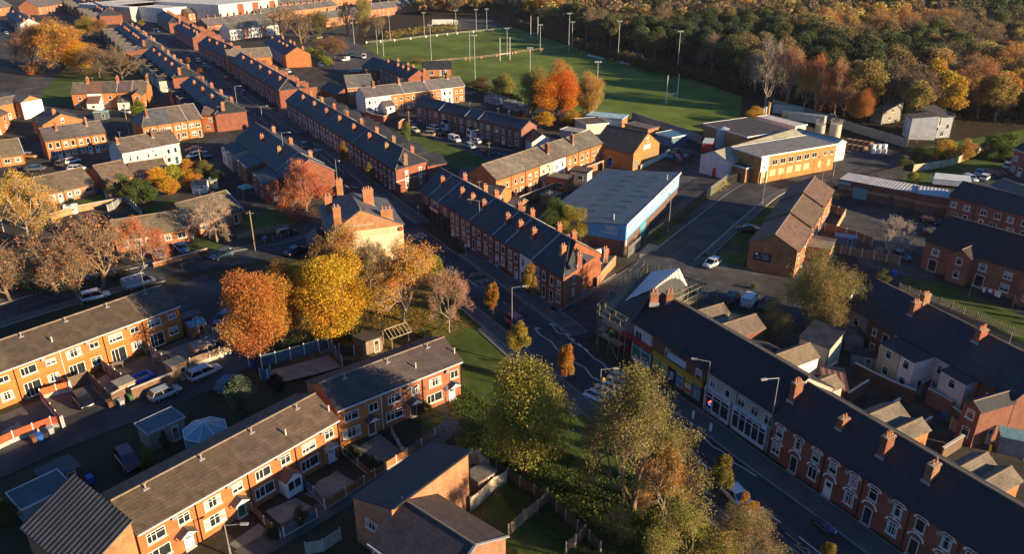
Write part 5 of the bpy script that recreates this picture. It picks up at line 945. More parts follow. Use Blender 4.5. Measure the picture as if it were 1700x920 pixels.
def template(kind, seed):
    """(woody mesh, leaf mesh) for a 10 m tree with a crown radius of 4 m"""
    if (kind, seed) in TT: return TT[kind, seed]
    rng = np.random.default_rng(hash((kind[0], len(kind), seed)) % 1000 + seed * 17 if False else sum(map(ord, kind)) * 31 + seed * 977); segs = []; C = []; LV = []; tips = []
    if kind in ('round', 'wood', 'street', 'cone', 'bush', 'far'):
        zc, rz, rxy, th = {'round': (5.3, 4.6, 3.9, 1.4), 'wood': (6.3, 3.6, 3.7, 3), 'street': (6.2, 3.7, 3.4, 2.6), 'cone': (5, 5, 3.0, .3), 'bush': (4.6, 5.0, 4.0, .2), 'far': (6.2, 3.7, 3.8, 2)}[kind]
        nl = {'round': 26, 'wood': 17, 'street': 20, 'cone': 22, 'bush': 20, 'far': 9}[kind]; nleaf = {'round': 40000, 'wood': 8000, 'street': 7000, 'cone': 7000, 'bush': 7000, 'far': 420}[kind]; ls = {'round': .14, 'wood': .32, 'street': .31, 'cone': .27, 'bush': .31, 'far': 1.25}[kind]
        lb = lobes(rng, nl, zc, rz, rxy, .85, .3, .36 if kind != 'far' else .5)
        if kind in ('cone', 'street'):
            k2 = .95 if kind == 'cone' else .5; lb = [(np.array([c[0] * (1 - k2 * max(0, (c[2] - zc) / rz)), c[1] * (1 - k2 * max(0, (c[2] - zc) / rz)), c[2]]), r * (1 - k2 * .6 * max(0, (c[2] - zc) / rz))) for c, r in lb]
        tot = sum(r * r for _, r in lb)
        for c, r in lb:
            m_ = max(8, int(nleaf * r * r / tot)); d = rng.normal(size=(m_, 3)); d /= np.linalg.norm(d, axis=1, keepdims=True); rad = r * (rng.uniform(0, 1, m_) ** .33) * rng.uniform(.85, 1.18, m_)
            C.append(c + d * rad[:, None] * np.array([1, 1, .85])); LV.append(np.full(m_, rng.uniform(0, 1)))
            if kind != 'far':
                f = np.array([0, 0, th + rng.uniform(0, 1.2)]); limb(rng, segs, f, c, .13, .04)
                for _ in range(5): e = rng.normal(size=3); e /= np.linalg.norm(e); segs.append((c, c + e * r * .9, .035, .012))
        if kind != 'bush': limb(rng, segs, (0, 0, -.2), (0, 0, th + 1.4), .24, .16, 4, .05)
        else:
            for _ in range(6): a = rng.uniform(0, 6.28); limb(rng, segs, (math.cos(a) * .3, math.sin(a) * .3, 0), (math.cos(a) * 1.6, math.sin(a) * 1.6, 5), .08, .03)
    else:
        spec = {'bare': (2.3, .27, 5, .42, 3, .10, 0, .2), 'twig': (1.8, .24, 5, .5, 3, .05, 900, .24), 'sparse': (1.3, .26, 5, .5, 3, .04, 26000, .14), 'full': (.9, .24, 5, .55, 3, .03, 46000, .105), 'birch': (2.2, .17, 5, .4, 3, .11, 13000, .16), 'shade': (2.2, .25, 5, .48, 3, .07, 15000, .16)}[kind]
        th, r0, dp, sp, kd, up, nleaf, ls = spec
        limb(rng, segs, (0, 0, -.2), (rng.normal() * .15, rng.normal() * .15, th), r0, r0 * .8, 4, .05); top = segs[-1][1]
        for k in range(5):
            a = 2 * math.pi * k / 5 + rng.uniform(-.4, .4); el = rng.uniform({'sparse': .12, 'full': -.1}.get(kind, .5), 1.1); d = np.array([math.cos(a) * math.cos(el), math.sin(a) * math.cos(el), math.sin(el)]); branch(rng, segs, tips, top - np.array([0, 0, rng.uniform(0, .8)]), d, 2.1, r0 * .55, dp - 1, sp, kd, up)
        branch(rng, segs, tips, top, np.array([0, 0, 1.]), 2.1, r0 * .6, dp - 1, sp, kd, up)
        T_ = np.array(tips); zmax = T_[:, 2].max(); rr = np.percentile(np.hypot(T_[:, 0], T_[:, 1]), 93); S = np.array([4 / rr, 4 / rr, 10 / zmax]); segs = [(p * S, q * S, a, b) for p, q, a, b in segs]; T_ = T_ * S
        tw = []
        for t in T_:
            for _ in range(3): e = rng.normal(size=3) + np.array([0, 0, .3]); e /= np.linalg.norm(e); tw.append((t, t + e * rng.uniform(.35, .8), .022, .008))
        segs += tw
        if nleaf:
            ends = np.array([s[1] for s in tw]); idx = rng.integers(0, len(ends), nleaf); m_ = rng.uniform(0, 1, len(ends)) > .12; idx = idx[m_[idx]]; LV.append(.5 + .5 * np.sin(ends[idx] @ np.array([1.1, 1.7, .9]))); C.append(ends[idx] + rng.normal(size=(len(idx), 3)) * .24)
    wm = seg_mesh('trunk', [s[0] for s in segs], [s[1] for s in segs], [s[2] for s in segs], [s[3] for s in segs], 5 if kind != 'far' else 3) if segs else None
    if wm: wm.materials.append(MATS['bark'])
    lm = None
    if C:
        V, Fq, v = leaf_arrays(np.concatenate(C), ls, rng); v = .72 * np.concatenate(LV) + .28 * v; V[:, 2] = np.maximum(V[:, 2], .05); lm = quads('crown', V, Fq, v); lm.materials.append(MATS['leaf'])
    TT[kind, seed] = (wm, lm); return wm, lm
BK = {'brown': (.1, .07, .045), 'pale': (.36, .3, .24), 'grey': (.2, .16, .12), 'red': (.2, .1, .06), 'twigs': (.22, .15, .09)}
def put_tree(kind, seed, x, y, h, r, col, label, bark='brown', name='tree', group=None, cat='tree'):
    e = empty(name, label, cat, (x, y), random.uniform(0, 6.28), group); wm, lm = template(kind, seed); s = (r / 4, r / 4, h / 10)
    if wm: inst('trunk', wm, e, jit(BK[bark], .08), None, 0, s)
    if lm: inst('crown', lm, e, jit(col, .07), None, 0, s)
    return e
YEL = (.62, .36, .03); GLD = (.5, .25, .035); ORG = (.52, .17, .025); RST = (.36, .13, .035); OLV = (.22, .19, .045); OLG = (.34, .28, .05); GRN = (.09, .13, .03); DGR = (.032, .05, .02); TAN = (.36, .24, .09); BRW = (.17, .1, .05); PNK = (.33, .2, .12); LIM = (.16, .2, .03)
def T(kind, seed, bx, by, top, wpx, col, label, bark='brown', name='tree', group=None, cat='tree'):
    x, y = G(bx, by); h = hat((bx, by), top); r = wpx / 2 * mpp((bx, by)) * .97; return put_tree(kind, seed, x, y, h, r, col, label, bark, name, group, cat)
T('round', 1, 562, 570, 408, 150, YEL, 'bright yellow maple on the park grass, right of the copper-gold one', name='maple_tree')
T('round', 2, 436, 600, 434, 138, (.48, .2, .045), 'copper-gold maple at the left end of the park group', name='maple_tree')
T('round', 3, 486, 566, 432, 82, (.52, .25, .04), 'narrow golden tree squeezed between the two big maples', name='maple_tree')
T('shade', 1, 568, 490, 378, 92, (.55, .3, .06), 'thinning golden-brown tree against the pub side wall', 'grey'); T('shade', 2, 615, 482, 400, 60, (.25, .2, .12), 'thin greyish tree before the rendered pub wall', 'grey')
T('sparse', 2, 672, 534, 400, 114, (.62, .32, .05), 'orange-brown birch with a pale trunk on the park grass', 'pale', 'birch_tree'); T('street', 1, 722, 492, 418, 44, (.24, .25, .04), 'yellow-green tree beside the road behind the orange-brown birch')
T('birch', 1, 746, 552, 455, 70, (.45, .24, .12), 'nearly bare white-stemmed tree with pinkish leaves beside the road', 'pale', 'birch_tree'); T('bush', 1, 757, 505, 462, 34, GRN, 'dark green shrub behind the white-stemmed tree', name='shrub', cat='shrub')
SG = 'young street trees along the main street'
for a in ((1, 819, 536, 466, 36, (.42, .22, .04), 'orange-topped young street tree left of the tall lamp post'), (2, 878, 512, 430, 38, (.32, .2, .04), 'slim street tree before the white painted terraced house'), (3, 862, 606, 528, 48, (.32, .26, .04), 'yellow-green young tree just above the big round tree'),
          (1, 939, 652, 568, 44, (.45, .22, .035), 'pointed orange-green tree by the left kerb near the zebra'), (2, 1192, 836, 748, 52, (.22, .19, .04), 'dark olive street tree over the white parked car'), (3, 1233, 880, 816, 48, (.42, .22, .04), 'orange-brown young tree below the white parked car'), (1, 1371, 945, 902, 42, (.3, .22, .04), 'small golden tree cut off by the bottom edge'),
          (2, 574, 285, 230, 23, (.3, .18, .04), 'dark young tree with orange tip before the long terrace'), (3, 617, 311, 266, 22, (.26, .2, .04), 'small yellow-tipped tree near the white-banded corner'), (1, 314, 108, 94, 12, RST, 'tiny rust street tree behind the white parked car'), (2, 333, 128, 110, 13, RST, 'small rust tree beside the dark parked car'), (3, 237, 48, 30, 15, OLG, 'green-gold street tree far up the main street')):
    T('street', a[0], *a[1:5], a[5], a[6], 'brown', 'street_tree', SG)
T('round', 4, 872, 785, 578, 172, (.3, .27, .045), 'huge round olive-gold tree left of the zebra crossing', name='lime_tree')
T('full', 2, 1052, 850, 620, 198, (.27, .24, .065), 'huge half-bare olive tree with twisted limbs below the zebra crossing', 'twigs')
T('birch', 2, 1099, 872, 752, 82, (.55, .27, .04), 'slim orange birch growing through the huge half-bare tree', 'pale', 'birch_tree')
T('full', 3, 1225, 965, 838, 140, (.27, .21, .08), 'thin straw-coloured tree at the bottom edge near the road', 'twigs'); T('full', 4, 1140, 990, 850, 180, (.36, .31, .06), 'wide yellow-green tree cut off by the bottom edge', 'twigs')
T('full', 1, 1345, 560, 412, 138, (.27, .23, .06), 'wide yellow-olive tree over the cars behind the shops', 'twigs'); T('bare', 1, 1475, 430, 360, 68, BRW, 'leafless pale fan-shaped tree in the right-hand car park', 'pale')
PG = 'autumn clump at the near corner of the playing field'
T('round', 2, 926, 207, 108, 92, (.6, .19, .02), 'fiery orange-red tree in the middle of the field-side clump', name='maple_tree', group=PG); T('round', 3, 884, 196, 106, 62, (.3, .25, .08), 'grey-green tree left of the fiery tree', group=PG); T('round', 1, 976, 200, 113, 58, (.52, .33, .1), 'pale golden tree right of the fiery tree', group=PG); T('round', 4, 934, 178, 95, 58, (.5, .28, .08), 'pale gold tree behind the fiery tree', group=PG)
T('bush', 1, 905, 212, 183, 40, YEL, 'low yellow shrub left under the fiery tree', name='shrub', cat='shrub'); T('bush', 2, 950, 208, 178, 44, (.5, .32, .04), 'low yellow-green shrub right under the fiery tree', name='shrub', cat='shrub')
T('round', 3, 922, 410, 328, 66, GRN, 'green half of the tree pair by the blue warehouse'); T('round', 1, 948, 414, 334, 60, (.34, .28, .05), 'yellow-green half of the tree pair by the blue warehouse')
T('sparse', 3, 509, 350, 266, 86, (.55, .17, .07), 'copper-red tree on the lawn end of the near-side terrace', 'grey', 'copper_tree')
AG = 'big autumn trees at the upper left'
T('sparse', 4, 104, 118, 33, 110, (.58, .28, .05), 'broad golden tree in the middle of the upper-left group', group=AG); T('birch', 3, 57, 112, 38, 72, (.36, .2, .1), 'brownish half-bare tree left in the upper-left group', 'grey', group=AG); T('round', 4, 135, 120, 62, 62, (.65, .33, .02), 'brightest yellow tree of the upper-left group', group=AG); T('twig', 1, 165, 128, 72, 60, RST, 'thin rust-brown tree right of the brightest yellow one', 'twigs', group=AG); T('twig', 2, 205, 136, 76, 82, BRW, 'brown leafless round tree at the right of the upper-left group', 'twigs', group=AG); T('round', 2, 148, 62, 22, 40, (.32, .24, .05), 'olive tree behind the upper-left group', group=AG); T('shade', 1, 170, 66, 32, 40, (.4, .22, .06), 'rusty tree behind the brightest yellow tree', group=AG); T('birch', 1, 78, 112, 40, 60, (.5, .22, .05), 'orange-brown tree between the golden and brownish ones', 'grey', group=AG)
T('bush', 3, 232, 196, 162, 31, (.12, .18, .02), 'round bright green garden tree beside the white outhouses', name='garden_tree')
T('birch', 4, 48, 398, 288, 100, (.62, .36, .04), 'golden weeping birch at the left edge', 'pale', 'birch_tree'); T('birch', 2, 6, 385, 300, 66, (.62, .38, .03), 'yellow birch cut off by the left edge', 'pale', 'birch_tree')
RG = 'reddish half-bare trees at the left'
for a in ((1, 172, 478, 358, 140, 'widest half-bare reddish tree left of the parked cars'), (2, 95, 490, 385, 130, 'half-bare reddish tree in the middle of the left clump'), (3, 18, 500, 400, 120, 'half-bare reddish tree at the left frame edge'), (1, 135, 508, 410, 90, 'lowest half-bare reddish tree above the white parked car')): T('twig', *a[:5], (.5, .2, .08), a[5], 'twigs', 'tree', RG)
T('birch', 3, 240, 446, 362, 74, (.55, .16, .03), 'small red-leaved tree with white trunk behind the silver car', 'pale', 'birch_tree'); T('twig', 3, 361, 402, 322, 82, (.45, .14, .07), 'leafless spreading tree with reddish lower twigs on the bungalow lawn', 'pale')
HB = 'shrubs of the bungalow gardens'
for i, (bx, by, tp_, w_, c, lb) in enumerate(((262, 300, 275, 38, YEL, 'yellow shrub at the left of the bright garden hedge'), (288, 292, 268, 40, (.4, .4, .04), 'yellow-green shrub second in the bright garden hedge'), (316, 286, 262, 38, (.6, .3, .04), 'orange-yellow shrub third in the bright garden hedge'), (342, 286, 262, 36, OLV, 'olive shrub at the right end of the bright garden hedge'), (282, 318, 290, 46, (.62, .33, .03), 'golden shrub in the front row before the summerhouse'), (322, 308, 284, 44, (.6, .26, .04), 'orange shrub in the front row beside the summerhouse'), (208, 325, 284, 52, (.14, .16, .05), 'dull green shrub left of the big garden'), (238, 334, 292, 58, GRN, 'broad green shrub in the middle of the gardens'), (360, 302, 280, 30, DGR, 'dark shrub behind the summerhouse'), (120, 345, 325, 30, DGR, 'dark spiky shrub on the bungalow lawn'))):
    T('bush', i % 4 + 1, bx, by + 6, tp_, w_, c, lb, name='shrub', group=HB, cat='shrub')
FB = 'trees around the far end of the playing field'
for kd, sd, bx, by, tp_, w_, c, lb, bk in (('twig', 1, 470, 66, 8, 62, TAN, 'straw-coloured bare tree left of the club car park', 'twigs'), ('twig', 2, 500, 72, 14, 50, BRW, 'brown bare tree beside the straw-coloured one', 'twigs'), ('shade', 3, 532, 66, 16, 56, OLV, 'olive tree between two bare trees by the club', 'brown'), ('round', 1, 606, 60, -14, 36, (.4, .34, .12), 'tall pale poplar-like tree beyond the field corner', 'brown'), ('twig', 3, 578, 58, 4, 44, BRW, 'bare tree left of the tall pale tree', 'twigs'), ('twig', 1, 628, 62, 20, 34, BRW, 'brown rounded tree right of the tall pale tree', 'twigs'),
                                          ('shade', 2, 556, 100, 60, 52, (.3, .16, .08), 'rusty thin tree over the club car park', 'brown'), ('bush', 1, 838, 163, 118, 46, (.28, .25, .06), 'olive-gold bush at the near edge of the field', 'brown'), ('bush', 2, 800, 150, 122, 34, BRW, 'brown bush beside the olive-gold one', 'brown'), ('bush', 4, 866, 196, 182, 22, (.4, .12, .07), 'small red shrub above the dark slate terrace', 'brown'), ('round', 3, 1252, 206, 176, 40, (.55, .33, .04), 'yellow tree at the right corner of the field', 'brown'),
                                          ('bush', 4, 675, 238, 198, 19, LIM, 'bright green sunlit shrub beside the terrace yard', 'brown'), ('shade', 3, 692, 105, 96, 26, (.45, .3, .06), 'small golden tree beside the clubhouse', 'brown')):
    T(kd, sd, bx, by, tp_, w_, c, lb, bk, 'tree', FB)
BGp = 'birch group behind the works fence'
for kd, sd, bx, by, tp_, w_, c, lb, bk in (('twig', 2, 1270, 178, 58, 66, TAN, 'tall pale bare tree at the left of the group behind the works fence', 'pale'), ('birch', 1, 1303, 186, 80, 46, (.45, .2, .08), 'pale-stemmed tree second in the group behind the works fence', 'pale'), ('birch', 2, 1332, 190, 120, 44, YEL, 'low yellow tree in the group behind the works fence', 'pale'), ('birch', 3, 1352, 192, 92, 54, ORG, 'orange birch in the middle of the group behind the works fence', 'pale'), ('birch', 4, 1384, 196, 98, 52, (.5, .22, .08), 'pinkish-orange birch at the right of the group behind the works fence', 'pale'), ('round', 2, 1428, 210, 142, 58, (.5, .18, .05), 'round orange tree beside the grey modern house', 'brown'), ('twig', 1, 1400, 200, 140, 34, BRW, 'small brown bare tree left of the round orange tree', 'twigs')):
    T(kd, sd, bx, by, tp_, w_, c, lb, bk, 'birch_tree' if kd == 'birch' else 'tree', BGp)
WB = 'bushes along the low concrete wall'
for sd, bx, by, tp_, w_, c, lb in ((1, 1562, 270, 228, 52, (.55, .34, .05), 'golden bush in the middle of the concrete wall'), (2, 1528, 272, 238, 44, GRN, 'green bush left of the golden one by the concrete wall'), (3, 1602, 266, 228, 38, (.5, .3, .06), 'golden bush at the right end of the concrete wall'), (4, 1500, 280, 255, 30, (.1, .12, .04), 'grey-green bush at the left end of the concrete wall'), (1, 1516, 304, 284, 26, OLG, 'small yellow-green bush on the grass before the banded workshop'), (2, 1664, 264, 210, 60, (.14, .2, .03), 'large bright green bush beside the tall brick house'), (3, 1636, 262, 222, 30, (.12, .11, .05), 'olive bush left of the large bright green bush')):
    T('bush', sd, bx, by, tp_, w_, c, lb, name='bush', group=WB, cat='bush')
T('cone', 1, 1627, 798, 732, 24, (.26, .25, .03), 'yellow-green conifer in the yards behind the arched terrace', name='conifer'); T('cone', 2, 1424, 478, 444, 13, (.04, .09, .02), 'narrow dark green conifer by the fence above the yards', name='conifer'); T('bush', 3, 1462, 476, 446, 32, (.09, .12, .03), 'rounded green bush inside the low brick walls', name='bush', cat='bush')
GD = 'garden shrubs of the estate'
for kd, sd, bx, by, tp_, w_, c, lb in (('bush', 1, 405, 686, 620, 58, (.13, .17, .1), 'grey-green willowy bush between the back-lane cars'), ('bush', 2, 250, 782, 736, 34, (.13, .15, .03), 'green bush beside the red parked car'), ('cone', 3, 278, 752, 708, 22, DGR, 'dark upright conifer beside the flat-roofed garage'), ('bush', 3, 500, 872, 840, 32, (.08, .09, .02), 'low shrub in the slabbed front garden'), ('bush', 4, 588, 765, 738, 28, (.07, .09, .03), 'shrub by the door of the house at the row corner'), ('bush', 1, 620, 778, 755, 22, (.1, .11, .04), 'small pale shrub by the orange fence'), ('bush', 2, 638, 778, 760, 18, (.05, .06, .02), 'small dark shrub by the orange fence'), ('bush', 3, 706, 690, 664, 30, (.06, .08, .03), 'leafy shrub beneath the right end of the weathered row'), ('bush', 4, 20, 880, 820, 50, (.06, .07, .02), 'dark hedge shrub in the bottom-left corner'), ('bush', 1, 455, 900, 868, 34, DGR, 'dark shrub beside the garden path at the bottom'), ('bush', 2, 705, 575, 545, 34, DGR, 'dark evergreen shrub beside the pergola'), ('bush', 4, 460, 650, 620, 36, DGR, 'dark shrub below the stone terrace'), ('bush', 3, 355, 730, 700, 40, (.05, .06, .02), 'dark shrub behind the white conservatory'), ('bush', 2, 1250, 480, 470, 12, GRN, 'small shrub at the corner of the sign gable')):
    T(kd, sd, bx, by, tp_, w_, c, lb, name='conifer' if kd == 'cone' else 'shrub', group=GD, cat='shrub')
# hedges
def hedge(pts, w_, h, col, label, name='hedge', dens=60, ls=.32):
    P = [Vector(G(*p)) for p in pts]; C = []; rng = RNG
    for i in range(len(P) - 1):
        L = (P[i + 1] - P[i]).length; n = int(L * dens * w_ * h / 2); t = rng.uniform(0, 1, n); d = (P[i + 1] - P[i]).normalized(); nn = Vector((-d.y, d.x)); o = rng.normal(0, .36, n).clip(-1, 1) * w_
        hh = h * (1 + .25 * np.sin(t * L * 1.3) + .15 * np.sin(t * L * 3.1)); z = hh * (rng.uniform(0, 1, n) ** .6) * (1 - .35 * (o / w_) ** 2)
        C.append(np.stack([P[i].x + (P[i + 1].x - P[i].x) * t + nn.x * o, P[i].y + (P[i + 1].y - P[i].y) * t + nn.y * o, z + .05], 1))
    V, Fq, v = leaf_arrays(np.concatenate(C), ls, rng); me = quads('hedge', V, Fq, v); me.materials.append(MATS['leaf']); return tag(inst(name, me, None, col), label, 'hedge')
hedge(PX('1082 398 1120 370 1160 338 1172 330'), 1.3, .9, (.22, .22, .04), 'low straggly yellow-green hedge along the side road fence')
hedge(PX('1182 322 1205 308'), 1.2, 1.3, (.45, .38, .06), 'sunlit yellow hedge at the bend of the side road')
hedge(PX('985 88 1040 104 1090 122 1140 128 1200 142 1232 158'), 5, 4, (.1, .075, .035), 'dark brown hedge along the far right side of the playing field', dens=9, ls=.8)
hedge(PX('640 64 700 54 760 48'), 4, 3.2, (.25, .2, .06), 'rough olive hedge behind the white field rail', dens=9, ls=.8); hedge(PX('850 38 900 58 960 78 985 88'), 5, 3.6, (.13, .09, .05), 'brown hedge at the far corner of the playing field', dens=9, ls=.8)
hedge(PX('512 88 530 96 548 108'), 3, 2.5, (.24, .26, .04), 'yellow-green hedge along the club car park', dens=14, ls=.6); hedge(PX('770 142 800 150 850 168 880 190'), 3, 2.2, (.07, .075, .03), 'dark hedge between the garages and the field', dens=14, ls=.6)
hedge(PX('420 602 470 588 540 572 600 562'), 1.6, 1.8, DGR, 'dark hedge at the foot of the maples'); hedge(PX('760 720 800 760 860 790 960 830 1020 870'), 2.4, 1.0, (.14, .16, .03), 'brambly green bank below the big round tree', dens=30); hedge(PX('20 492 90 486 160 478 215 458'), 2.2, 1.6, (.045, .05, .02), 'dark clipped hedge beside the estate road'); hedge(PX('300 448 325 436 340 430'), .8, .8, (.2, .2, .12), 'low pale hedge on the bungalow garden wall')
hedge(PX('325 402 335 425 340 435'), 1, 1, DGR, 'low dark hedge beside the blue car drive'); hedge(PX('1385 332 1396 322 1412 315'), 1.4, .9, (.45, .35, .08), 'sunlit straw-coloured hedge at the end of the banded workshop'); hedge(PX('1240 215 1270 222 1300 205'), 3, 2.2, DGR, 'dark undergrowth behind the silver silo', dens=16, ls=.6)
# ---- the wood
def inpoly(x, y, P):
    c = False; j = len(P) - 1
    for i in range(len(P)):
        if (P[i][1] > y) != (P[j][1] > y) and x < (P[j][0] - P[i][0]) * (y - P[i][1]) / (P[j][1] - P[i][1]) + P[i][0]: c = not c
        j = i
    return c
WPOLY = [G(*p) for p in PX('1008 84 1060 98 1105 108 1150 118 1215 136 1248 160 1262 172 1300 165 1440 206 1500 216 1560 226 1640 205 1760 196 1950 240 2300 200 2300 -18 1500 -30 1000 -40 690 -28 660 0 700 26 770 28 830 18 880 34 960 62')]
rngw = np.random.default_rng(5); cand = []
xs = [p[0] for p in WPOLY]; ys = [p[1] for p in WPOLY]; yy = min(ys)
while yy < min(max(ys), 1150):
    st = 10.5 if yy < 340 else (12 if yy < 480 else 14)
    xx = max(min(xs), -yy * .75 - 20)
    while xx < min(max(xs), yy * .72 + 90):
        x, y = xx + rngw.uniform(-.4, .4) * st, yy + rngw.uniform(-.4, .4) * st
        if inpoly(x, y, WPOLY): cand.append((x, y))
        xx += st
    yy += st * .92
def wcol(x, y):
    n1 = math.sin(x * .031 + 1.7) + math.sin(y * .027 + x * .012) + math.sin((x - y) * .047); n2 = rngw.uniform(-.8, .8); v = n1 * .75 + n2
    if v < -1.1: return (.06, .085, .035), 'dark green', 'wood'
    if v < -.35: return (.12, .13, .045), 'deep green', 'wood'
    if v < .2: return (.24, .18, .08), 'dull brown', 'wood'
    if v < .75: return (.24, .17, .11), 'leafless brown', 'twig'
    if v < 1.3: return (.42, .31, .1), 'faded gold', 'wood'
    if v < 1.75: return (.5, .25, .08), 'rust-orange', 'birch'
    return (.5, .3, .05), 'golden', 'wood'
def inview(x, y):
    v = (x, y, 8 - HC); zc = v[1] * CP - v[2] * SP; yc = v[1] * SP + v[2] * CP; px, py = 850 + F * v[0] / zc, 460 - F * yc / zc; return -30 < px < 1730 and py > -25
cand.sort(key=lambda p: (not inview(*p), p[1])); near = cand[:290]; rest = cand[290:]
for (x, y) in near:
    c, w_, kd = wcol(x, y); h = rngw.uniform(12, 19); put_tree(kd, int(rngw.integers(1, 4)), x, y, h, rngw.uniform(5.8, 9), jit(c, .18), 'one of the %s trees in the dense wood beyond the playing field' % w_, 'grey' if kd == 'wood' else 'twigs', 'woodland_tree', '%s woodland trees' % w_)
Vs, Fs, vs_, Cs = [], [], [], []; off = 0; fa = [leaf_arrays(np.concatenate([c + (lambda d, m_: d / np.linalg.norm(d, axis=1, keepdims=True) * (r * rngw.uniform(.6, 1.1, (m_, 1))))(rngw.normal(size=(90, 3)), 90) for c, r in lobes(rngw, 9, 6.2, 3.7, 3.8, .85, .3, .42)]), .85, rngw) for _ in range(6)]
buckets = {}
for (x, y) in rest:
    if not inview(x, y) and x < 0: continue
    c, w_, kd = wcol(x, y); V, Fq, v = fa[int(rngw.integers(0, 6))]; h = rngw.uniform(12, 19); r = rngw.uniform(6, 9.5); a = rngw.uniform(0, 6.28); R3 = np.array([[math.cos(a), -math.sin(a), 0], [math.sin(a), math.cos(a), 0], [0, 0, 1]])
    W_ = (V * np.array([r / 4, r / 4, h / 10])) @ R3.T + np.array([x, y, 0]); Vs.append(W_); Fs.append(Fq + off); off += len(W_); Cs.append(np.tile(np.array(jit(c, .2)), (len(Fq), 1))); vs_.append(v)
me = quads('distant_wood', np.concatenate(Vs), np.concatenate(Fs), np.concatenate(vs_)); ca = me.attributes.new('tint', 'FLOAT_COLOR', 'FACE'); cc = np.concatenate(Cs); ca.data.foreach_set('color', np.concatenate([cc, np.ones((len(cc), 1))], 1).astype(np.float32).ravel())
lm_ = MATS['leaf'].copy(); lm_.name = 'leaf_mixed'; MATS['leaf_mixed'] = lm_; nt_ = lm_.node_tree
at2 = nt_.nodes.new('ShaderNodeAttribute'); at2.attribute_name = 'tint'
for l in list(nt_.links):
    if l.from_node.type == 'OBJECT_INFO': nt_.links.new(at2.outputs['Color'], l.to_socket)
me.materials.append(lm_); o = inst('distant_wood', me); o['kind'] = 'stuff'; o['label'] = 'mixed autumn woodland stretching away to the top edge'; o['category'] = 'woodland'

# undergrowth along the wood edge
rr_ = RNG; U_ = []
for (x, y) in [c for c in near if c[1] < 330]:
    k = 60; U_.append(np.stack([x + rr_.normal(0, 4, k), y + rr_.normal(0, 4, k), np.abs(rr_.normal(0, 1.3, k))], 1))
V, Fq, v = leaf_arrays(np.concatenate(U_), .8, rr_); me = quads('undergrowth', V, Fq, v); me.materials.append(MATS['leaf']); o = inst('undergrowth', me, None, (.07, .06, .03)); o['kind'] = 'stuff'; o['label'] = 'tangled undergrowth along the edge of the wood'; o['category'] = 'undergrowth'
# fallen leaves
def litter(poly, n, size, col, label):
    P = [G(*p) for p in PX(poly)]; xs = [p[0] for p in P]; ys = [p[1] for p in P]; C = []
    x = RNG.uniform(min(xs), max(xs), n * 3); y = RNG.uniform(min(ys), max(ys), n * 3); k = [i for i in range(n * 3) if inpoly(x[i], y[i], P)][:n]
    C = np.stack([x[k], y[k], np.full(len(k), .16)], 1); V, Fq, v = leaf_arrays(C, size, RNG, .12); me = quads('leaf_litter', V, Fq, v); me.materials.append(MATS['leaf']); o = inst('leaf_litter', me, None, col); o['kind'] = 'stuff'; o['label'] = label; o['category'] = 'leaves'
litter('400 590 430 520 560 470 680 480 720 540 640 560 500 590', 9000, .16, (.5, .27, .05), 'yellow leaves fallen on the park grass'); litter('800 540 850 560 960 660 1000 700 940 690 860 610', 2500, .16, (.35, .2, .06), 'leaves fallen along the roadside path')
def tufts(poly, n, size, col, label):
    P = [G(*p) for p in PX(poly)]; xs = [p[0] for p in P]; ys = [p[1] for p in P]
    x = RNG.uniform(min(xs), max(xs), n * 3); y = RNG.uniform(min(ys), max(ys), n * 3); k = [i for i in range(n * 3) if inpoly(x[i], y[i], P)][:n]
    C = np.stack([x[k], y[k], RNG.uniform(.1, .35, len(k))], 1); V, Fq, v = leaf_arrays(C, size, RNG, 1.2); me = quads('rough_grass', V, Fq, v); me.materials.append(MATS['leaf']); o = inst('rough_grass', me, None, col); o['kind'] = 'stuff'; o['label'] = label; o['category'] = 'grass'
tufts('745 620 850 700 960 760 1140 840 1260 940 960 940 850 850 770 740', 26000, .2, (.1, .14, .03), 'rough uncut grass under the big roadside trees'); tufts('430 540 560 470 700 500 780 540 720 560 560 575 450 590', 9000, .16, (.2, .19, .04), 'uneven park grass around the maples')
# ================================================================== VEHICLES
def loft(sections, mat=0, b=None):
    """sections: list of (x, [(y,z)...]) rings with equal counts, closed by end caps"""
    b = b or MB(); n = len(sections[0][1]); base = len(b.v)
    for x, ring in sections: b.v += [(x, y, z) for y, z in ring]
    for i in range(len(sections) - 1):
        for j in range(n):
            k = (j + 1) % n; a = base + i * n; b.f.append((a + j, a + k, a + n + k, a + n + j)); b.m.append(mat)
    b.f.append(tuple(base + j for j in reversed(range(n)))); b.m.append(mat); e = base + (len(sections) - 1) * n; b.f.append(tuple(e + j for j in range(n))); b.m.append(mat); return b
def ring(w, z0, z1, c=.18):
    return [(-w + c * .6, z0), (w - c * .6, z0), (w, z0 + c), (w + .02, (z0 + z1) / 2), (w - .03, z1 - c * .6), (w - c, z1), (-w + c, z1), (-w + .03, z1 - c * .6), (-w - .02, (z0 + z1) / 2), (-w, z0 + c)]
CARS = {}
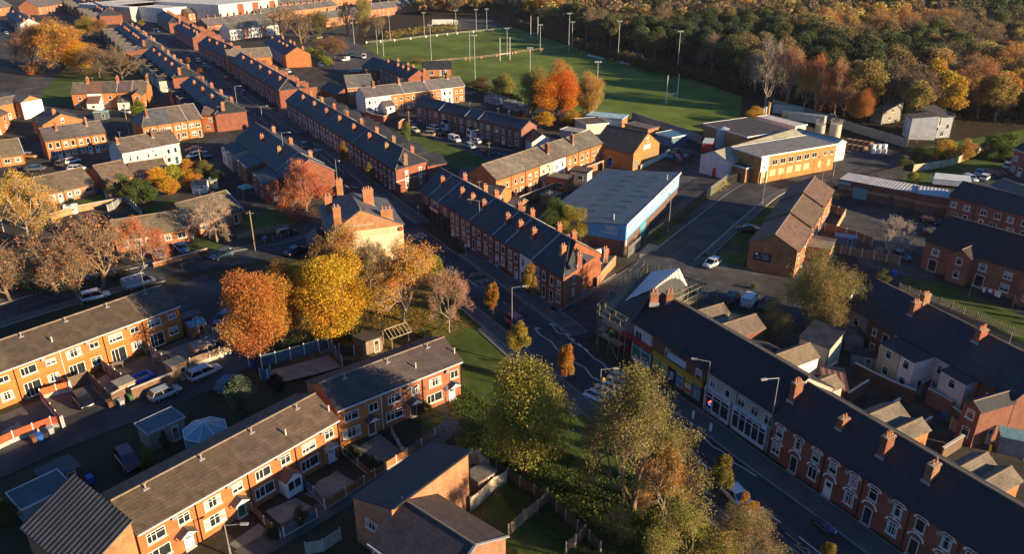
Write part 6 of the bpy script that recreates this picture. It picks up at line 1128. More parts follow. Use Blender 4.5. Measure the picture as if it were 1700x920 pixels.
def car_kit(kind):
    if kind in CARS: return CARS[kind]
    L, W, H = {'hatch': (4.05, .88, 1.46), 'saloon': (4.6, .9, 1.42), 'estate': (4.6, .9, 1.52), 'suv': (4.45, .92, 1.64), 'small_van': (4.4, .9, 1.84), 'van': (5.1, .96, 1.95)}[kind]; h = L / 2; bl = .92 if kind not in ('small_van', 'van') else 1.05
    # front is +x
    body = loft([(-h, ring(W * .86, .34, bl - .12)), (-h + .12, ring(W * .95, .26, bl)), (-h + .7, ring(W, .22, bl + .02)), (0, ring(W, .22, bl)), (h - 1.15, ring(W, .22, bl - .02)), (h - .45, ring(W * .97, .24, bl - .14)), (h - .1, ring(W * .9, .28, bl - .24)), (h, ring(W * .78, .36, bl - .34))])
    rb = {'hatch': (-h + .12, -h + .55, .35, 1.15), 'saloon': (-h + .62, -h + 1.35, .35, 1.2), 'estate': (-h + .08, -h + .4, .4, 1.25), 'suv': (-h + .1, -h + .45, .4, 1.2), 'small_van': (-h + .05, -h + .12, .75, 1.35), 'van': (-h + .05, -h + .12, 1.15, 1.85)}[kind]
    x0, x1, x2, x3 = rb[0], rb[1], rb[2], rb[3]; wt = W * .78 if bl < 1 else W * .9
    # cabin: glass block with painted roof and pillars
    g_ = MB(); lo = bl - .03; q = [(x0, W * .9, lo), (x3, W * .9, lo), (x2, wt, H - .05), (x1, wt, H - .05)]
    top = [(x1, -wt, H - .05), (x2, -wt, H - .05), (x2, wt, H - .05), (x1, wt, H - .05)]
    g_.poly(q); g_.poly([(p[0], -p[1], p[2]) for p in reversed(q)]); g_.poly([(x3, W * .9, lo), (x3, -W * .9, lo), (x2, -wt, H - .05), (x2, wt, H - .05)][::-1]); g_.poly([(x0, -W * .9, lo), (x0, W * .9, lo), (x1, wt, H - .05), (x1, -wt, H - .05)][::-1])
    r_ = MB(); r_.slab([[(x1 - .04, -wt + .02, H - .01), (x2 + .05, -wt + .02, H - .01), (x2 + .05, wt - .02, H - .01), (x1 - .04, wt - .02, H - .01)]], .07)
    for s in (1, -1):
        for (a, b2) in (((x0 - .02, W * .91, lo), (x1 - .02, wt + .01, H - .04)), ((x3 + .02, W * .91, lo), (x2 + .03, wt + .01, H - .04)), (((x0 + x3) / 2 - .05, W * .905, lo), ((x1 + x2) / 2, wt + .012, H - .04))): r_.tube((a[0], s * a[1], a[2]), (b2[0], s * b2[1], b2[2]), .045, 4)
    if kind in ('small_van', 'van'):
        xe = -.15 if kind == 'small_van' else .25
        r_.poly([(x0 - .01, W * .93, lo), (xe, W * .93, lo), (xe, wt + .02, H - .03), (x1 - .02, wt + .02, H - .03)]); r_.poly([(x0 - .01, -W * .93, lo), (xe, -W * .93, lo), (xe, -wt - .02, H - .03), (x1 - .02, -wt - .02, H - .03)][::-1]); r_.poly([(x0 - .02, -W * .93, lo), (x0 - .02, W * .93, lo), (x1 - .03, wt, H - .03), (x1 - .03, -wt, H - .03)][::-1])
    wh_ = MB(); R3 = .32 if kind not in ('suv', 'van') else .36; wh_.tube((0, -.1, 0), (0, .1, 0), R3, 16, mat=0); wh_.tube((0, -.115, 0), (0, .115, 0), R3 * .62, 10, mat=1)
    hl = MB(); hl.box(-.09, .03, -.17, .17, -.06, .07); tl = MB(); tl.box(-.03, .06, -.12, .12, -.09, .1); pl = MB(); pl.box(-.02, .02, -.26, .26, -.06, .06)
    ch = MB(); ch.box(-h + .25, h - .25, -W + .1, W - .1, .12, .3)
    CARS[kind] = dict(L=L, W=W, H=H, R=R3, bl=bl, body=body.mesh('body', ['carpaint']), glass=g_.mesh('windows', ['carglass']), roof=r_.mesh('roof', ['carpaint']), wheel=wh_.mesh('wheel', ['rubber', 'alloy']), hl=hl.mesh('headlight', ['lamp']), tl=tl.mesh('taillight', ['taillamp']), pl=pl.mesh('number_plate', ['plate']), ch=ch.mesh('underbody', ['black']))
    for k in ('body',): CARS[kind][k].polygons.foreach_set('use_smooth', [True] * len(CARS[kind][k].polygons))
    return CARS[kind]
plain_mat('lamp', .15, tint=(.7, .72, .74)); plain_mat('taillamp', .2, tint=(.35, .01, .01)); plain_mat('plate', .5, tint=(.6, .48, .06))
CC = {'silver': (.38, .4, .42), 'white': (.68, .69, .7), 'black': (.012, .013, .016), 'grey': (.09, .1, .11), 'dark': (.03, .035, .045), 'blue': (.04, .1, .24), 'navy': (.015, .03, .08), 'red': (.4, .015, .02), 'maroon': (.12, .015, .03), 'teal': (.05, .12, .15), 'beige': (.36, .3, .22), 'cream': (.5, .46, .36), 'pale': (.3, .38, .48), 'gold': (.4, .25, .1)}  # gold: silver car paint with orange sunlight put into the colour
def car(kind, r, f, colr, label, group='parked cars', z=.0):
    k = car_kit(kind); a, b = Vector(G(*r)), Vector(G(*f)); d = b - a; c = (a + b) / 2; e = empty('parked_car' if 'van' not in kind else 'parked_van', label, 'car' if 'van' not in kind else 'van', (c.x, c.y, z + .05), math.atan2(d.y, d.x), group); col = CC[colr]; L, W = k['L'], k['W']
    inst('body', k['body'], e, col); inst('windows', k['glass'], e); inst('roof', k['roof'], e, col); inst('underbody', k['ch'], e)
    for x in (-L / 2 + .78, L / 2 - .86):
        for s in (-1, 1): inst('wheel', k['wheel'], e, None, (x, s * (W - .09), k['R']))
    for s in (-1, 1): inst('headlight', k['hl'], e, None, (L / 2 - .07, s * (W * .62), k['bl'] - .36)); inst('taillight', k['tl'], e, None, (-L / 2 + .02, s * (W * .78), k['bl'] - .22))
    inst('number_plate', k['pl'], e, None, (-L / 2 - .01, 0, .55)); return e
def cars(s):
    for ln in s.strip().split('\n'):
        kd, co_, x1, y1, x2, y2, lb = ln.split(None, 6); car(kd, (float(x1), float(y1)), (float(x2), float(y2)), co_, lb, z=.05)
cars('''hatch silver 253 669 297 650 silver hatchback on the back lane beside the wheelie bins
estate silver 317 635 363 615 silver estate car beside the concrete-based fence
suv navy 370 655 392 634 dark blue car half under the grey-green willowy bush
hatch blue 385 524 361 545 blue car beside the orange brick end house
suv white 137 503 182 492 white car with dark roof on the estate road
estate teal 388 421 350 435 blue-grey estate car at the kerb before the bungalow
saloon pale 256 418 277 434 silver-blue saloon on the drive by the small red-leaved tree
saloon blue 292 408 313 426 blue saloon on the drive beside the lawn
hatch black 131 661 148 682 black car in the red-fenced parking yard
suv maroon 205 759 224 785 maroon car with roof bars beside the green bush
hatch red 46 128 52 119 small red car on the wide road by the grass
saloon cream 677 216 697 222 cream saloon nearest the grass verge
suv beige 719 227 701 226 beige people carrier behind the cream saloon
estate white 728 218 709 213 white estate car against the dark slate terrace
saloon dark 732 225 750 226 dark saloon before the white terrace porches
small_van white 744 231 766 239 white van parked beside the green verge
hatch pale 771 242 791 250 pale blue hatchback beside the lamp post
hatch white 799 240 780 235 white hatchback facing the white van
saloon dark 798 252 824 260 dark saloon at the lower end of the row
saloon grey 675 207 690 210 grey saloon at the upper end of the row
hatch dark 499 239 513 252 dark blue car just before the far zebra crossing
hatch white 327 98 334 107 white car first of three beside the rust tree
hatch silver 337 107 344 115 silver car second of three beside the rust tree
hatch dark 345 113 352 121 dark car third of three beside the rust tree
hatch black 372 133 383 134 black car turned into the side kerb opposite the hipped terrace
hatch blue 392 146 400 153 blue car parked on the main street above the lamp post
hatch maroon 401 153 409 161 maroon car behind the blue one on the main street
hatch silver 262 49 267 57 silver car far up the main street
hatch dark 243 28 247 34 dark car near the white sheds
suv red 846 534 870 552 red car on the main road beneath the tall lamp post
saloon black 1259 387 1223 383 black saloon on the grass-edged drive of the stepped row
hatch white 1192 437 1171 448 white hatchback on the sunlit yard road
estate black 1207 511 1222 489 black car behind the shops, left of the white van
small_van white 1235 515 1252 497 white van behind the shops
saloon dark 1279 501 1263 520 dark car half hidden by the wide yellow-olive tree
suv white 1401 502 1411 479 white car with dark roof beside the slate terrace gable
hatch navy 1531 366 1561 374 navy car before the banded workshop
saloon teal 1481 424 1504 434 teal car beside the leafless fan-shaped tree
saloon dark 1541 388 1556 396 dark car by the end of the apartment block
hatch pale 1602 297 1617 303 pale blue car nearest the sheeted trailer
hatch white 1628 303 1641 294 white car beside the red one in the marked bays
hatch red 1638 291 1653 292 red car in the marked bays
saloon silver 1622 293 1631 288 silver car behind the white and red cars
hatch white 1670 282 1672 276 white car by the door of the tall brick house
hatch dark 1671 272 1676 265 dark car behind the white one at the brick house
saloon white 1370 195 1391 200 white saloon behind the works fence under the birches
hatch red 1392 201 1404 199 red car behind the works fence beside the white saloon
small_van white 580 100 566 102 white van side-on in the club car park
van white 606 91 603 102 white van facing the camera in the club car park
van teal 580 90 588 96 green and white van behind the side-on van
saloon silver 583 120 597 121 silver car left of the pair below the club
hatch pale 598 121 610 119 pale car right of the pair below the club
hatch silver 536 99 544 105 silver car by the orange gable end
hatch blue 528 106 536 113 blue and white car by the orange gable end
hatch teal 524 94 532 97 teal car above the silver one at the orange gable
hatch silver 527 78 534 83 silver car highest in the line by the hedge
hatch grey 535 84 542 88 grey car second in the line by the hedge
saloon white 523 65 535 63 white car under the bare trees
hatch black 541 62 549 62 black car under the bare trees
hatch white 473 119 483 122 white car under the big orange gable
hatch grey 1 48 7 52 grey car first in the line at the left edge
hatch silver 8 54 15 59 silver car second in the line at the left edge
hatch dark 16 60 23 65 dark car third in the line at the left edge
hatch white 332 259 313 264 white car in the middle of the three by the yellow hedge
saloon teal 334 257 350 265 teal car right of the three by the yellow hedge
saloon maroon 331 251 315 253 maroon car behind the white one by the yellow hedge
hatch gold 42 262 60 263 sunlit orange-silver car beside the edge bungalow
saloon grey 50 284 69 283 grey car beside the golden birch
hatch dark 96 278 112 271 dark car first before the shaded brick row
hatch white 111 273 129 269 white car second before the shaded brick row
hatch white 116 284 140 283 long white car before the shaded brick row
hatch red 990 428 1001 424 small red car behind the palisade at the terrace end
hatch maroon 463 394 490 388 maroon car in the yard beside the pub
saloon navy 483 425 498 418 navy car in the pub yard
saloon white 1231 842 1203 812 white car on the road under the dark olive street tree
hatch silver 168 176 180 174 silver car between the gabled house and row of four
hatch white 205 187 216 190 white car beside the row of four
hatch silver 83 20 90 24 silver car behind the top-left houses
hatch white 742 40 742 40.1 white car'''.replace('\nhatch white 742 40 742 40.1 white car', ''))
van_ = car('van', (206, 484), (257, 468), 'silver', 'silver work van with a ladder on its roof rack on the estate road', z=.05)
m = MB()
for s in (-.35, .05): m.tube((-2.6, s, 2.25), (1.0, s, 2.25), .05, 5)
for i in range(12): m.tube((-2.5 + i * .3, -.35, 2.25), (-2.5 + i * .3, .05, 2.25), .03, 4)
tag(m.build('ladder', 'metal', None, (.6, .6, .6), (van_.location.x, van_.location.y, .1), van_.rotation_euler[2]), 'long aluminium ladder on the silver work van', 'ladder')
m = MB()
for x in (-1.8, -.6, .6): m.box(x - .04, x + .04, -.85, .85, 1.98, 2.14)
m.build('roof_rack', 'black', van_)
# articulated lorry beyond the field
x, y = G(742, 43); lo = empty('articulated_lorry', 'white articulated lorry parked beyond the field fence', 'lorry', (x, y), R_(3)); m = MB(); m.box(-9, 3.9, -1.25, 1.25, 1.2, 4.0); m.build('trailer_box', 'cladding', lo, (.72, .7, .66)); m = MB(); m.box(4.3, 6.9, -1.22, 1.22, .9, 3.3); m.slab([[(4.3, -1.2, 3.9), (6.2, -1.2, 3.4), (6.2, 1.2, 3.4), (4.3, 1.2, 3.9)]], .3); m.build('cab', 'carpaint', lo, (.7, .7, .68)); m = MB(); m.box(6.902, 6.95, -1.05, 1.05, 2.0, 3.0); m.box(5.4, 6.5, -1.26, -1.222, 2.1, 2.9); m.build('windows', 'carglass', lo); m = MB(); m.box(-8.8, 6.5, -.9, .9, .8, 1.15); m.build('chassis', 'black', lo)
for xx in (-7.5, -6.2, -4.9, 2.8, 5.8):
    for s in (-1, 1): m = MB(); m.tube((xx, s * .9, .5), (xx, s * 1.24, .5), .5, 12); m.build('wheel', 'rubber', lo)
# motorbike
def motorbike(c, yaw, label, col):
    x, y = G(*c); e = empty('motorcycle', label, 'motorcycle', (x, y, .05), yaw)
    for xx in (-.72, .72): m = MB(); m.tube((xx, -.07, .32), (xx, .07, .32), .32, 14); m.build('wheel', 'rubber', e)
    m = loft([(-.85, ring(.1, .75, .95, .04)), (-.4, ring(.17, .62, .92, .06)), (.1, ring(.2, .55, 1.0, .08)), (.45, ring(.17, .5, 1.05, .08)), (.75, ring(.1, .6, .95, .04))]); m.build('fairing', 'carpaint', e, col)
    m = MB(); m.tube((.72, 0, .32), (.5, 0, 1.05), .05, 6); m.tube((-.72, 0, .32), (-.2, 0, .6), .05, 6); m.tube((.48, -.35, 1.08), (.48, .35, 1.08), .03, 6); m.tube((-.8, -.16, .4), (.1, -.14, .35), .06, 6); m.build('frame', 'metal', e, (.2, .2, .2)); m = MB(); m.box(-.8, 0, -.14, .14, .93, 1.0); m.build('seat', 'black', e); m = MB(); m.box(.72, .8, -.1, .1, .8, .98); m.build('headlight', 'lamp', e)
motorbike((1363, 880), R_(-58), 'black and blue motorcycle, left of the two on the road', (.02, .05, .2)); motorbike((1374, 889), R_(-58), 'black and blue motorcycle with silver nose, right of the two', (.03, .08, .3))
# ================================================================== STREET FURNITURE
def lamp(b, t, label, arm=(1, 0), wood=False, h=None, group='street lamps', al=1.6):
    x, y = G(*b); h = h or hat(b, t[1]); e = empty('street_lamp', label, 'street lamp', (x, y), math.atan2(arm[1], arm[0]), group)
    m = MB(); m.tube((0, 0, 0), (0, 0, 1.2), .11, 8); m.tube((0, 0, 1.2), (0, 0, h), .075, 8, .055); m.tube((0, 0, h - .1), (al, 0, h + .1), .045, 6); m.build('post', 'metal', e, (.32, .33, .32)); m = MB(); m.box(al - .1, al + .65, -.14, .14, h + .03, h + .17); m.build('lamp_head', 'metal', e, (.5, .5, .46)); return e
for b, t, a, lb in (((561, 311), (555.7, 264.4), (.6, -.8), 'tall street lamp near the pub chimney on the main street'), ((436.6, 205), (434, 176.5), (1, .3), 'street lamp at the hipped corner of the near-side row'), ((393.5, 173), (391, 143), (1, .2), 'street lamp beside the maroon and blue parked cars'), ((258, 62), (257.5, 46.6), (1, 0), 'small street lamp far up the main street'), ((313, 99), (312.6, 87.6), (1, 0), 'street lamp above the white, silver and dark cars'), ((797, 412), (793, 333), (-1, .2), 'street lamp in front of the long terrace roof, arm pointing left'), ((995.8, 652), (997, 613), (1, 0), 'street lamp beside the zebra crossing beacon'), ((850, 549), (851, 477), (1, .1), 'tall street lamp over the red car'), ((1272, 752), (1291, 627), (-1, -.3), 'street lamp before the salon end of the shops'), ((1169, 682), (1172.7, 600), (-1, .2), 'thin street lamp between the yellow shop and the grey shops'),
                   ((383, 925), (375, 872), (1, 0), 'short white-headed lamp in the front garden path'), ((247, 512), (232, 450), (0, 1), 'white-headed lamp post behind the silver work van'), ((1612, 345), (1616, 318), (-1, 0), 'lamp post over the dark roof at the right edge'), ((1265, 340), (1271.7, 282.6), (0, 1), 'lamp post left of the stepped row gable'), ((1363.5, 306), (1367, 269), (0, 1), 'lamp post before the sunlit works block'), ((1383, 292), (1387.8, 257), (1, .2), 'lamp post at the service yard fence'), ((1109, 387), (1114, 328), (0, 1), 'green lamp post by the blue warehouse fence'), ((1519, 250), (1521, 226), (-1, .2), 'lamp post before the modern houses'), ((742, 720), (741, 660), (0, 1), 'lamp post at the end of the weathered row'), ((782, 250), (773, 216), (1, 0), 'lamp post between the pale blue car and white van'), ((477, 300), (480, 220), (1, 0), 'lamp post by the copper-red tree')): lamp(b, t, lb, a)
x, y = G(999.7, 661); m = MB()
be = empty('belisha_beacon', 'striped zebra crossing beacon with an amber globe', 'beacon', (x, y, .21))
m = MB()
for i in range(8): m.tube((0, 0, .3 * i), (0, 0, .3 * (i + 1) - .002), .06, 8, mat=i % 2)
m.build('pole', ['black', 'frame'], be)
def globe(nm, par, c, r, mat, col=None):
    m = loft([(math.sin(t) * r, [(math.cos(t) * r * math.cos(a), math.cos(t) * r * math.sin(a)) for a in [i * math.pi / 5 for i in range(10)]]) for t in [-1.45, -1.1, -.6, 0, .6, 1.1, 1.45]]); o = m.build(nm, mat, par, col, c); return o
globe('globe', be, (0, 0, 2.6), .24, 'paint', (.7, .3, .02)); x, y = G(1053, 622); be = empty('belisha_beacon', 'striped crossing beacon on the shop side', 'beacon', (x, y, .21)); m = MB()
for i in range(8): m.tube((0, 0, .3 * i), (0, 0, .3 * (i + 1) - .002), .06, 8, mat=i % 2)
m.build('pole', ['black', 'frame'], be); globe('globe', be, (0, 0, 2.6), .24, 'paint', (.7, .3, .02))
def pole(b, ty, label, r=.13, col=(.3, .22, .12), nm='telegraph_pole', cat='pole', cross=True):
    x, y = G(*b); h = hat(b, ty); m = MB(); m.tube((0, 0, 0), (0, 0, h), r, 8, r * .75)
    if cross: m.box(-.7, .7, -.05, .05, h - .5, h - .4)
    return tag(m.build(nm, 'timber', None, col, (x, y)), label, cat)
for b, ty, lb in (((424, 417), 350, 'wooden pole at the bend beside the bungalow drive'), ((336, 285), 247, 'yellowish pole before the parked cars by the hedge'), ((217, 232), 163, 'tall leaning pole in the yards below the row of four'), ((249, 143), 120, 'pole behind the far near-side row'), ((680, 222), 184, 'wooden pole beside the cream saloon'), ((912, 348), 316, 'pole in the yards above the warehouse trees'), ((1188, 508), 478, 'pole behind the shops by the hipped shed'), ((812, 262), 235, 'short pole beside the pale blue hatchback')): pole(b, ty, lb)
# floodlights and rugby posts
def flood(b, t, label, head=True, h=None):
    x, y = G(*b); h = h or hat(b, t[1]); e = empty('floodlight', label, 'floodlight', (x, y), 0, 'floodlight masts around the playing field'); m = MB(); m.tube((0, 0, 0), (0, 0, h), .16, 8, .1); m.build('mast', 'metal', e, (.42, .43, .42))
    if head:
        m = MB(); m.box(-1.0, 1.0, -.06, .06, h, h + .1)
        for s in (-.8, 0, .8): m.box(s - .3, s + .3, -.35, -.05, h + .1, h + .55)
        m.build('lamp_bar', 'metal', e, (.5, .5, .5))
for i, (b, t, lb) in enumerate(((X('B', 645, 277), X('B', 635, 118), 'mast at the left corner of the field'), (X('B', 874, 257), X('B', 868, 102), 'mast right of the left corner on the far rail'), (X('B', 1092, 232), X('B', 1085, 82), 'mast left of the parked lorry'), (X('B', 1293, 217), X('B', 1290, 68), 'mast in front of the lorry cab'), (X('B', 1135, 387), X('B', 1120, 163), 'mast standing beyond the club roofs'), (X('B', 1413, 502), X('B', 1405, 228), 'near mast above the brown bush'), (X('B', 1421, 197), X('B', 1420, 62), 'dark mast right of the lorry'), (X('B', 1488, 197), X('B', 1485, 58), 'second dark mast right of the lorry'), (X('B', 1617, 352), X('B', 1612, 182), 'mast in the middle of the field by the rail'), (X('C', 398, 332), X('C', 400, 88), 'tall mast at the top of the field'), (X('C', 419, 307), X('C', 420, 142), 'shorter mast just right of the tall one'), (X('C', 711, 388), X('C', 718, 138), 'mast behind the advertising boards'), (X('C', 1087, 477), X('C', 1105, 202), 'mast at the right side by the dark hedge'), (X('C', 1516, 482), X('C', 1532, 278), 'mast against the wood, farthest right'), (X('C', 573, 692), X('C', 583, 398), 'mast before the pale golden tree'), (X('C', 152, 562), X('C', 152, 308), 'mast behind the grey-green tree'), (X('C', 217, 332), X('C', 213, 160), 'thin mast on the cross rail'), (X('B', 793, 342), X('B', 782, 183), 'wooden mast left of a pair at the near left'), (X('B', 832, 357), X('B', 826, 192), 'wooden mast right of a pair at the near left'), (X('B', 1380, 387), X('B', 1373, 203), 'wooden mast on the near rail'), (X('B', 1790, 300), X('B', 1790, 100), 'mast beyond'))[:-1]):
    flood(b, t, 'floodlight ' + lb, 'wooden' not in lb)
def goal(b1, b2, ty, zb, label):
    a, b = Vector(G(*b1)), Vector(G(*b2)); h = hat(b1, ty); e = empty('rugby_posts', label, 'goal posts', a, math.atan2((b - a).y, (b - a).x), 'rugby goal posts'); L = (b - a).length
    for xx in (0, L): m = MB(); m.tube((xx, 0, 0), (xx, 0, h), .15, 8, .11); m.build('upright', 'paint', e, (.75, .74, .7)); 
    m = MB(); m.tube((0, 0, zb), (L, 0, zb), .12, 8); m.build('crossbar', 'paint', e, (.62, .6, .55))
goal(X('C', 1017, 657), X('C', 1087, 645), X('C', 1033, 478)[1], 3.0, 'nearest white rugby posts with crossbar on the open grass'); goal(X('B', 1572, 386), X('B', 1635, 380), X('B', 1572, 238)[1], 3.0, 'middle rugby posts beside the cross rail'); goal(X('C', 157, 242), X('C', 202, 250), X('C', 157, 98)[1], 3.0, 'rust-coloured far rugby posts at the top of the field')
# ---- fences
def fence(pts, h, label, kind='panel', col=(.2, .14, .09), post=(.5, .48, .44), sp=1.9, nm=None, cat=None, base=0, z=0, group=None, pw=.06, th=.03):
    P = [Vector(G(*p)) for p in pts]; nm = nm or {'panel': 'panel_fence', 'wall': 'brick_wall', 'palisade': 'palisade_fence', 'rail': 'field_rail'}[kind]; cat = cat or ('wall' if kind == 'wall' else 'fence'); e = empty(nm, label, cat, (P[0].x, P[0].y, z), 0, group); o = P[0]
    pm, sm, bm_, cm = MB(), [], MB(), MB()
    for i in range(len(P) - 1):
        a, b = P[i] - o, P[i + 1] - o; L = (b - a).length; d = (b - a) / L; n = Vector((-d.y, d.x)); k = max(1, round(L / sp))
        def strip(m, s0, s1, z0, z1, t, off=0):
            p = a + d * s0; q = a + d * s1; m.prism([(p - n * (t - off)), (q - n * (t - off)), (q + n * (t + off)), (p + n * (t + off))], z0, z1)
        if kind == 'wall': strip(pm, 0, L, 0, h, .11); strip(cm, 0, L, h + .002, h + .09, .15)
        elif kind == 'panel':
            for j in range(k): strip(pm, L * j / k + .03, L * (j + 1) / k - .03, base + .002, h - .06 + random.uniform(-.02, .04), th)
            if base: strip(bm_, 0, L, 0, base, th + .015)
        elif kind == 'palisade':
            for j in range(int(L / .3)): strip(pm, .3 * j, .3 * j + .1, .08, h, .02)
            strip(pm, 0, L, .4, .47, .03, .03); strip(pm, 0, L, h - .5, h - .43, .03, .03)
        else:
            for zz in (h * .45, h * .95): strip(pm, 0, L, zz, zz + .09, .03)
        for j in range(k + (1 if i == len(P) - 2 else 0)):
            if kind == 'wall': continue
            s = L * j / k; m = MB(); p = a + d * s; pz = h + .1 if kind != 'rail' else h + .1; pr = pw if kind != 'palisade' else .05
            m.prism([(p - n * pr - d * pr), (p - n * pr + d * pr), (p + n * pr + d * pr), (p + n * pr - d * pr)], 0, pz); sm.append(m)
    pm.build({'panel': 'panels', 'wall': 'brickwork', 'palisade': 'pales', 'rail': 'rails'}[kind], {'panel': 'timber', 'wall': 'brick', 'palisade': 'metal', 'rail': 'paint'}[kind], e, col)
    if cm.v: cm.build('coping', 'stone', e)
    if bm_.v: bm_.build('gravel_boards', 'concrete', e)
    for m in sm[:100]: m.build('post', 'paint' if kind != 'palisade' else 'metal', e, post if kind != 'palisade' else col)
    return e
TMB = (.24, .15, .09); WPS = (.66, .66, .64)
fence(XS('B', '722 275 900 262 1100 238 1300 215 1500 197 1640 183'), 1.1, 'white rail along the far edge of the field', 'rail', (.55, .5, .42), WPS, 9, pw=.3); fence(XS('B', '1100 405 1250 388 1450 372 1648 345') + XS('C', '60 340 150 328 300 312 430 290'), 1.1, 'post and rail crossing the middle of the field', 'rail', (.5, .36, .25), (.5, .22, .12), 9, pw=.25)
fence(XS('C', '520 355 620 380'), 1.0, 'pale blue advertising board, left of the pair by the field', 'panel', (.35, .5, .55), sp=6, nm='advertising_board', cat='board'); fence(XS('C', '725 398 790 415'), 1.0, 'pale blue advertising board, right of the pair by the field', 'panel', (.4, .5, .55), sp=6, nm='advertising_board', cat='board')
for i, (cx, cy) in enumerate(((995, 455), (1240, 507), (1358, 532), (668, 384), (478, 343))):
    x, y = G(*X('C', cx, cy)); m = MB(); m.tube((0, 0, 0), (0, 0, 1.2), .03, 5); m.box(0, .6, -.02, .02, .7, 1.2, 1); tag(m.build('touchline_flag', ['frame', 'textyellow'], None, None, (x, y)), ('yellow touchline flag right of the dugout', 'yellow flag near the hedge corner', 'yellow flag farthest right by the dark hedge', 'yellow flag between the advertising boards', 'yellow flag left of the advertising boards')[i], 'flag', 'touchline flags')
x, y = G(*X('C', 885, 440)); dg = empty('dugout', 'small white-framed dugout beside the field', 'dugout', (x, y), R_(-20)); m = MB(); m.box(-1.8, 1.8, .5, .6, 0, 1.8); m.box(-1.8, -1.7, -.6, .5, 0, 1.8); m.box(1.7, 1.8, -.6, .5, 0, 1.8); m.build('shell', 'paint', dg, (.12, .13, .14)); m = MB(); m.box(-1.85, 1.85, -.65, .65, 1.802, 1.9); m.box(-1.85, -1.75, -.68, -.6, 0, 1.8); m.box(1.75, 1.85, -.68, -.6, 0, 1.8); m.build('white_frame', 'frame', dg)
PALG = 'palisade fences round the blue warehouse'
fence(PX('955 400 978 416 1041 428'), 2.2, 'dark palisade fence across the warehouse front corner', 'palisade', (.12, .12, .12), group=PALG); fence(PX('1042 429 1062 411'), 2.3, 'light palisade gate at the warehouse drive', 'palisade', (.42, .43, .4), group=PALG); fence(PX('1075 405 1110 380 1178 327'), 2.4, 'long dark palisade fence along the side road', 'palisade', (.04, .055, .06), group=PALG); fence(PX('1179 326 1206 306'), 2.4, 'light grey palisade at the bend of the side road', 'palisade', (.4, .42, .38), group=PALG); fence(PX('1207 306 1233 300'), 2.2, 'dark palisade before the works porch', 'palisade', (.05, .055, .055), group=PALG)
fence(PX('1233 296 1200 282 1170 278'), 2.2, 'dark palisade between the works shed and the yard', 'palisade', (.05, .055, .055), group=PALG)
CG = (.36, .34, .28)
fence(PX('1281 177 1340 193 1420 220 1505 246'), 2.6, 'tall weathered concrete fence between the works and the birches', 'panel', (.3, .27, .21), (.25, .23, .18), 3, group='concrete fences', nm='concrete_fence'); fence(XS('C', '350 745 480 790 590 850'), 2.4, 'concrete fence before the flat-roofed store', 'panel', (.34, .36, .36), (.3, .3, .3), 2.4, group='concrete fences', nm='concrete_fence'); fence(XS('C', '800 760 900 795 1050 840 1150 875 1240 915'), 2.4, 'concrete fence topped with wire along the near edge of the field', 'panel', (.3, .31, .3), (.3, .3, .3), 2.4, group='concrete fences', nm='concrete_fence')
fence(PX('1515 285 1545 281 1575 276 1602 266 1622 255 1640 245'), 1.9, 'sunlit cream concrete wall curving below the golden bushes', 'panel', (.5, .4, .26), (.2, .17, .12), 3.4, group='concrete fences', nm='concrete_fence'); fence(PX('1385 318 1430 302 1500 283'), 1.5, 'dark railing along the service yard', 'palisade', (.04, .04, .04))
fence(PX('1492 480 1560 505 1620 530 1700 563 1790 605'), 1.1, 'weathered picket fence between the lawn and slate terrace', 'palisade', (.34, .3, .2), nm='picket_fence')
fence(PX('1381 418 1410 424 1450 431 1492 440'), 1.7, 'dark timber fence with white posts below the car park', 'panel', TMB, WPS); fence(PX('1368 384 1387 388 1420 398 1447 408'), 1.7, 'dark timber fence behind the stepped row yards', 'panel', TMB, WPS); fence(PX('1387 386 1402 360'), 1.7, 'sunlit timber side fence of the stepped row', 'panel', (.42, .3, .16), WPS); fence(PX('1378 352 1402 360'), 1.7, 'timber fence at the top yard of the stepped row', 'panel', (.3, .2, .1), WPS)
# estate back yards
fence(PX('302 625 318 614 350 601 384 590'), 1.8, 'timber fence on concrete base beside the silver estate car', 'panel', (.22, .15, .1), WPS, base=.7); fence(PX('384 590 368 572 345 556'), 1.8, 'short timber fence at the end yard of the brick row', 'panel', (.2, .14, .1), WPS, base=.4); fence(PX('222 668 260 652 290 640 300 628'), 1.9, 'dark brick yard wall along the back lane', 'wall', (.2, .11, .07)); fence(PX('165 610 205 640 222 656'), 1.8, 'timber divider fence left of the blue paddling pool', 'panel', (.2, .13, .09), WPS); fence(PX('232 574 262 600 292 622'), 1.8, 'timber divider fence right of the blue paddling pool', 'panel', (.2, .13, .09), WPS); fence(PX('118 648 150 636 190 676'), 1.9, 'tall dark timber fence round the slabbed yard', 'panel', (.13, .09, .06), (.15, .12, .1)); fence(PX('190 676 212 664'), 1.9, 'dark brick wall beside the wheelie bins', 'wall', (.16, .09, .06))
RO = (.42, .08, .03)
fence(PX('70 664 96 656 120 650'), 1.6, 'bright red-orange fence with white base at the end of the black car yard', 'panel', (.5, .12, .03), WPS, base=.6, group='red and white fences'); fence(PX('70 666 88 688 105 712'), 1.6, 'red fence with white posts left of the black car', 'panel', RO, WPS, base=.6, group='red and white fences'); fence(PX('0 747 25 735 58 722 88 711 108 710'), 1.6, 'long red fence with white base along the back lane', 'panel', RO, WPS, base=.6, group='red and white fences'); fence(PX('88 620 104 640 118 652'), 1.5, 'short red fence by the yard steps', 'panel', RO, WPS, base=.6, group='red and white fences')
FG = 'low garden fences with white posts'
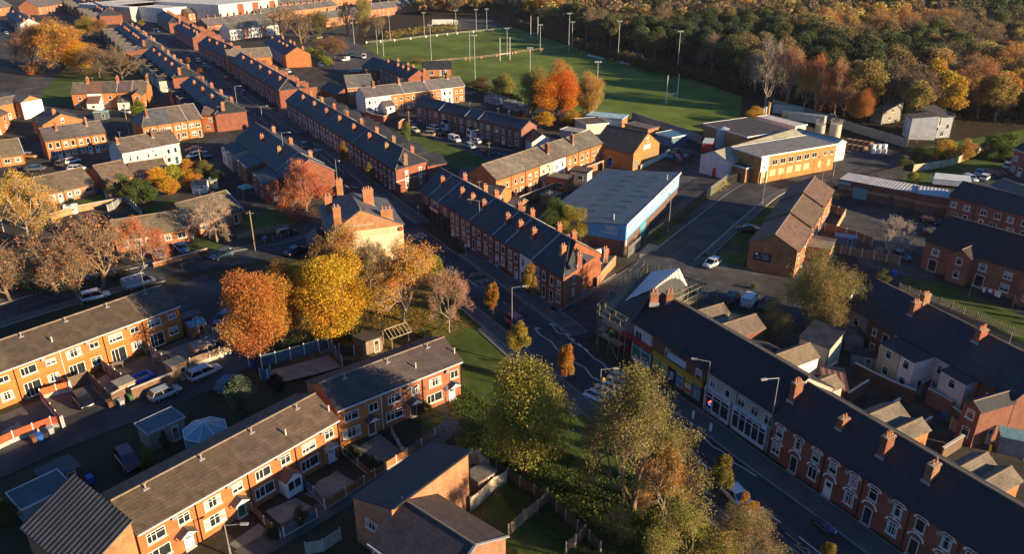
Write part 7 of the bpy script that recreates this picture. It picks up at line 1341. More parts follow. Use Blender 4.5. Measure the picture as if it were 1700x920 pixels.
fence(PX('472 893 500 877 527 862'), 1.2, 'low grey garden fence with white posts before the slabbed garden', 'panel', (.1, .12, .15), WPS, base=.25, group=FG); fence(PX('503 806 522 824 540 846'), 1.2, 'low blue-grey fence between the slabbed and circle gardens', 'panel', (.08, .12, .18), WPS, base=.25, group=FG); fence(PX('540 848 575 826 605 806 640 783 676 760'), 1.2, 'long orange-brown fence with white posts along the path', 'panel', (.36, .14, .05), WPS, base=.25, group=FG); fence(PX('571 756 595 776 618 796'), 1.1, 'low brown fence beside the shrubs', 'panel', (.2, .1, .05), WPS, base=.25, group=FG); fence(PX('651 722 662 742 670 756'), 1.0, 'low white fence by the grass garden', 'panel', (.4, .4, .38), WPS, group=FG); fence(PX('676 760 700 742 722 724'), 1.0, 'low brown fence at the end of the garden path', 'panel', (.2, .12, .07), WPS, group=FG); fence(PX('420 850 440 872 466 895'), 1.1, 'low brown fence left of the slabbed garden', 'panel', (.13, .08, .05), WPS, group=FG)
fence(XS('v', '235 470 390 440 550 395 700 350 855 305 960 270'), 1.8, 'blue-grey fence with white posts round the raised stone terrace', 'panel', (.05, .12, .18), WPS, z=.35); fence(XS('v', '965 270 1045 380 1110 480'), 1.8, 'blue-grey fence down the right side of the stone terrace', 'panel', (.05, .12, .18), WPS, z=.35); fence(XS('v', '220 600 300 610 330 560'), 1.6, 'short blue fence at the left end of the stone terrace', 'panel', (.06, .16, .24), WPS, z=.1)
fence(XS('v', '95 460 235 480'), 1.6, 'dark fence under the left maple', 'panel', (.05, .045, .04), WPS); fence(XS('v', '970 300 1080 320 1240 340'), 1.7, 'dark fence between the terrace and the brick shed', 'panel', (.07, .06, .05), WPS)
fence(XS('N', '1385 350 1430 345 1480 395 1500 400'), 1.8, 'pale scalloped fence by the sunlit side wall', 'panel', (.5, .45, .36), (.45, .42, .36)); fence(XS('N', '1385 650 1440 610 1530 520 1610 480'), 1.8, 'pale scalloped fence with brick shed by the grass bank', 'panel', (.46, .4, .3), (.45, .42, .36)); fence(XS('N', '340 925 450 905 560 830'), 1.5, 'grey curved-top fence on the dark path', 'panel', (.3, .29, .26), (.35, .34, .32))
fence(XS('O', '15 815 110 720 200 660 265 590'), 1.6, 'brown timber fence with pale posts below the big round tree', 'panel', (.24, .16, .1), (.5, .42, .3)); fence(XS('O', '-60 400 90 500 180 560 265 600 380 720 530 850 600 920'), 1.5, 'long dark timber fence along the back of the grass bank', 'panel', (.1, .07, .045), (.4, .36, .28)); fence(XS('O', '380 925 440 880 500 820'), 1.6, 'short brown fence with pale posts at the bottom edge', 'panel', (.22, .15, .1), (.5, .42, .3))
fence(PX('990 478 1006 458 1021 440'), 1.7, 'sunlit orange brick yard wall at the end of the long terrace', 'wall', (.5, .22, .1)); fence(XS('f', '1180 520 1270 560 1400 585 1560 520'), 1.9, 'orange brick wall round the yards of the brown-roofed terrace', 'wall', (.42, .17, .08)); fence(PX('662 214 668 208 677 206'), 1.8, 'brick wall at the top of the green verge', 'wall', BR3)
fence(PX('940 308 975 288 1010 275 1040 268'), 1.8, 'sunlit brick back wall of the orange terrace yards', 'wall', (.36, .18, .1)); fence(PX('862 340 900 325 940 308'), 1.8, 'shaded brick back wall of the orange terrace yards', 'wall', (.24, .12, .08)); fence(PX('1063 281 1085 270 1108 258'), 1.0, 'low white wall before the brick workshop', 'wall', (.6, .56, .48)); fence(PX('1005 260 1030 266 1060 272'), 1.5, 'grey concrete post fence in front of the workshop', 'panel', (.2, .2, .2), (.35, .34, .3))  # back wall of the yards: sun and shade put into two brick colours
for k in range(7):
    a = (845 + k * 24, 322 - k * 8.5); fence([a, (a[0] + 12, a[1] + 12)], 1.7, 'timber yard divider, number %s from the left behind the orange terrace' % ORD[k], 'panel', jit((.2, .14, .1), .3), (.3, .25, .2), group='yard dividers behind the orange terrace')
for k in range(6):
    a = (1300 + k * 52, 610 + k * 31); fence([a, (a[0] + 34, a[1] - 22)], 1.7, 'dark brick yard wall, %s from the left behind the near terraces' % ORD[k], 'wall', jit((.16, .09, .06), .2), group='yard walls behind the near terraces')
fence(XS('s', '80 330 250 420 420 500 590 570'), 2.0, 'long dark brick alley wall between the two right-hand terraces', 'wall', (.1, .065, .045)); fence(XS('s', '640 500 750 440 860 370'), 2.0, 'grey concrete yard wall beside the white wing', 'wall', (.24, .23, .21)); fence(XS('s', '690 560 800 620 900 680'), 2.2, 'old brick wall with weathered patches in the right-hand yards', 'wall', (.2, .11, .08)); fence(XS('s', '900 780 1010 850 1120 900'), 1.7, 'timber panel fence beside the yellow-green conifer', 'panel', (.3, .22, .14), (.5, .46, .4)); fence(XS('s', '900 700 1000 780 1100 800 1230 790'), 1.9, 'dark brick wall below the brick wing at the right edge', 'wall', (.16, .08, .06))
fence(PX('480 395 440 408 425 412'), 1.4, 'dark fence at the pub yard', 'panel', (.08, .07, .06), (.3, .28, .25)); fence(PX('395 398 430 388 480 380'), 1.2, 'timber fence below the copper-red tree', 'panel', (.3, .2, .12), (.3, .24, .18)); fence(PX('255 445 285 437 345 420'), .9, 'low brick garden wall before the bungalow drives', 'wall', (.34, .17, .08)); fence(PX('605 472 640 465 655 462'), 1.6, 'pale timber fence at the foot of the rendered pub wall', 'panel', (.5, .38, .22), (.5, .38, .22)); fence(PX('85 366 130 352 205 338'), 1.4, 'sunlit brick garden wall behind the half-bare reddish trees', 'wall', (.42, .26, .14)); fence(PX('180 352 206 338 216 340 236 360'), 1.6, 'white-posted garden fence between the bungalows', 'panel', (.2, .2, .2), WPS)
fence(XS('d', '985 480 1110 500 1180 510'), 1.8, 'sunlit timber fence behind the row of four', 'panel', (.45, .28, .14), (.5, .36, .2))
# ---- sheds, small buildings
def shed(c, yaw, L, W_, h, wcol, rcol, label, rise=.5, nm='garden_shed', cat='shed', flat=False, wm='timber', rm='timber', group=None, edge=None):
    x, y = G(*c); e = empty(nm, label, cat, (x, y), yaw, group); m = MB()
    if flat: m.box(-L / 2, L / 2, -W_ / 2, W_ / 2, 0, h); m.build('walls', wm, e, wcol); m = MB(); m.box(-L / 2 - .12, L / 2 + .12, -W_ / 2 - .12, W_ / 2 + .12, h + .002, h + .14); m.build('roof', rm, e, rcol)
    else:
        for s in (-1, 1): m.poly([(s * L / 2, -W_ / 2, 0), (s * L / 2, W_ / 2, 0), (s * L / 2, W_ / 2, h), (s * L / 2, 0, h + rise), (s * L / 2, -W_ / 2, h)][::s]); m.poly([(-L / 2 * s, s * W_ / 2, 0), (L / 2 * s, s * W_ / 2, 0), (L / 2 * s, s * W_ / 2, h), (-L / 2 * s, s * W_ / 2, h)][::-1])
        m.build('walls', wm, e, wcol); m = MB(); a = L / 2 + .15; b = W_ / 2 + .15; m.slab([[(-a, -b, h - .02), (a, -b, h - .02), (a, 0, h + rise + .08), (-a, 0, h + rise + .08)], [(-a, 0, h + rise + .08), (a, 0, h + rise + .08), (a, b, h - .02), (-a, b, h - .02)]], .06); m.build('roof', rm, e, rcol)
    if edge: m = MB(); z = h + .02; a, b = L / 2 + .13, W_ / 2 + .13; [m.box(*q, z, z + .2) for q in ((-a - .06, a + .06, -b - .06, -b), (-a - .06, a + .06, b, b + .06), (-a - .06, -a, -b, b), (a, a + .06, -b, b))]; m.build('roof_edge', 'paint', e, edge)
    inst('door', door_mesh(.85, min(1.9, h - .1)), e, wcol, (L * .2, -W_ / 2, 0)); return e
shed((211, 658), R_(50), 2.0, 1.9, 2.2, (.4, .2, .1), (.3, .27, .22), 'small brick yard store with mossy flat roof beside the green bin', flat=True, wm='brick', rm='felt', nm='brick_store', group='brick yard stores'); shed((296, 627), R_(50), 2.0, 1.9, 2.4, (.42, .22, .1), (.22, .2, .16), 'brick yard store with dark flat roof at the middle of the yard wall', flat=True, wm='brick', rm='felt', nm='brick_store', group='brick yard stores'); shed((338, 588), R_(45), 3, 2.2, 1.9, (.25, .17, .12), (.2, .19, .18), 'grey felt-roofed garden shed in the end yard'); shed((327, 556), R_(45), 2.2, 2, 2.0, (.3, .12, .06), (.1, .25, .36), 'shed with blue sheet roof in the end yard'); shed((316, 545), R_(45), 3.4, 1.6, 2.2, (.12, .08, .06), (.08, .1, .12), 'dark flat-roofed lean shed beside the end house', flat=True)
shed((76, 845), R_(50), 4.6, 3.6, 2.4, (.25, .27, .28), (.07, .1, .11), 'flat-roofed garage with bright white roof edge', flat=True, wm='render', rm='felt', nm='garage', cat='garage', edge=(.7, .7, .7)); shed((103, 802), R_(50), 3.4, 3, 1.9, (.12, .05, .04), (.06, .08, .09), 'low dark flat-roofed shed above the white-edged garage', flat=True); shed((272, 728), R_(50), 4.2, 2.9, 2.4, (.3, .22, .18), (.1, .14, .16), 'flat-roofed garage with pale edge beside the conservatory', flat=True, wm='brick', rm='felt', nm='garage', cat='garage', edge=(.35, .42, .46)); shed((612, 580), R_(38), 3.2, 2.6, 2.1, (.25, .17, .13), (.06, .05, .045), 'square brown shed beside the pergola', flat=True); shed((799, 810), R_(45), 2.6, 2.0, 2.0, (.35, .22, .14), (.16, .15, .13), 'brick shed with dark flat roof against the scalloped fence', flat=True, wm='brick')
shed((334, 318), R_(8), 3.2, 2.6, 2.1, (.62, .6, .55), (.2, .15, .12), 'white timber summerhouse beside the golden shrubs', rise=.7); shed((357, 310), R_(8), 1.6, 1.6, 1.9, (.4, .42, .36), (.3, .32, .3), 'small pale green shed right of the summerhouse'); shed((187, 330), R_(25), 2.6, 2.0, 1.6, (.3, .24, .14), (.26, .24, .14), 'small mossy shed behind the brick garden wall'); shed((120, 353), R_(20), 2.4, 1.8, 1.4, (.55, .55, .55), (.6, .62, .64), 'little white playhouse on the grass'); shed((170, 197), R_(10), 4.0, 2.4, 2.3, (.1, .12, .13), (.32, .5, .52), 'pale blue-green sheet-roofed shed behind the small gabled house', flat=True, rm='cloth')
for i, (cx, cy, w) in enumerate(((815, 163, 0), (828, 166, 0), (846, 172, 0), (858, 176, 0), (872, 182, 0))): shed((cx, cy + 6), R_(-25), 3.2, 4, 2.2, (.3, .3, .3), (.16, .17, .17), 'old lock-up garage, %s from the left below the field hedge' % ORD[i], flat=True, wm='render', rm='felt', nm='lock_up_garage', cat='garage', group='lock-up garages'); 
shed((1487, 415), R_(-20), 3.4, 2.4, 2.0, (.2, .25, .25), (.2, .26, .22), 'green felt-roofed shed by the leafless tree'); shed((1402, 407), R_(-20), 3.8, 1.8, 1.8, (.2, .22, .24), (.24, .3, .36), 'pale sheet-roofed open shelter in the fenced yard', flat=True, rm='metal'); shed((1360, 425), R_(60), 6, 4, 2.6, (.4, .24, .1), (.24, .2, .15), 'flat-roofed extension in front of the stepped row', flat=True, wm='brick', rm='felt', nm='extension', cat='extension')
shed((1690, 752), R_(-25), 4.5, 2.2, 2.2, (.16, .2, .22), (.12, .26, .3), 'teal-roofed shed at the right edge yards', flat=True); shed((1432, 607), R_(-30), 3.2, 2.2, 2.0, (.22, .28, .26), (.04, .045, .05), 'green-walled lean shed before the cream wing', flat=True); shed((1418, 575), R_(60), 4.5, 2.4, 2.4, (.3, .26, .23), (.1, .11, .12), 'grey slate-roofed outhouse before the brick and white backs', rise=.8, wm='render', rm='slate', nm='outhouse')
for i, (cx, cy, l, w, c, rc, lb) in enumerate(((1160, 540, 5, 4.5, BRO, (.19, .14, .1), 'hipped brown-roofed store behind the scaffolded corner'), (1200, 555, 4, 4, (.2, .14, .1), (.12, .11, .1), 'grey-roofed store behind the long dark roof'))): shed((cx, cy), R_(-30), l, w, 2.6, c, rc, lb, rise=1.1, wm='brick', rm='tile', nm='store_building', cat='store')
# conservatory, pergola, gazebo, pool
x, y = G(345, 738); cv = empty('conservatory', 'octagonal white conservatory with glazed star-ribbed roof', 'conservatory', (x, y), R_(50)); n = 8; R0 = 2.5
m = MB(); g_ = MB(); f_ = MB()
for i in range(n):
    a0, a1 = 2 * math.pi * i / n, 2 * math.pi * (i + 1) / n; p, q = (R0 * math.cos(a0), R0 * math.sin(a0)), (R0 * math.cos(a1), R0 * math.sin(a1)); g_.poly([(*p, 2.1), (*q, 2.1), (0, 0, 3.2)]); m.poly([(*p, 0), (*q, 0), (*q, .7), (*p, .7)]); f_.tube((*p, 2.1), (0, 0, 3.22), .05, 4); f_.tube((*p, 0), (*p, 2.1), .06, 4); f_.tube((*p, 2.1), (*q, 2.1), .06, 4); g_.poly([(*p, .7), (*q, .7), (*q, 2.1), (*p, 2.1)])
m.build('dwarf_wall', 'frame', cv); g_.build('glazing', 'paint', cv, (.22, .33, .38)); f_.build('ribs', 'frame', cv)
x, y = G(658, 572); pg = empty('pergola', 'weathered timber pergola with open gabled roof', 'pergola', (x, y), R_(40)); m = MB()
for sx in (-1.4, 1.4):
    for sy in (-1.2, 1.2): m = MB(); m.tube((sx, sy, 0), (sx, sy, 2.1), .07, 5); m.build('post', 'timber', pg, (.3, .22, .14))
m = MB()
for k in range(7): xx = -1.8 + k * .6; m.tube((xx, -1.5, 2.1), (xx, 0, 3), .04, 4); m.tube((xx, 1.5, 2.1), (xx, 0, 3), .04, 4)
m.tube((-1.8, 0, 3), (1.8, 0, 3), .05, 4); m.tube((-1.8, -1.5, 2.1), (1.8, -1.5, 2.1), .05, 4); m.tube((-1.8, 1.5, 2.1), (1.8, 1.5, 2.1), .05, 4); m.tube((1.8, -1.5, 2.1), (1.8, 1.5, 2.1), .06, 4); m.build('roof_frame', 'timber', pg, (.5, .4, .26))
x, y = G(411, 325); gz = empty('gazebo', 'pale green fabric gazebo in a yard behind the near-side row', 'gazebo', (x, y), R_(-50)); m = MB(); [m.poly([(*p, 2.1), (*q, 2.1), (0, 0, 2.9)]) for p, q in (((-1.5, -1.5), (1.5, -1.5)), ((1.5, -1.5), (1.5, 1.5)), ((1.5, 1.5), (-1.5, 1.5)), ((-1.5, 1.5), (-1.5, -1.5)))]; m.build('canopy', 'cloth', gz, (.3, .42, .36)); m = MB(); [m.tube((sx, sy, 0), (sx, sy, 2.1), .04, 5) for sx in (-1.45, 1.45) for sy in (-1.45, 1.45)]; m.build('frame', 'metal', gz, (.5, .5, .5))
x, y = G(232, 630); pl_ = empty('paddling_pool', 'blue inflatable paddling pool in a fenced yard', 'paddling pool', (x, y), R_(50)); m = MB()
for a, b in (((-1.5, -.9), (1.5, -.9)), ((1.5, -.9), (1.5, .9)), ((1.5, .9), (-1.5, .9)), ((-1.5, .9), (-1.5, -.9))): m.tube((*a, .25), (*b, .25), .24, 8)
m.build('ring', 'paint', pl_, (.02, .12, .5)); m = MB(); m.box(-1.35, 1.35, -.75, .75, .02, .1); m.build('floor_sheet', 'paint', pl_, (.2, .2, .19))
# bins
BM = MB(); BM.v = [(-.24, -.3, .1), (.24, -.3, .1), (.24, .3, .1), (-.24, .3, .1), (-.3, -.36, .95), (.3, -.36, .95), (.3, .38, .95), (-.3, .38, .95)]; BM.f = [(0, 3, 2, 1), (4, 5, 6, 7), (0, 1, 5, 4), (1, 2, 6, 5), (2, 3, 7, 6), (3, 0, 4, 7)]; BM.m = [0] * 6; bin_me = BM.mesh('bin_body', ['paint']); LM = MB(); LM.slab([[(-.33, -.4, 1.0), (.33, -.4, 1.0), (.33, .42, 1.08), (-.33, .42, 1.08)]], .07); lid_me = LM.mesh('lid', ['paint']); WM_ = MB(); WM_.tube((-.3, .3, .1), (.3, .3, .1), .1, 8); bw_me = WM_.mesh('wheels', ['rubber'])
BC = {'blue': (.02, .1, .42), 'green': (.03, .14, .05), 'black': (.02, .02, .025), 'brown': (.14, .07, .03), 'grey': (.3, .32, .34), 'red': (.35, .02, .02)}
for c, cx, cy, lb in (('green', 219, 667, 'green wheelie bin right of the brick yard store'), ('blue', 227, 663, 'blue wheelie bin beside the green one on the back lane'), ('brown', 184, 678, 'brown wheelie bin at the left of the back-lane group'), ('black', 192, 675, 'black wheelie bin before the dark yard wall'), ('grey', 203, 676, 'pale grey wheelie bin before the dark yard wall'), ('brown', 59, 737, 'brown wheelie bin before the long red fence'), ('blue', 68, 734, 'blue wheelie bin before the long red fence'), ('black', 77, 730, 'black wheelie bin before the long red fence'), ('grey', 86, 722, 'dark grey wheelie bin behind the black one'), ('blue', 243, 563, 'blue bin in the paved yard of the brick row'), ('green', 246, 590, 'green bin in the paved yard'), ('blue', 311, 398, 'blue bin beside the bungalow porch'), ('grey', 319, 398, 'grey bin beside the blue one at the bungalow'), ('blue', 162, 322, 'blue bin between the two bungalows'), ('blue', 420, 610, 'blue bin by the left end of the stone terrace'), ('blue', 397, 672, 'blue bin under the grey-green willowy bush'), ('grey', 1311, 595, 'white bin in the yard behind the shops'), ('blue', 1320, 597, 'light blue bin in the yard behind the shops'), ('red', 1327, 600, 'red-lidded bin in the yard behind the shops'), ('blue', 1361, 612, 'dark blue bin by the grey panel fence'), ('blue', 1503, 643, 'blue bin by the white wing corner'), ('blue', 1567, 700, 'blue bin in the dark right-hand yards'), ('green', 1574, 703, 'green bin in the dark right-hand yards'), ('blue', 441, 402, 'blue bin in the pub yard'), ('blue', 1499, 313, 'blue bin beside the banded workshop roof'), ('blue', 1484, 460, 'blue bin behind the low brick wall'), ('blue', 152, 805, 'blue bin behind the ribbed roof')):
    x, y = G(cx, cy); e = empty('wheelie_bin', lb, 'bin', (x, y, .06 if cx < 240 else .02), R_(50), 'wheelie bins'); inst('bin_body', bin_me, e, BC[c]); inst('lid', lid_me, e, BC[c]); inst('wheels', bw_me, e)
# garden bits
def slabset(nm, label, cat, c, yaw, L, W_, h, col, legs=True, mat='timber', z=0):
    x, y = G(*c); e = empty(nm, label, cat, (x, y, z), yaw); m = MB(); m.box(-L / 2, L / 2, -W_ / 2, W_ / 2, h - .06, h); m.build('tabletop' if 'table' in nm else 'seat', mat, e, col)
    for sx in (-1, 1):
        for sy in (-1, 1): m = MB(); m.box(sx * (L / 2 - .08) - .03, sx * (L / 2 - .08) + .03, sy * (W_ / 2 - .08) - .03, sy * (W_ / 2 - .08) + .03, 0, h - .062); m.build('leg', mat, e, col)
    return e
def chair_(c, yaw, label, col=(.05, .12, .16), z=.36): e = slabset('garden_chair', label, 'chair', c, yaw, .55, .55, .45, col, z=z); m = MB(); m.box(-.27, .27, .22, .27, .45, .95); m.build('backrest', 'timber', e, col)
chair_(X('v', 770, 400), 0, 'dark garden chair on the stone terrace'); slabset('garden_bench', 'dark bench in the corner of the stone terrace', 'bench', X('v', 910, 350), R_(50), 1.5, .5, .5, (.05, .12, .16), z=.36); slabset('garden_table', 'small table in the paved yard', 'table', (197, 610), .3, 1.4, .8, .7, (.3, .26, .22)); slabset('garden_table', 'pale parasol-covered table in the paved yard', 'table', (263, 600), .3, 1.2, 1.2, 1.0, (.4, .42, .44)); slabset('garden_bench', 'wooden bench under the front window of the white porch house', 'bench', (437, 832), R_(50), 1.3, .45, .45, (.25, .18, .12))
# clothes line
x0, y0 = G(1608, 492); x1, y1 = G(1680, 512); e = empty('washing_line', 'washing line strung between two posts on the lawn', 'washing line', (x0, y0)); m = MB(); dx, dy = x1 - x0, y1 - y0; m.tube((0, 0, 0), (0, 0, 2.3), .05, 6); m.build('post', 'metal', e, (.3, .3, .3)); m = MB(); m.tube((dx, dy, 0), (dx, dy, 2.3), .05, 6); m.build('post', 'metal', e, (.3, .3, .3)); m = MB(); m.tube((0, 0, 2.2), (dx, dy, 2.2), .015, 4); m.build('line', 'frame', e); an_ = math.atan2(dy, dx)
for k, (c, w, h) in enumerate((((.6, .6, .65), .35, .8), ((.1, .12, .3), .4, .5), ((.62, .62, .64), .5, .6), ((.35, .05, .08), .4, .6), ((.55, .5, .55), .45, .9), ((.6, .62, .66), .4, 1.0))): t = .3 + k * .07; m = MB(); m.box(-w / 2, w / 2, -.015, .015, -h, 0); tag(m.build('washing', 'cloth', None, c, (x0 + dx * t, y0 + dy * t, 2.19), an_), '%s piece of washing hung on the line, %s from the left' % (('white', 'navy', 'white', 'red', 'pale', 'white')[k], ORD[k]), 'washing', 'washing on the line')
# union flag in a first-floor window, road sign boards, bus stop flag
def sign_on_post(b, h, w_, hh, col, label, txt=None, tm='textblack', yaw=R_(-30), z0=None, pc=(.35, .36, .36)):
    x, y = G(*b); e = empty('road_sign', label, 'sign', (x, y, .1), yaw, None); m = MB(); m.tube((0, 0, 0), (0, 0, h), .045, 6); m.build('post', 'metal', e, pc); m = MB(); m.box(-w_ / 2, w_ / 2, -.07, -.045, h - hh, h); s = m.build('sign_plate', 'paint', e, col)
    if txt: lettering(txt, s, tm, w_ * .8, (0, -.075, h - hh / 2), 0)
sign_on_post((825, 451), 2.9, .55, .9, (.6, .62, .66), 'white bus stop flag on a post before the long terrace', 'BUS'); sign_on_post((774, 428), 2.6, .6, .55, (.4, .45, .5), 'small triangular-topped road sign before the long terrace'); sign_on_post((1262, 874), 2.2, .5, 1.0, (.65, .6, .6), 'white and red roadside panel sign by the bottom trees'); sign_on_post((967, 508), 2.7, .45, .45, (.1, .25, .5), 'round blue shared-path sign at the side road corner'); sign_on_post((695, 362), 2.6, .4, .55, (.55, .5, .55), 'small sign before the white-banded corner house')
m = MB(); m.tube((0, 0, 0), (0, 0, .9), .16, 10); m.tube((0, 0, .9), (0, 0, 1.1), .16, 10, .05); 
for i, c in enumerate(((1150, 697), (1179, 718))): x, y = G(*c); tag(inst('bollard', m.mesh('bollard', ['frame']), None, None, (x, y, .21)), ('white bollard nearer the crossing on the shop pavement', 'white bollard before the barber shop')[i], 'bollard', 'white bollards')
# ---- scaffolded corner building
ZE = 5.6; pA = aW; pF = [Vector(G(*p, ZE)) for p in (X('u', 437, 722), X('u', 205, 590), X('u', 560, 175), X('u', 1108, 360))]; P0, P1, P2, P3 = pF; P0 = aW + uW * .0; P3 = Vector(P3)
cb = empty('corner_building', 'grey corner building being re-roofed, wrapped in scaffolding', 'shop building', (P0.x, P0.y)); L2 = [p - P0 for p in (P0, P1, P2, P3)]
m = MB(); zz = [ZE] * 4
for i in range(4): a, b = L2[i], L2[(i + 1) % 4]; m.poly([(a.x, a.y, 0), (a.x, a.y, ZE), (b.x, b.y, ZE), (b.x, b.y, 0)])
m.build('wall', 'render', cb, (.16, .15, .15))
r1 = (L2[0] * .55 + L2[1] * .2 + L2[2] * .1 + L2[3] * .15); r2 = L2[2] * .5 + L2[3] * .5; r1 = Vector(G(*X('u', 672, 372), 8.9)) - P0; r2 = Vector(G(*X('u', 985, 120), 8.6)) - P0
m = MB(); m.slab([[(L2[0].x, L2[0].y, ZE + .1), (r1.x, r1.y, 8.9), (L2[1].x, L2[1].y, ZE + .1)], [(L2[1].x, L2[1].y, ZE + .1), (r1.x, r1.y, 8.9), (r2.x, r2.y, 8.6), (L2[2].x, L2[2].y, ZE + .1)], [(L2[3].x, L2[3].y, ZE + .1), (r2.x, r2.y, 8.6), (r1.x, r1.y, 8.9), (L2[0].x, L2[0].y, ZE + .1)]], .15); m.build('roof_boards', 'timber', cb, (.05, .05, .055))
lp = lambda a, b, t: tuple(a[i] + (b[i] - a[i]) * t for i in range(3)); A3 = (L2[1].x, L2[1].y, ZE + .3); B3 = (L2[2].x, L2[2].y, ZE + .3); C3 = (r2.x, r2.y, 8.8); D3 = (r1.x, r1.y, 9.1)
m = MB(); m2 = MB()
for k in range(9):
    t0, t1 = .25 + k * .08, .25 + (k + 1) * .08
    lo0, lo1 = lp(A3, D3, t0), lp(B3, C3, t0); q = [lp(lo0, lo1, .04 + .02 * (k % 3)), lp(lo0, lo1, .97), lp(lp(A3, D3, t1 - .012), lp(B3, C3, t1 - .012), .97), lp(lp(A3, D3, t1 - .012), lp(B3, C3, t1 - .012), .04 + .02 * (k % 3))]; m.slab([[(p[0], p[1], p[2] + .08) for p in q[::-1]]], .05)
m.build('roof_membrane', 'paint', cb, (.42, .5, .58))
E3 = (L2[3].x, L2[3].y, ZE + .3); O3 = (0, 0, ZE + .3)
for k in range(9):
    t0, t1 = .08 + k * .1, .08 + (k + 1) * .1; q = [lp(D3, C3, t0), lp(D3, C3, t1 - .02), lp(lp(O3, E3, t1 - .02), lp(D3, C3, t1 - .02), .15), lp(lp(O3, E3, t0), lp(D3, C3, t0), .15)]; m2.slab([[(p[0], p[1], p[2] + .08) for p in q[::-1]]], .05)
m2.build('roof_sheets', 'paint', cb, (.66, .56, .47))
for tpx, w_ in (((680, 440), 1.1), ((860, 440), .9)): x_, y_ = G(*X('u', *tpx), 9.0); inst('chimney', chimney_mesh(w_, .8, 1.0, 2), cb, (.4, .16, .08), (x_ - P0.x, y_ - P0.y, 8.4))
sf = empty('scaffolding', 'scaffolding of poles and boards round the corner building', 'scaffolding', (P0.x, P0.y)); ctr = (L2[0] + L2[1] + L2[2] + L2[3]) / 4
path = [L2[0] + (L2[0] - ctr).normalized() * .2, L2[1] + (L2[1] - ctr).normalized() * 1.6, L2[2] + (L2[2] - ctr).normalized() * 1.6, L2[3] + (L2[3] - ctr).normalized() * 1.8, L2[3] * .45]
path[0] = L2[0] + Vector((math.sin(anW), -math.cos(anW))) * 1.4
st_, ld_, bd_ = MB(), MB(), MB()
for i in range(4):
    a, b = path[i], path[i + 1]; L_ = (b - a).length; d = (b - a) / L_; n = Vector((d.y, -d.x)); n = n if n.dot((a + b) / 2 - ctr) > 0 else -n; k = max(2, int(L_ / 1.9))
    for j in range(k + 1):
        for off in (0, 1.1): p = a + d * (L_ * j / k) + n * off; m = MB(); m.tube((p.x, p.y, .1), (p.x, p.y, 6.3 + (j % 3) * .4), .05, 5); m.build('standard', 'metal', sf, (.3, .27, .12) if (j + i) % 3 else (.3, .3, .29))
    for z_ in (2.3, 4.6, 5.6, 6.6):
        for off in (0, 1.1): p, q = a + n * off - d * .5, b + n * off + d * .5; ld_.tube((p.x, p.y, z_), (q.x, q.y, z_), .045, 4)
    for j in range(k): p = a + d * (L_ * j / k) + n * 1.1; q = a + d * (L_ * (j + 1) / k) + n * 1.1; st_.tube((p.x, p.y, 2.3 if j % 2 else .2), (q.x, q.y, 4.6 if j % 2 else 2.3), .04, 4)
    for z_ in (2.35, 4.65):
        for bq in range(4): p, q = a + n * (.1 + .25 * bq), b + n * (.1 + .25 * bq); e2 = n * .11; bd_.slab([[(p.x - e2.x, p.y - e2.y, z_ + .05), (q.x - e2.x, q.y - e2.y, z_ + .05), (q.x + e2.x, q.y + e2.y, z_ + .05), (p.x + e2.x, p.y + e2.y, z_ + .05)]], .045)
ld_.build('ledgers', 'metal', sf, (.3, .28, .18)); st_.build('braces', 'metal', sf, (.4, .38, .3)); bd_.build('boards', 'timber', sf, (.36, .27, .15))
sh_ = on_facade(-.02, .0)[0]; m = MB(); dd = (P1 - P0).normalized(); ag = math.atan2(-dd.y, -dd.x); bx_ = empty('shopfront', 'red fascia shopfront under the scaffolding', 'shopfront', (P1.x + math.sin(ag) * .15, P1.y - math.cos(ag) * .15), ag, 'shopfronts facing the zebra crossing'); LL = (P1 - P0).length
m.box(0, LL, -.1, 0, 2.7, 3.4); m.build('fascia_board', 'paint', bx_, (.5, .03, .04)); pass; m = MB(); m.box(.2, LL - .2, -.06, 0, .2, 2.6); m.build('shutter', 'paint', bx_, (.1, .03, .03))
# red sign on the long terrace shop, dark shopfronts
aM, anM, LM_ = frame_on((699.5, 314.5), (935.6, 460.6), 5.6); uM = Vector((math.cos(anM), math.sin(anM))); nM = Vector((math.sin(anM), -math.cos(anM)))
for i, (t0, t1, fc, tx, lb) in enumerate(((.0, .075, (.03, .035, .04), None, 'dark corner shopfront of the long terrace'), (.085, .165, (.42, .04, .06), 'FOOD STORE', 'dark shopfront under a red sign in the long terrace'), (.172, .245, (.025, .025, .03), None, 'dark shuttered shopfront third from the terrace corner'))):
    p = aM + uM * LM_ * t0 + nM * .3; L = LM_ * (t1 - t0); e = empty('shopfront', lb, 'shopfront', p, anM, 'dark shopfronts of the long terrace'); m = MB(); m.box(0, L, 0, .29, 2.6, 3.1); m.build('fascia_board', 'paint', e, fc); m = MB(); m.box(.1, L - .1, .1, .28, .02, 2.59); m.build('shutter', 'paint', e, (.03, .032, .035)); m = MB(); m.box(L * .4, L * .62, .05, .099, .02, 2.4); m.build('door', 'glass', e)
    if i == 1: m = MB(); m.box(0, L, -.1, -.01, 2.7, 3.7); s = m.build('sign', 'paint', e, (.45, .04, .07)); m = MB(); m.box(.2, L - .2, -.115, -.101, 3.0, 3.35); m.build('sign_stripe', 'frame', e)
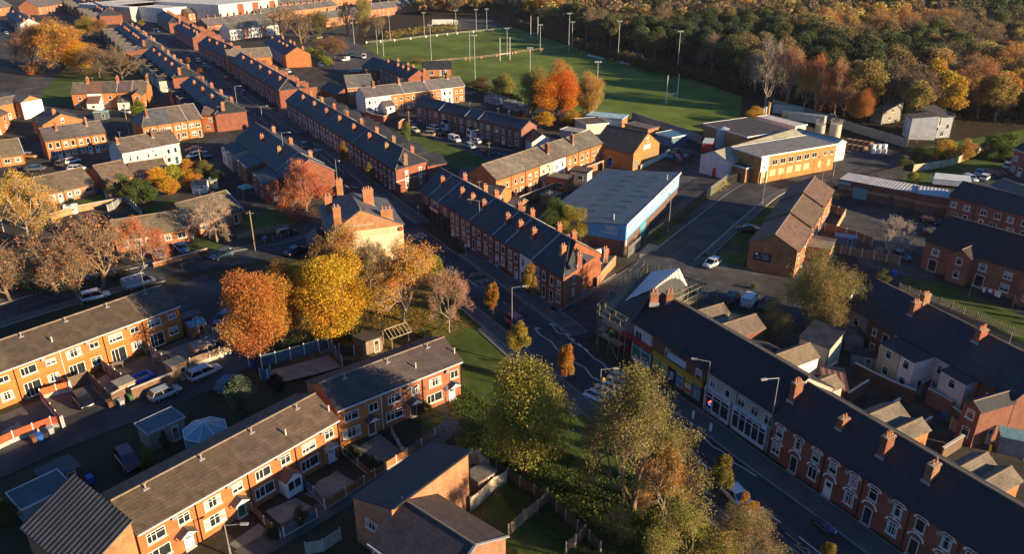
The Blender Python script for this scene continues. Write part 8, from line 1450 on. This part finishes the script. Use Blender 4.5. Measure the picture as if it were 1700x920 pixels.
# sign on the stepped row gable
o, an, L = frame_on((1324, 417), (1382.6, 320.4), 5.2); hd2 = [r for r in bpy.data.objects if r.name.startswith('terraced_house') and r.get('group') == 'stepped brown-roofed row'][0]
sg = board(hd2, -.02, 5.6, 2.2, 3.0, 1.5, -math.pi / 2, (.03, .025, .07)); lettering('Border', sg, 'textwhite', 1.2, (.4, -.045, 1.15), 0, hh=.22); lettering('Lettings', sg, 'textwhite', 1.3, (.55, -.045, .85), 0, hh=.22); lettering('01942 246004', sg, 'textwhite', 2.2, (0, -.045, .48), 0, hh=.18); m = MB(); m.box(-1.2, -.7, -.05, -.036, 1.0, 1.25); m.poly([(-1.3, -.05, 1.25), (-.6, -.05, 1.25), (-.95, -.05, 1.42)]); m.build('house_emblem', 'frame', sg)
# window flag on the arched terrace
hb = [r for r in bpy.data.objects if r.get('group') == 'arched terrace at the lower right']; hb.sort(key=lambda r: r.location.x)
fl = MB(); fl.box(-.4, .4, -.06, -.052, .1, 1.1, 0)
for (a, b, w_, mt) in (((-.4, .1), (.4, 1.1), .07, 1), ((-.4, 1.1), (.4, .1), .07, 1)): fl.poly([(a[0], -.064, a[1] + w_), (a[0], -.064, a[1] - w_), (b[0], -.064, b[1] - w_), (b[0], -.064, b[1] + w_)][::1], 1)
fl.box(-.13, .13, -.072, -.066, .1, 1.1, 1); fl.box(-.4, .4, -.071, -.0665, .47, .73, 1); fl.box(-.07, .07, -.08, -.073, .1, 1.1, 2); fl.box(-.4, .4, -.079, -.0735, .53, .67, 2)
fo = inst('union_flag', fl.mesh('union_flag', ['textblue', 'frame', 'textred'])); hh_ = hb[1]; W_ = 4.2; ca_, sa_ = math.cos(hh_.rotation_euler[2]), math.sin(hh_.rotation_euler[2]); xw = 4.7 * .75
fo.location = (hh_.location.x + ca_ * xw, hh_.location.y + sa_ * xw, 3.2); fo.rotation_euler = hh_.rotation_euler; tag(fo, 'union flag hung in an upper window of the arched terrace', 'flag')
# flues on tiled roofs, aerials, porches
def extras():
    FLU = MB(); FLU.tube((0, 0, -.3), (0, 0, .75), .11, 8, mat=0); FLU.tube((0, 0, .75), (0, 0, .95), .2, 8, .16, mat=0); FLU.box(-.4, .4, -.35, .05, -.16, -.02, 1); fm = FLU.mesh('flue', ['mortar', 'lead'])
    FL2 = MB(); FL2.tube((0, 0, -.3), (0, 0, .9), .13, 8); FL2.tube((0, 0, .9), (0, 0, 1.1), .2, 8, .1, mat=1); f2 = FL2.mesh('flue', ['stone', 'lead'])
    AE = MB(); AE.tube((0, 0, 0), (0, 0, 1.6), .025, 4); AE.tube((-.7, 0, 1.5), (.7, 0, 1.5), .02, 4)
    for k in range(6): AE.tube((-.6 + k * .22, -.3, 1.5), (-.6 + k * .22, .3, 1.5), .012, 3)
    ae = AE.mesh('aerial', ['metal']); DI = MB(); DI.tube((0, 0, 0), (0, -.3, 0), .02, 4); DI.tube((0, -.3, .0), (0, -.36, 0), .1, 12, .28); di = DI.mesh('satellite_dish', ['metal'])
    PO = MB(); PO.slab([[(-.9, -1.0, 2.35), (0, -1.0, 2.9), (0, 0, 2.9), (-.9, 0, 2.35)], [(0, -1.0, 2.9), (.9, -1.0, 2.35), (.9, 0, 2.35), (0, 0, 2.9)]], .08); PO.poly([(-.9, -.98, 2.3), (.9, -.98, 2.3), (0, -.98, 2.85)], 1); PO.tube((-.8, -.1, 1.7), (-.8, -.85, 2.3), .05, 4, mat=1); PO.tube((.8, -.1, 1.7), (.8, -.85, 2.3), .05, 4, mat=1); po = PO.mesh('porch_canopy', ['slate', 'frame'])
    for o in list(bpy.data.objects):
        if o.type != 'EMPTY' or 'category' not in o: continue
        rf = [c for c in o.children if c.name.split('.')[0] == 'roof']; wl = [c for c in o.children if c.name.split('.')[0] == 'wall']
        if not rf or o.get('category') not in ('house',): continue
        r = rf[0]; zs = [v.co.z for v in r.data.vertices]; zt = max(zs) - .14; ys = [v.co.y for v in r.data.vertices if v.co.z > zt - .35]; xs = [v.co.x for v in wl[0].data.vertices]; W_ = max(xs); yr = sum(ys) / len(ys)
        if o.get('group') == 'brick terraces of the estate':
            inst('flue', fm, r, None, (W_ * .5, yr - .55, zt - .15), 0, (.75, .75, .6))
            if random.random() < .5: inst('flue', f2, r, None, (W_ * .97, yr * .32, zt - yr * .68 * .42), 0, (.75, .75, .7))
        elif random.random() < .3 and o.location.y < 330 and o.get('group') != 'bungalows of the left quarter': inst('aerial', ae, r, (.35, .35, .36), (W_ * random.uniform(.1, .9), yr, zt), random.uniform(0, 3))
        if o.get('group') in ('brick terraces of the estate', 'arched terrace at the lower right') or (o.location.y < 250 and random.random() < .25): inst('satellite_dish', di, o, (.3, .3, .3), (W_ * .6, 0, 4.6 if o.get('group') != 'bungalows of the left quarter' else 2.2))
    m_ = sorted([o for o in bpy.data.objects if o.get('group') == 'brick terraces of the estate'], key=lambda o: o.location.x)
    r2 = [o for o in m_ if 'row of four with' in o['label']]; r3 = [o for o in m_ if 'weathered' in o['label']]
    for i, o in enumerate(r2):
        if i == 2: continue
        inst('porch_canopy', po, o, (.1, .105, .11) if i < 2 else (.08, .2, .24), (5.4 * .76, 0, 0))
    for i, o in enumerate(r3): inst('porch_canopy', po, o, (.1, .1, .1) if i < 2 else (.06, .14, .18), (5.77 * .72, 0, 0))
    o = r2[2]; pm = MB(); pm.box(-.95, .95, -1.5, -.003, 0, 2.2, 0); pm.slab([[(-1.1, -1.7, 2.2), (0, -1.7, 3.0), (0, 0, 3.0), (-1.1, 0, 2.2)], [(0, -1.7, 3.0), (1.1, -1.7, 2.2), (1.1, 0, 2.2), (0, 0, 3.0)]], .08, 1); pm.poly([(-1, -1.6, 2.2), (1, -1.6, 2.2), (0, -1.6, 2.92)], 0); pm.box(-.75, -.1, -1.53, -1.502, .9, 1.9, 2); pm.box(.05, .75, -1.53, -1.502, .9, 1.9, 2); pm.build('porch', ['frame', 'tile', 'glass'], o, (.12, .07, .06), (5.4 * .76, 0, 0))
    t7 = [o for o in bpy.data.objects if 'dark slate terrace facing' in str(o.get('label'))]; t7.sort(key=lambda o: o.location.x)
    for i in (2, 4): inst('porch', bpy.data.meshes['porch'], t7[i], (.06, .06, .06), (3.2, 0, 0))
extras()
for k, (cx, cy) in enumerate(((1112, 264), (1118, 258), (1125, 262), (1132, 255), (1121, 252), (1108, 256), (1128, 268), (1138, 262))):
    x, y = G(cx, cy); m = MB(); m.slab([[(-.8, -.6, .9 + .2 * (k % 3)), (.8, -.5, .8), (.7, .7, 1.0 + .2 * (k % 2)), (-.7, .6, .9)]], .7); tag(m.build('scrap_heap', 'paint', None, ((.05, .15, .3), (.35, .18, .1), (.3, .3, .32), (.12, .1, .08), (.4, .2, .12), (.08, .2, .25), (.3, .1, .05), (.2, .2, .2))[k], (x, y), k * .7), '%s bundle of scrap in the yard by the brick workshop' % ('blue', 'orange', 'silver', 'dark', 'tan', 'teal', 'rusty', 'grey')[k], 'scrap', 'scrap bundles')
for k in range(9):
    cx, cy = 1408 + (k % 5) * 9, 238 + (k // 5) * 9 + (k % 5) * 1.5; x, y = G(cx, cy); m = MB(); s_ = (1.2, 1.0)
    for j in range(6): m.box(-.6, .6, -.5, .5, .25 * j + .02, .25 * j + .17); m.box(-.55, -.45, -.5, .5, .25 * j + .17, .25 * (j + 1)) ; m.box(.45, .55, -.5, .5, .25 * j + .17, .25 * (j + 1))
    tag(m.build('pallet_stack', 'timber', None, (.32, .2, .11), (x, y), R_(20)), 'stack of wooden pallets in the works yard, %s counting from the tank' % ORD[k], 'pallets', 'pallet stacks')
for k in range(6): cx, cy = 1450 + (k % 3) * 9, 247 + (k // 3) * 8; x, y = G(cx, cy); m = MB(); m.box(-.6, .6, -.5, .5, .02, .15); m.box(-.55, .55, -.45, .45, .152, 1.3, 1); tag(m.build('wrapped_crate', ['timber', 'frame'], None, (.3, .2, .1), (x, y), R_(20 + 7 * k)), 'white wrapped crate right of the pallet stacks, %s of the heap' % ORD[k], 'crate', 'wrapped crates')
# ================================================================== PEOPLE
def person(c, yaw, label, top, legs, hair=(.05, .03, .02), pose='stand', z=0, hgt=1.72, arm=0.2):
    s = hgt / 1.72; st = .13 if pose == 'walk' else .02
    V = [(0, 0, .95), (0, 0, 1.2), (0, 0, 1.42), (0, .01, 1.52), (0, .02, 1.62), (0, .02, 1.72)]; E = [(0, 1), (1, 2), (2, 3), (3, 4), (4, 5)]; Rr = [.15, .14, .15, .055, .095, .07]
    for sd in (-1, 1):
        b = len(V); V += [(sd * .1, 0, .88), (sd * .11, sd * st + .02, .5), (sd * .11, sd * st * 1.9, .09), (sd * .11, sd * st * 1.9 + .14, .04)]; E += [(0, b), (b, b + 1), (b + 1, b + 2), (b + 2, b + 3)]; Rr += [.1, .065, .045, .04]
        b = len(V); V += [(sd * .19, 0, 1.4), (sd * .25, -sd * st * .8, 1.14), (sd * .25, .06 + arm * .5 - sd * st, .92), (sd * .24, .1 + arm * .6 - sd * st, .84)]; E += [(2, b), (b, b + 1), (b + 1, b + 2), (b + 2, b + 3)]; Rr += [.06, .045, .035, .04]
    me = bpy.data.meshes.new('body'); me.from_pydata([(x * s, y * s, z_ * s) for x, y, z_ in V], E, []); o = bpy.data.objects.new('tmp', me); COL.objects.link(o); md = o.modifiers.new('skin', 'SKIN')
    for i, v in enumerate(me.skin_vertices[0].data): v.radius = (Rr[i] * s, Rr[i] * s)
    me.skin_vertices[0].data[0].use_root = True; o.modifiers.new('sub', 'SUBSURF').levels = 1
    dg_ = bpy.context.evaluated_depsgraph_get(); nm = bpy.data.meshes.new_from_object(o.evaluated_get(dg_)); bpy.data.objects.remove(o)
    for t in ('cloth', 'skin', 'textblack'): nm.materials.append(MATS[t])
    for p in nm.polygons:
        zc = p.center.z / s; p.material_index = 1 if (zc > 1.5 or (abs(p.center.x) > .2 * s and zc < .9)) else 0
    x, y = G(*c, z); e = empty('person', label, 'person', (x, y, z + .01), yaw); inst('body', nm, e, top)
    m = MB(); m.tube((0, 0, 1.0 * s), (0, 0, .84 * s), .165 * s, 10); 
    for sd in (-1, 1): m.tube((sd * .1 * s, 0, .88 * s), (sd * .11 * s, (sd * st + .02) * s, .5 * s), .105 * s, 8, .078 * s); m.tube((sd * .11 * s, (sd * st + .02) * s, .5 * s), (sd * .11 * s, sd * st * 1.9 * s, .1 * s), .078 * s, 8, .06 * s)
    m.build('trousers', 'cloth', e, legs); g_ = globe('hair', e, (0, 0, 1.68 * s), .105 * s, 'cloth', hair); return e
person((1090, 632), R_(200), 'person in a dark red top standing before the yellow shopfront', (.25, .02, .03), (.03, .03, .05), z=.21); person((1101, 640), R_(120), 'child-sized person in pink beside the one in dark red', (.5, .2, .28), (.04, .04, .07), z=.21, hgt=1.2); person((829, 262), R_(90), 'person in white and dark clothing at the end of the parked cars', (.5, .48, .46), (.03, .03, .04), pose='walk')
px_ = P1 + (P1 - ctr - P0).normalized() * .0; e = person((1018, 541), R_(150), 'scaffolder in a bright yellow-green high-visibility jacket', (.45, .6, .03), (.03, .03, .04)); q_ = (path[0] * .45 + path[1] * .55) + P0; n_ = ((path[0] + path[1]) / 2 - ctr).normalized(); e.location = (q_.x + n_.x * .5, q_.y + n_.y * .5, 2.42)
# ================================================================== camera, light, air
cam = bpy.data.cameras.new('camera'); co = bpy.data.objects.new('camera', cam); COL.objects.link(co)
cam.sensor_width = 36; cam.lens = F / 1700 * 36; cam.clip_end = 6000; cam.clip_start = .5
co.location = (0, 0, HC); co.rotation_euler = (math.pi / 2 - PIT, 0, 0); sc.camera = co
SUN_AZ, SUN_EL = R_(-25), R_(14)      # azimuth from +x, counter-clockwise
w = bpy.data.worlds.new('World'); sc.world = w; w.use_nodes = True; nt = w.node_tree; bg = nt.nodes['Background']
sk = nt.nodes.new('ShaderNodeTexSky'); sk.sky_type = 'NISHITA'; sk.sun_disc = False; sk.sun_elevation = SUN_EL; sk.ozone_density = 4; sk.dust_density = .4; sk.sun_rotation = math.pi / 2 - SUN_AZ
tn = nt.nodes.new('ShaderNodeMix'); tn.data_type = 'RGBA'; tn.blend_type = 'MULTIPLY'; tn.inputs[0].default_value = 1; tn.inputs[7].default_value = (.68, .98, 1.3, 1); nt.links.new(sk.outputs[0], tn.inputs[6]); nt.links.new(tn.outputs[2], bg.inputs[0]); bg.inputs[1].default_value = .054
sl = bpy.data.lights.new('sun', 'SUN'); sl.energy = 5.0; sl.angle = R_(.5); sl.color = (1, .74, .43)
so = bpy.data.objects.new('sun', sl); COL.objects.link(so)
sd = Vector((math.cos(SUN_EL) * math.cos(SUN_AZ), math.cos(SUN_EL) * math.sin(SUN_AZ), math.sin(SUN_EL)))
so.rotation_euler = sd.to_track_quat('Z', 'Y').to_euler(); so.location = (200, -100, 150)
vs = sc.view_settings; vs.view_transform = 'Standard'; vs.look = 'None'; vs.gamma = 1; vs.use_curve_mapping = False; vs.exposure = 1.14
hz = MB(); hz.box(-900, 900, -60, 1500, -1, HC + 6); m_ = bpy.data.materials.new('haze'); m_.use_nodes = True; nt = m_.node_tree; nt.nodes.clear(); ou = nt.nodes.new('ShaderNodeOutputMaterial'); pv = nt.nodes.new('ShaderNodeVolumePrincipled')
pv.inputs['Color'].default_value = (.92, .93, .97, 1); pv.inputs['Density'].default_value = .00005; pv.inputs['Anisotropy'].default_value = .3; nt.links.new(pv.outputs[0], ou.inputs['Volume']); MATS['haze'] = m_
ho = hz.build('haze', 'haze'); ho['kind'] = 'stuff'; ho['label'] = 'thin sunlit haze over the town'; ho['category'] = 'haze'
sc.cycles.max_bounces = 5; sc.cycles.diffuse_bounces = 3; sc.cycles.glossy_bounces = 2; sc.cycles.transmission_bounces = 3; sc.cycles.transparent_max_bounces = 4
sc.cycles.use_denoising = True
try: sc.cycles.denoiser = 'OPENIMAGEDENOISE'
except Exception: pass
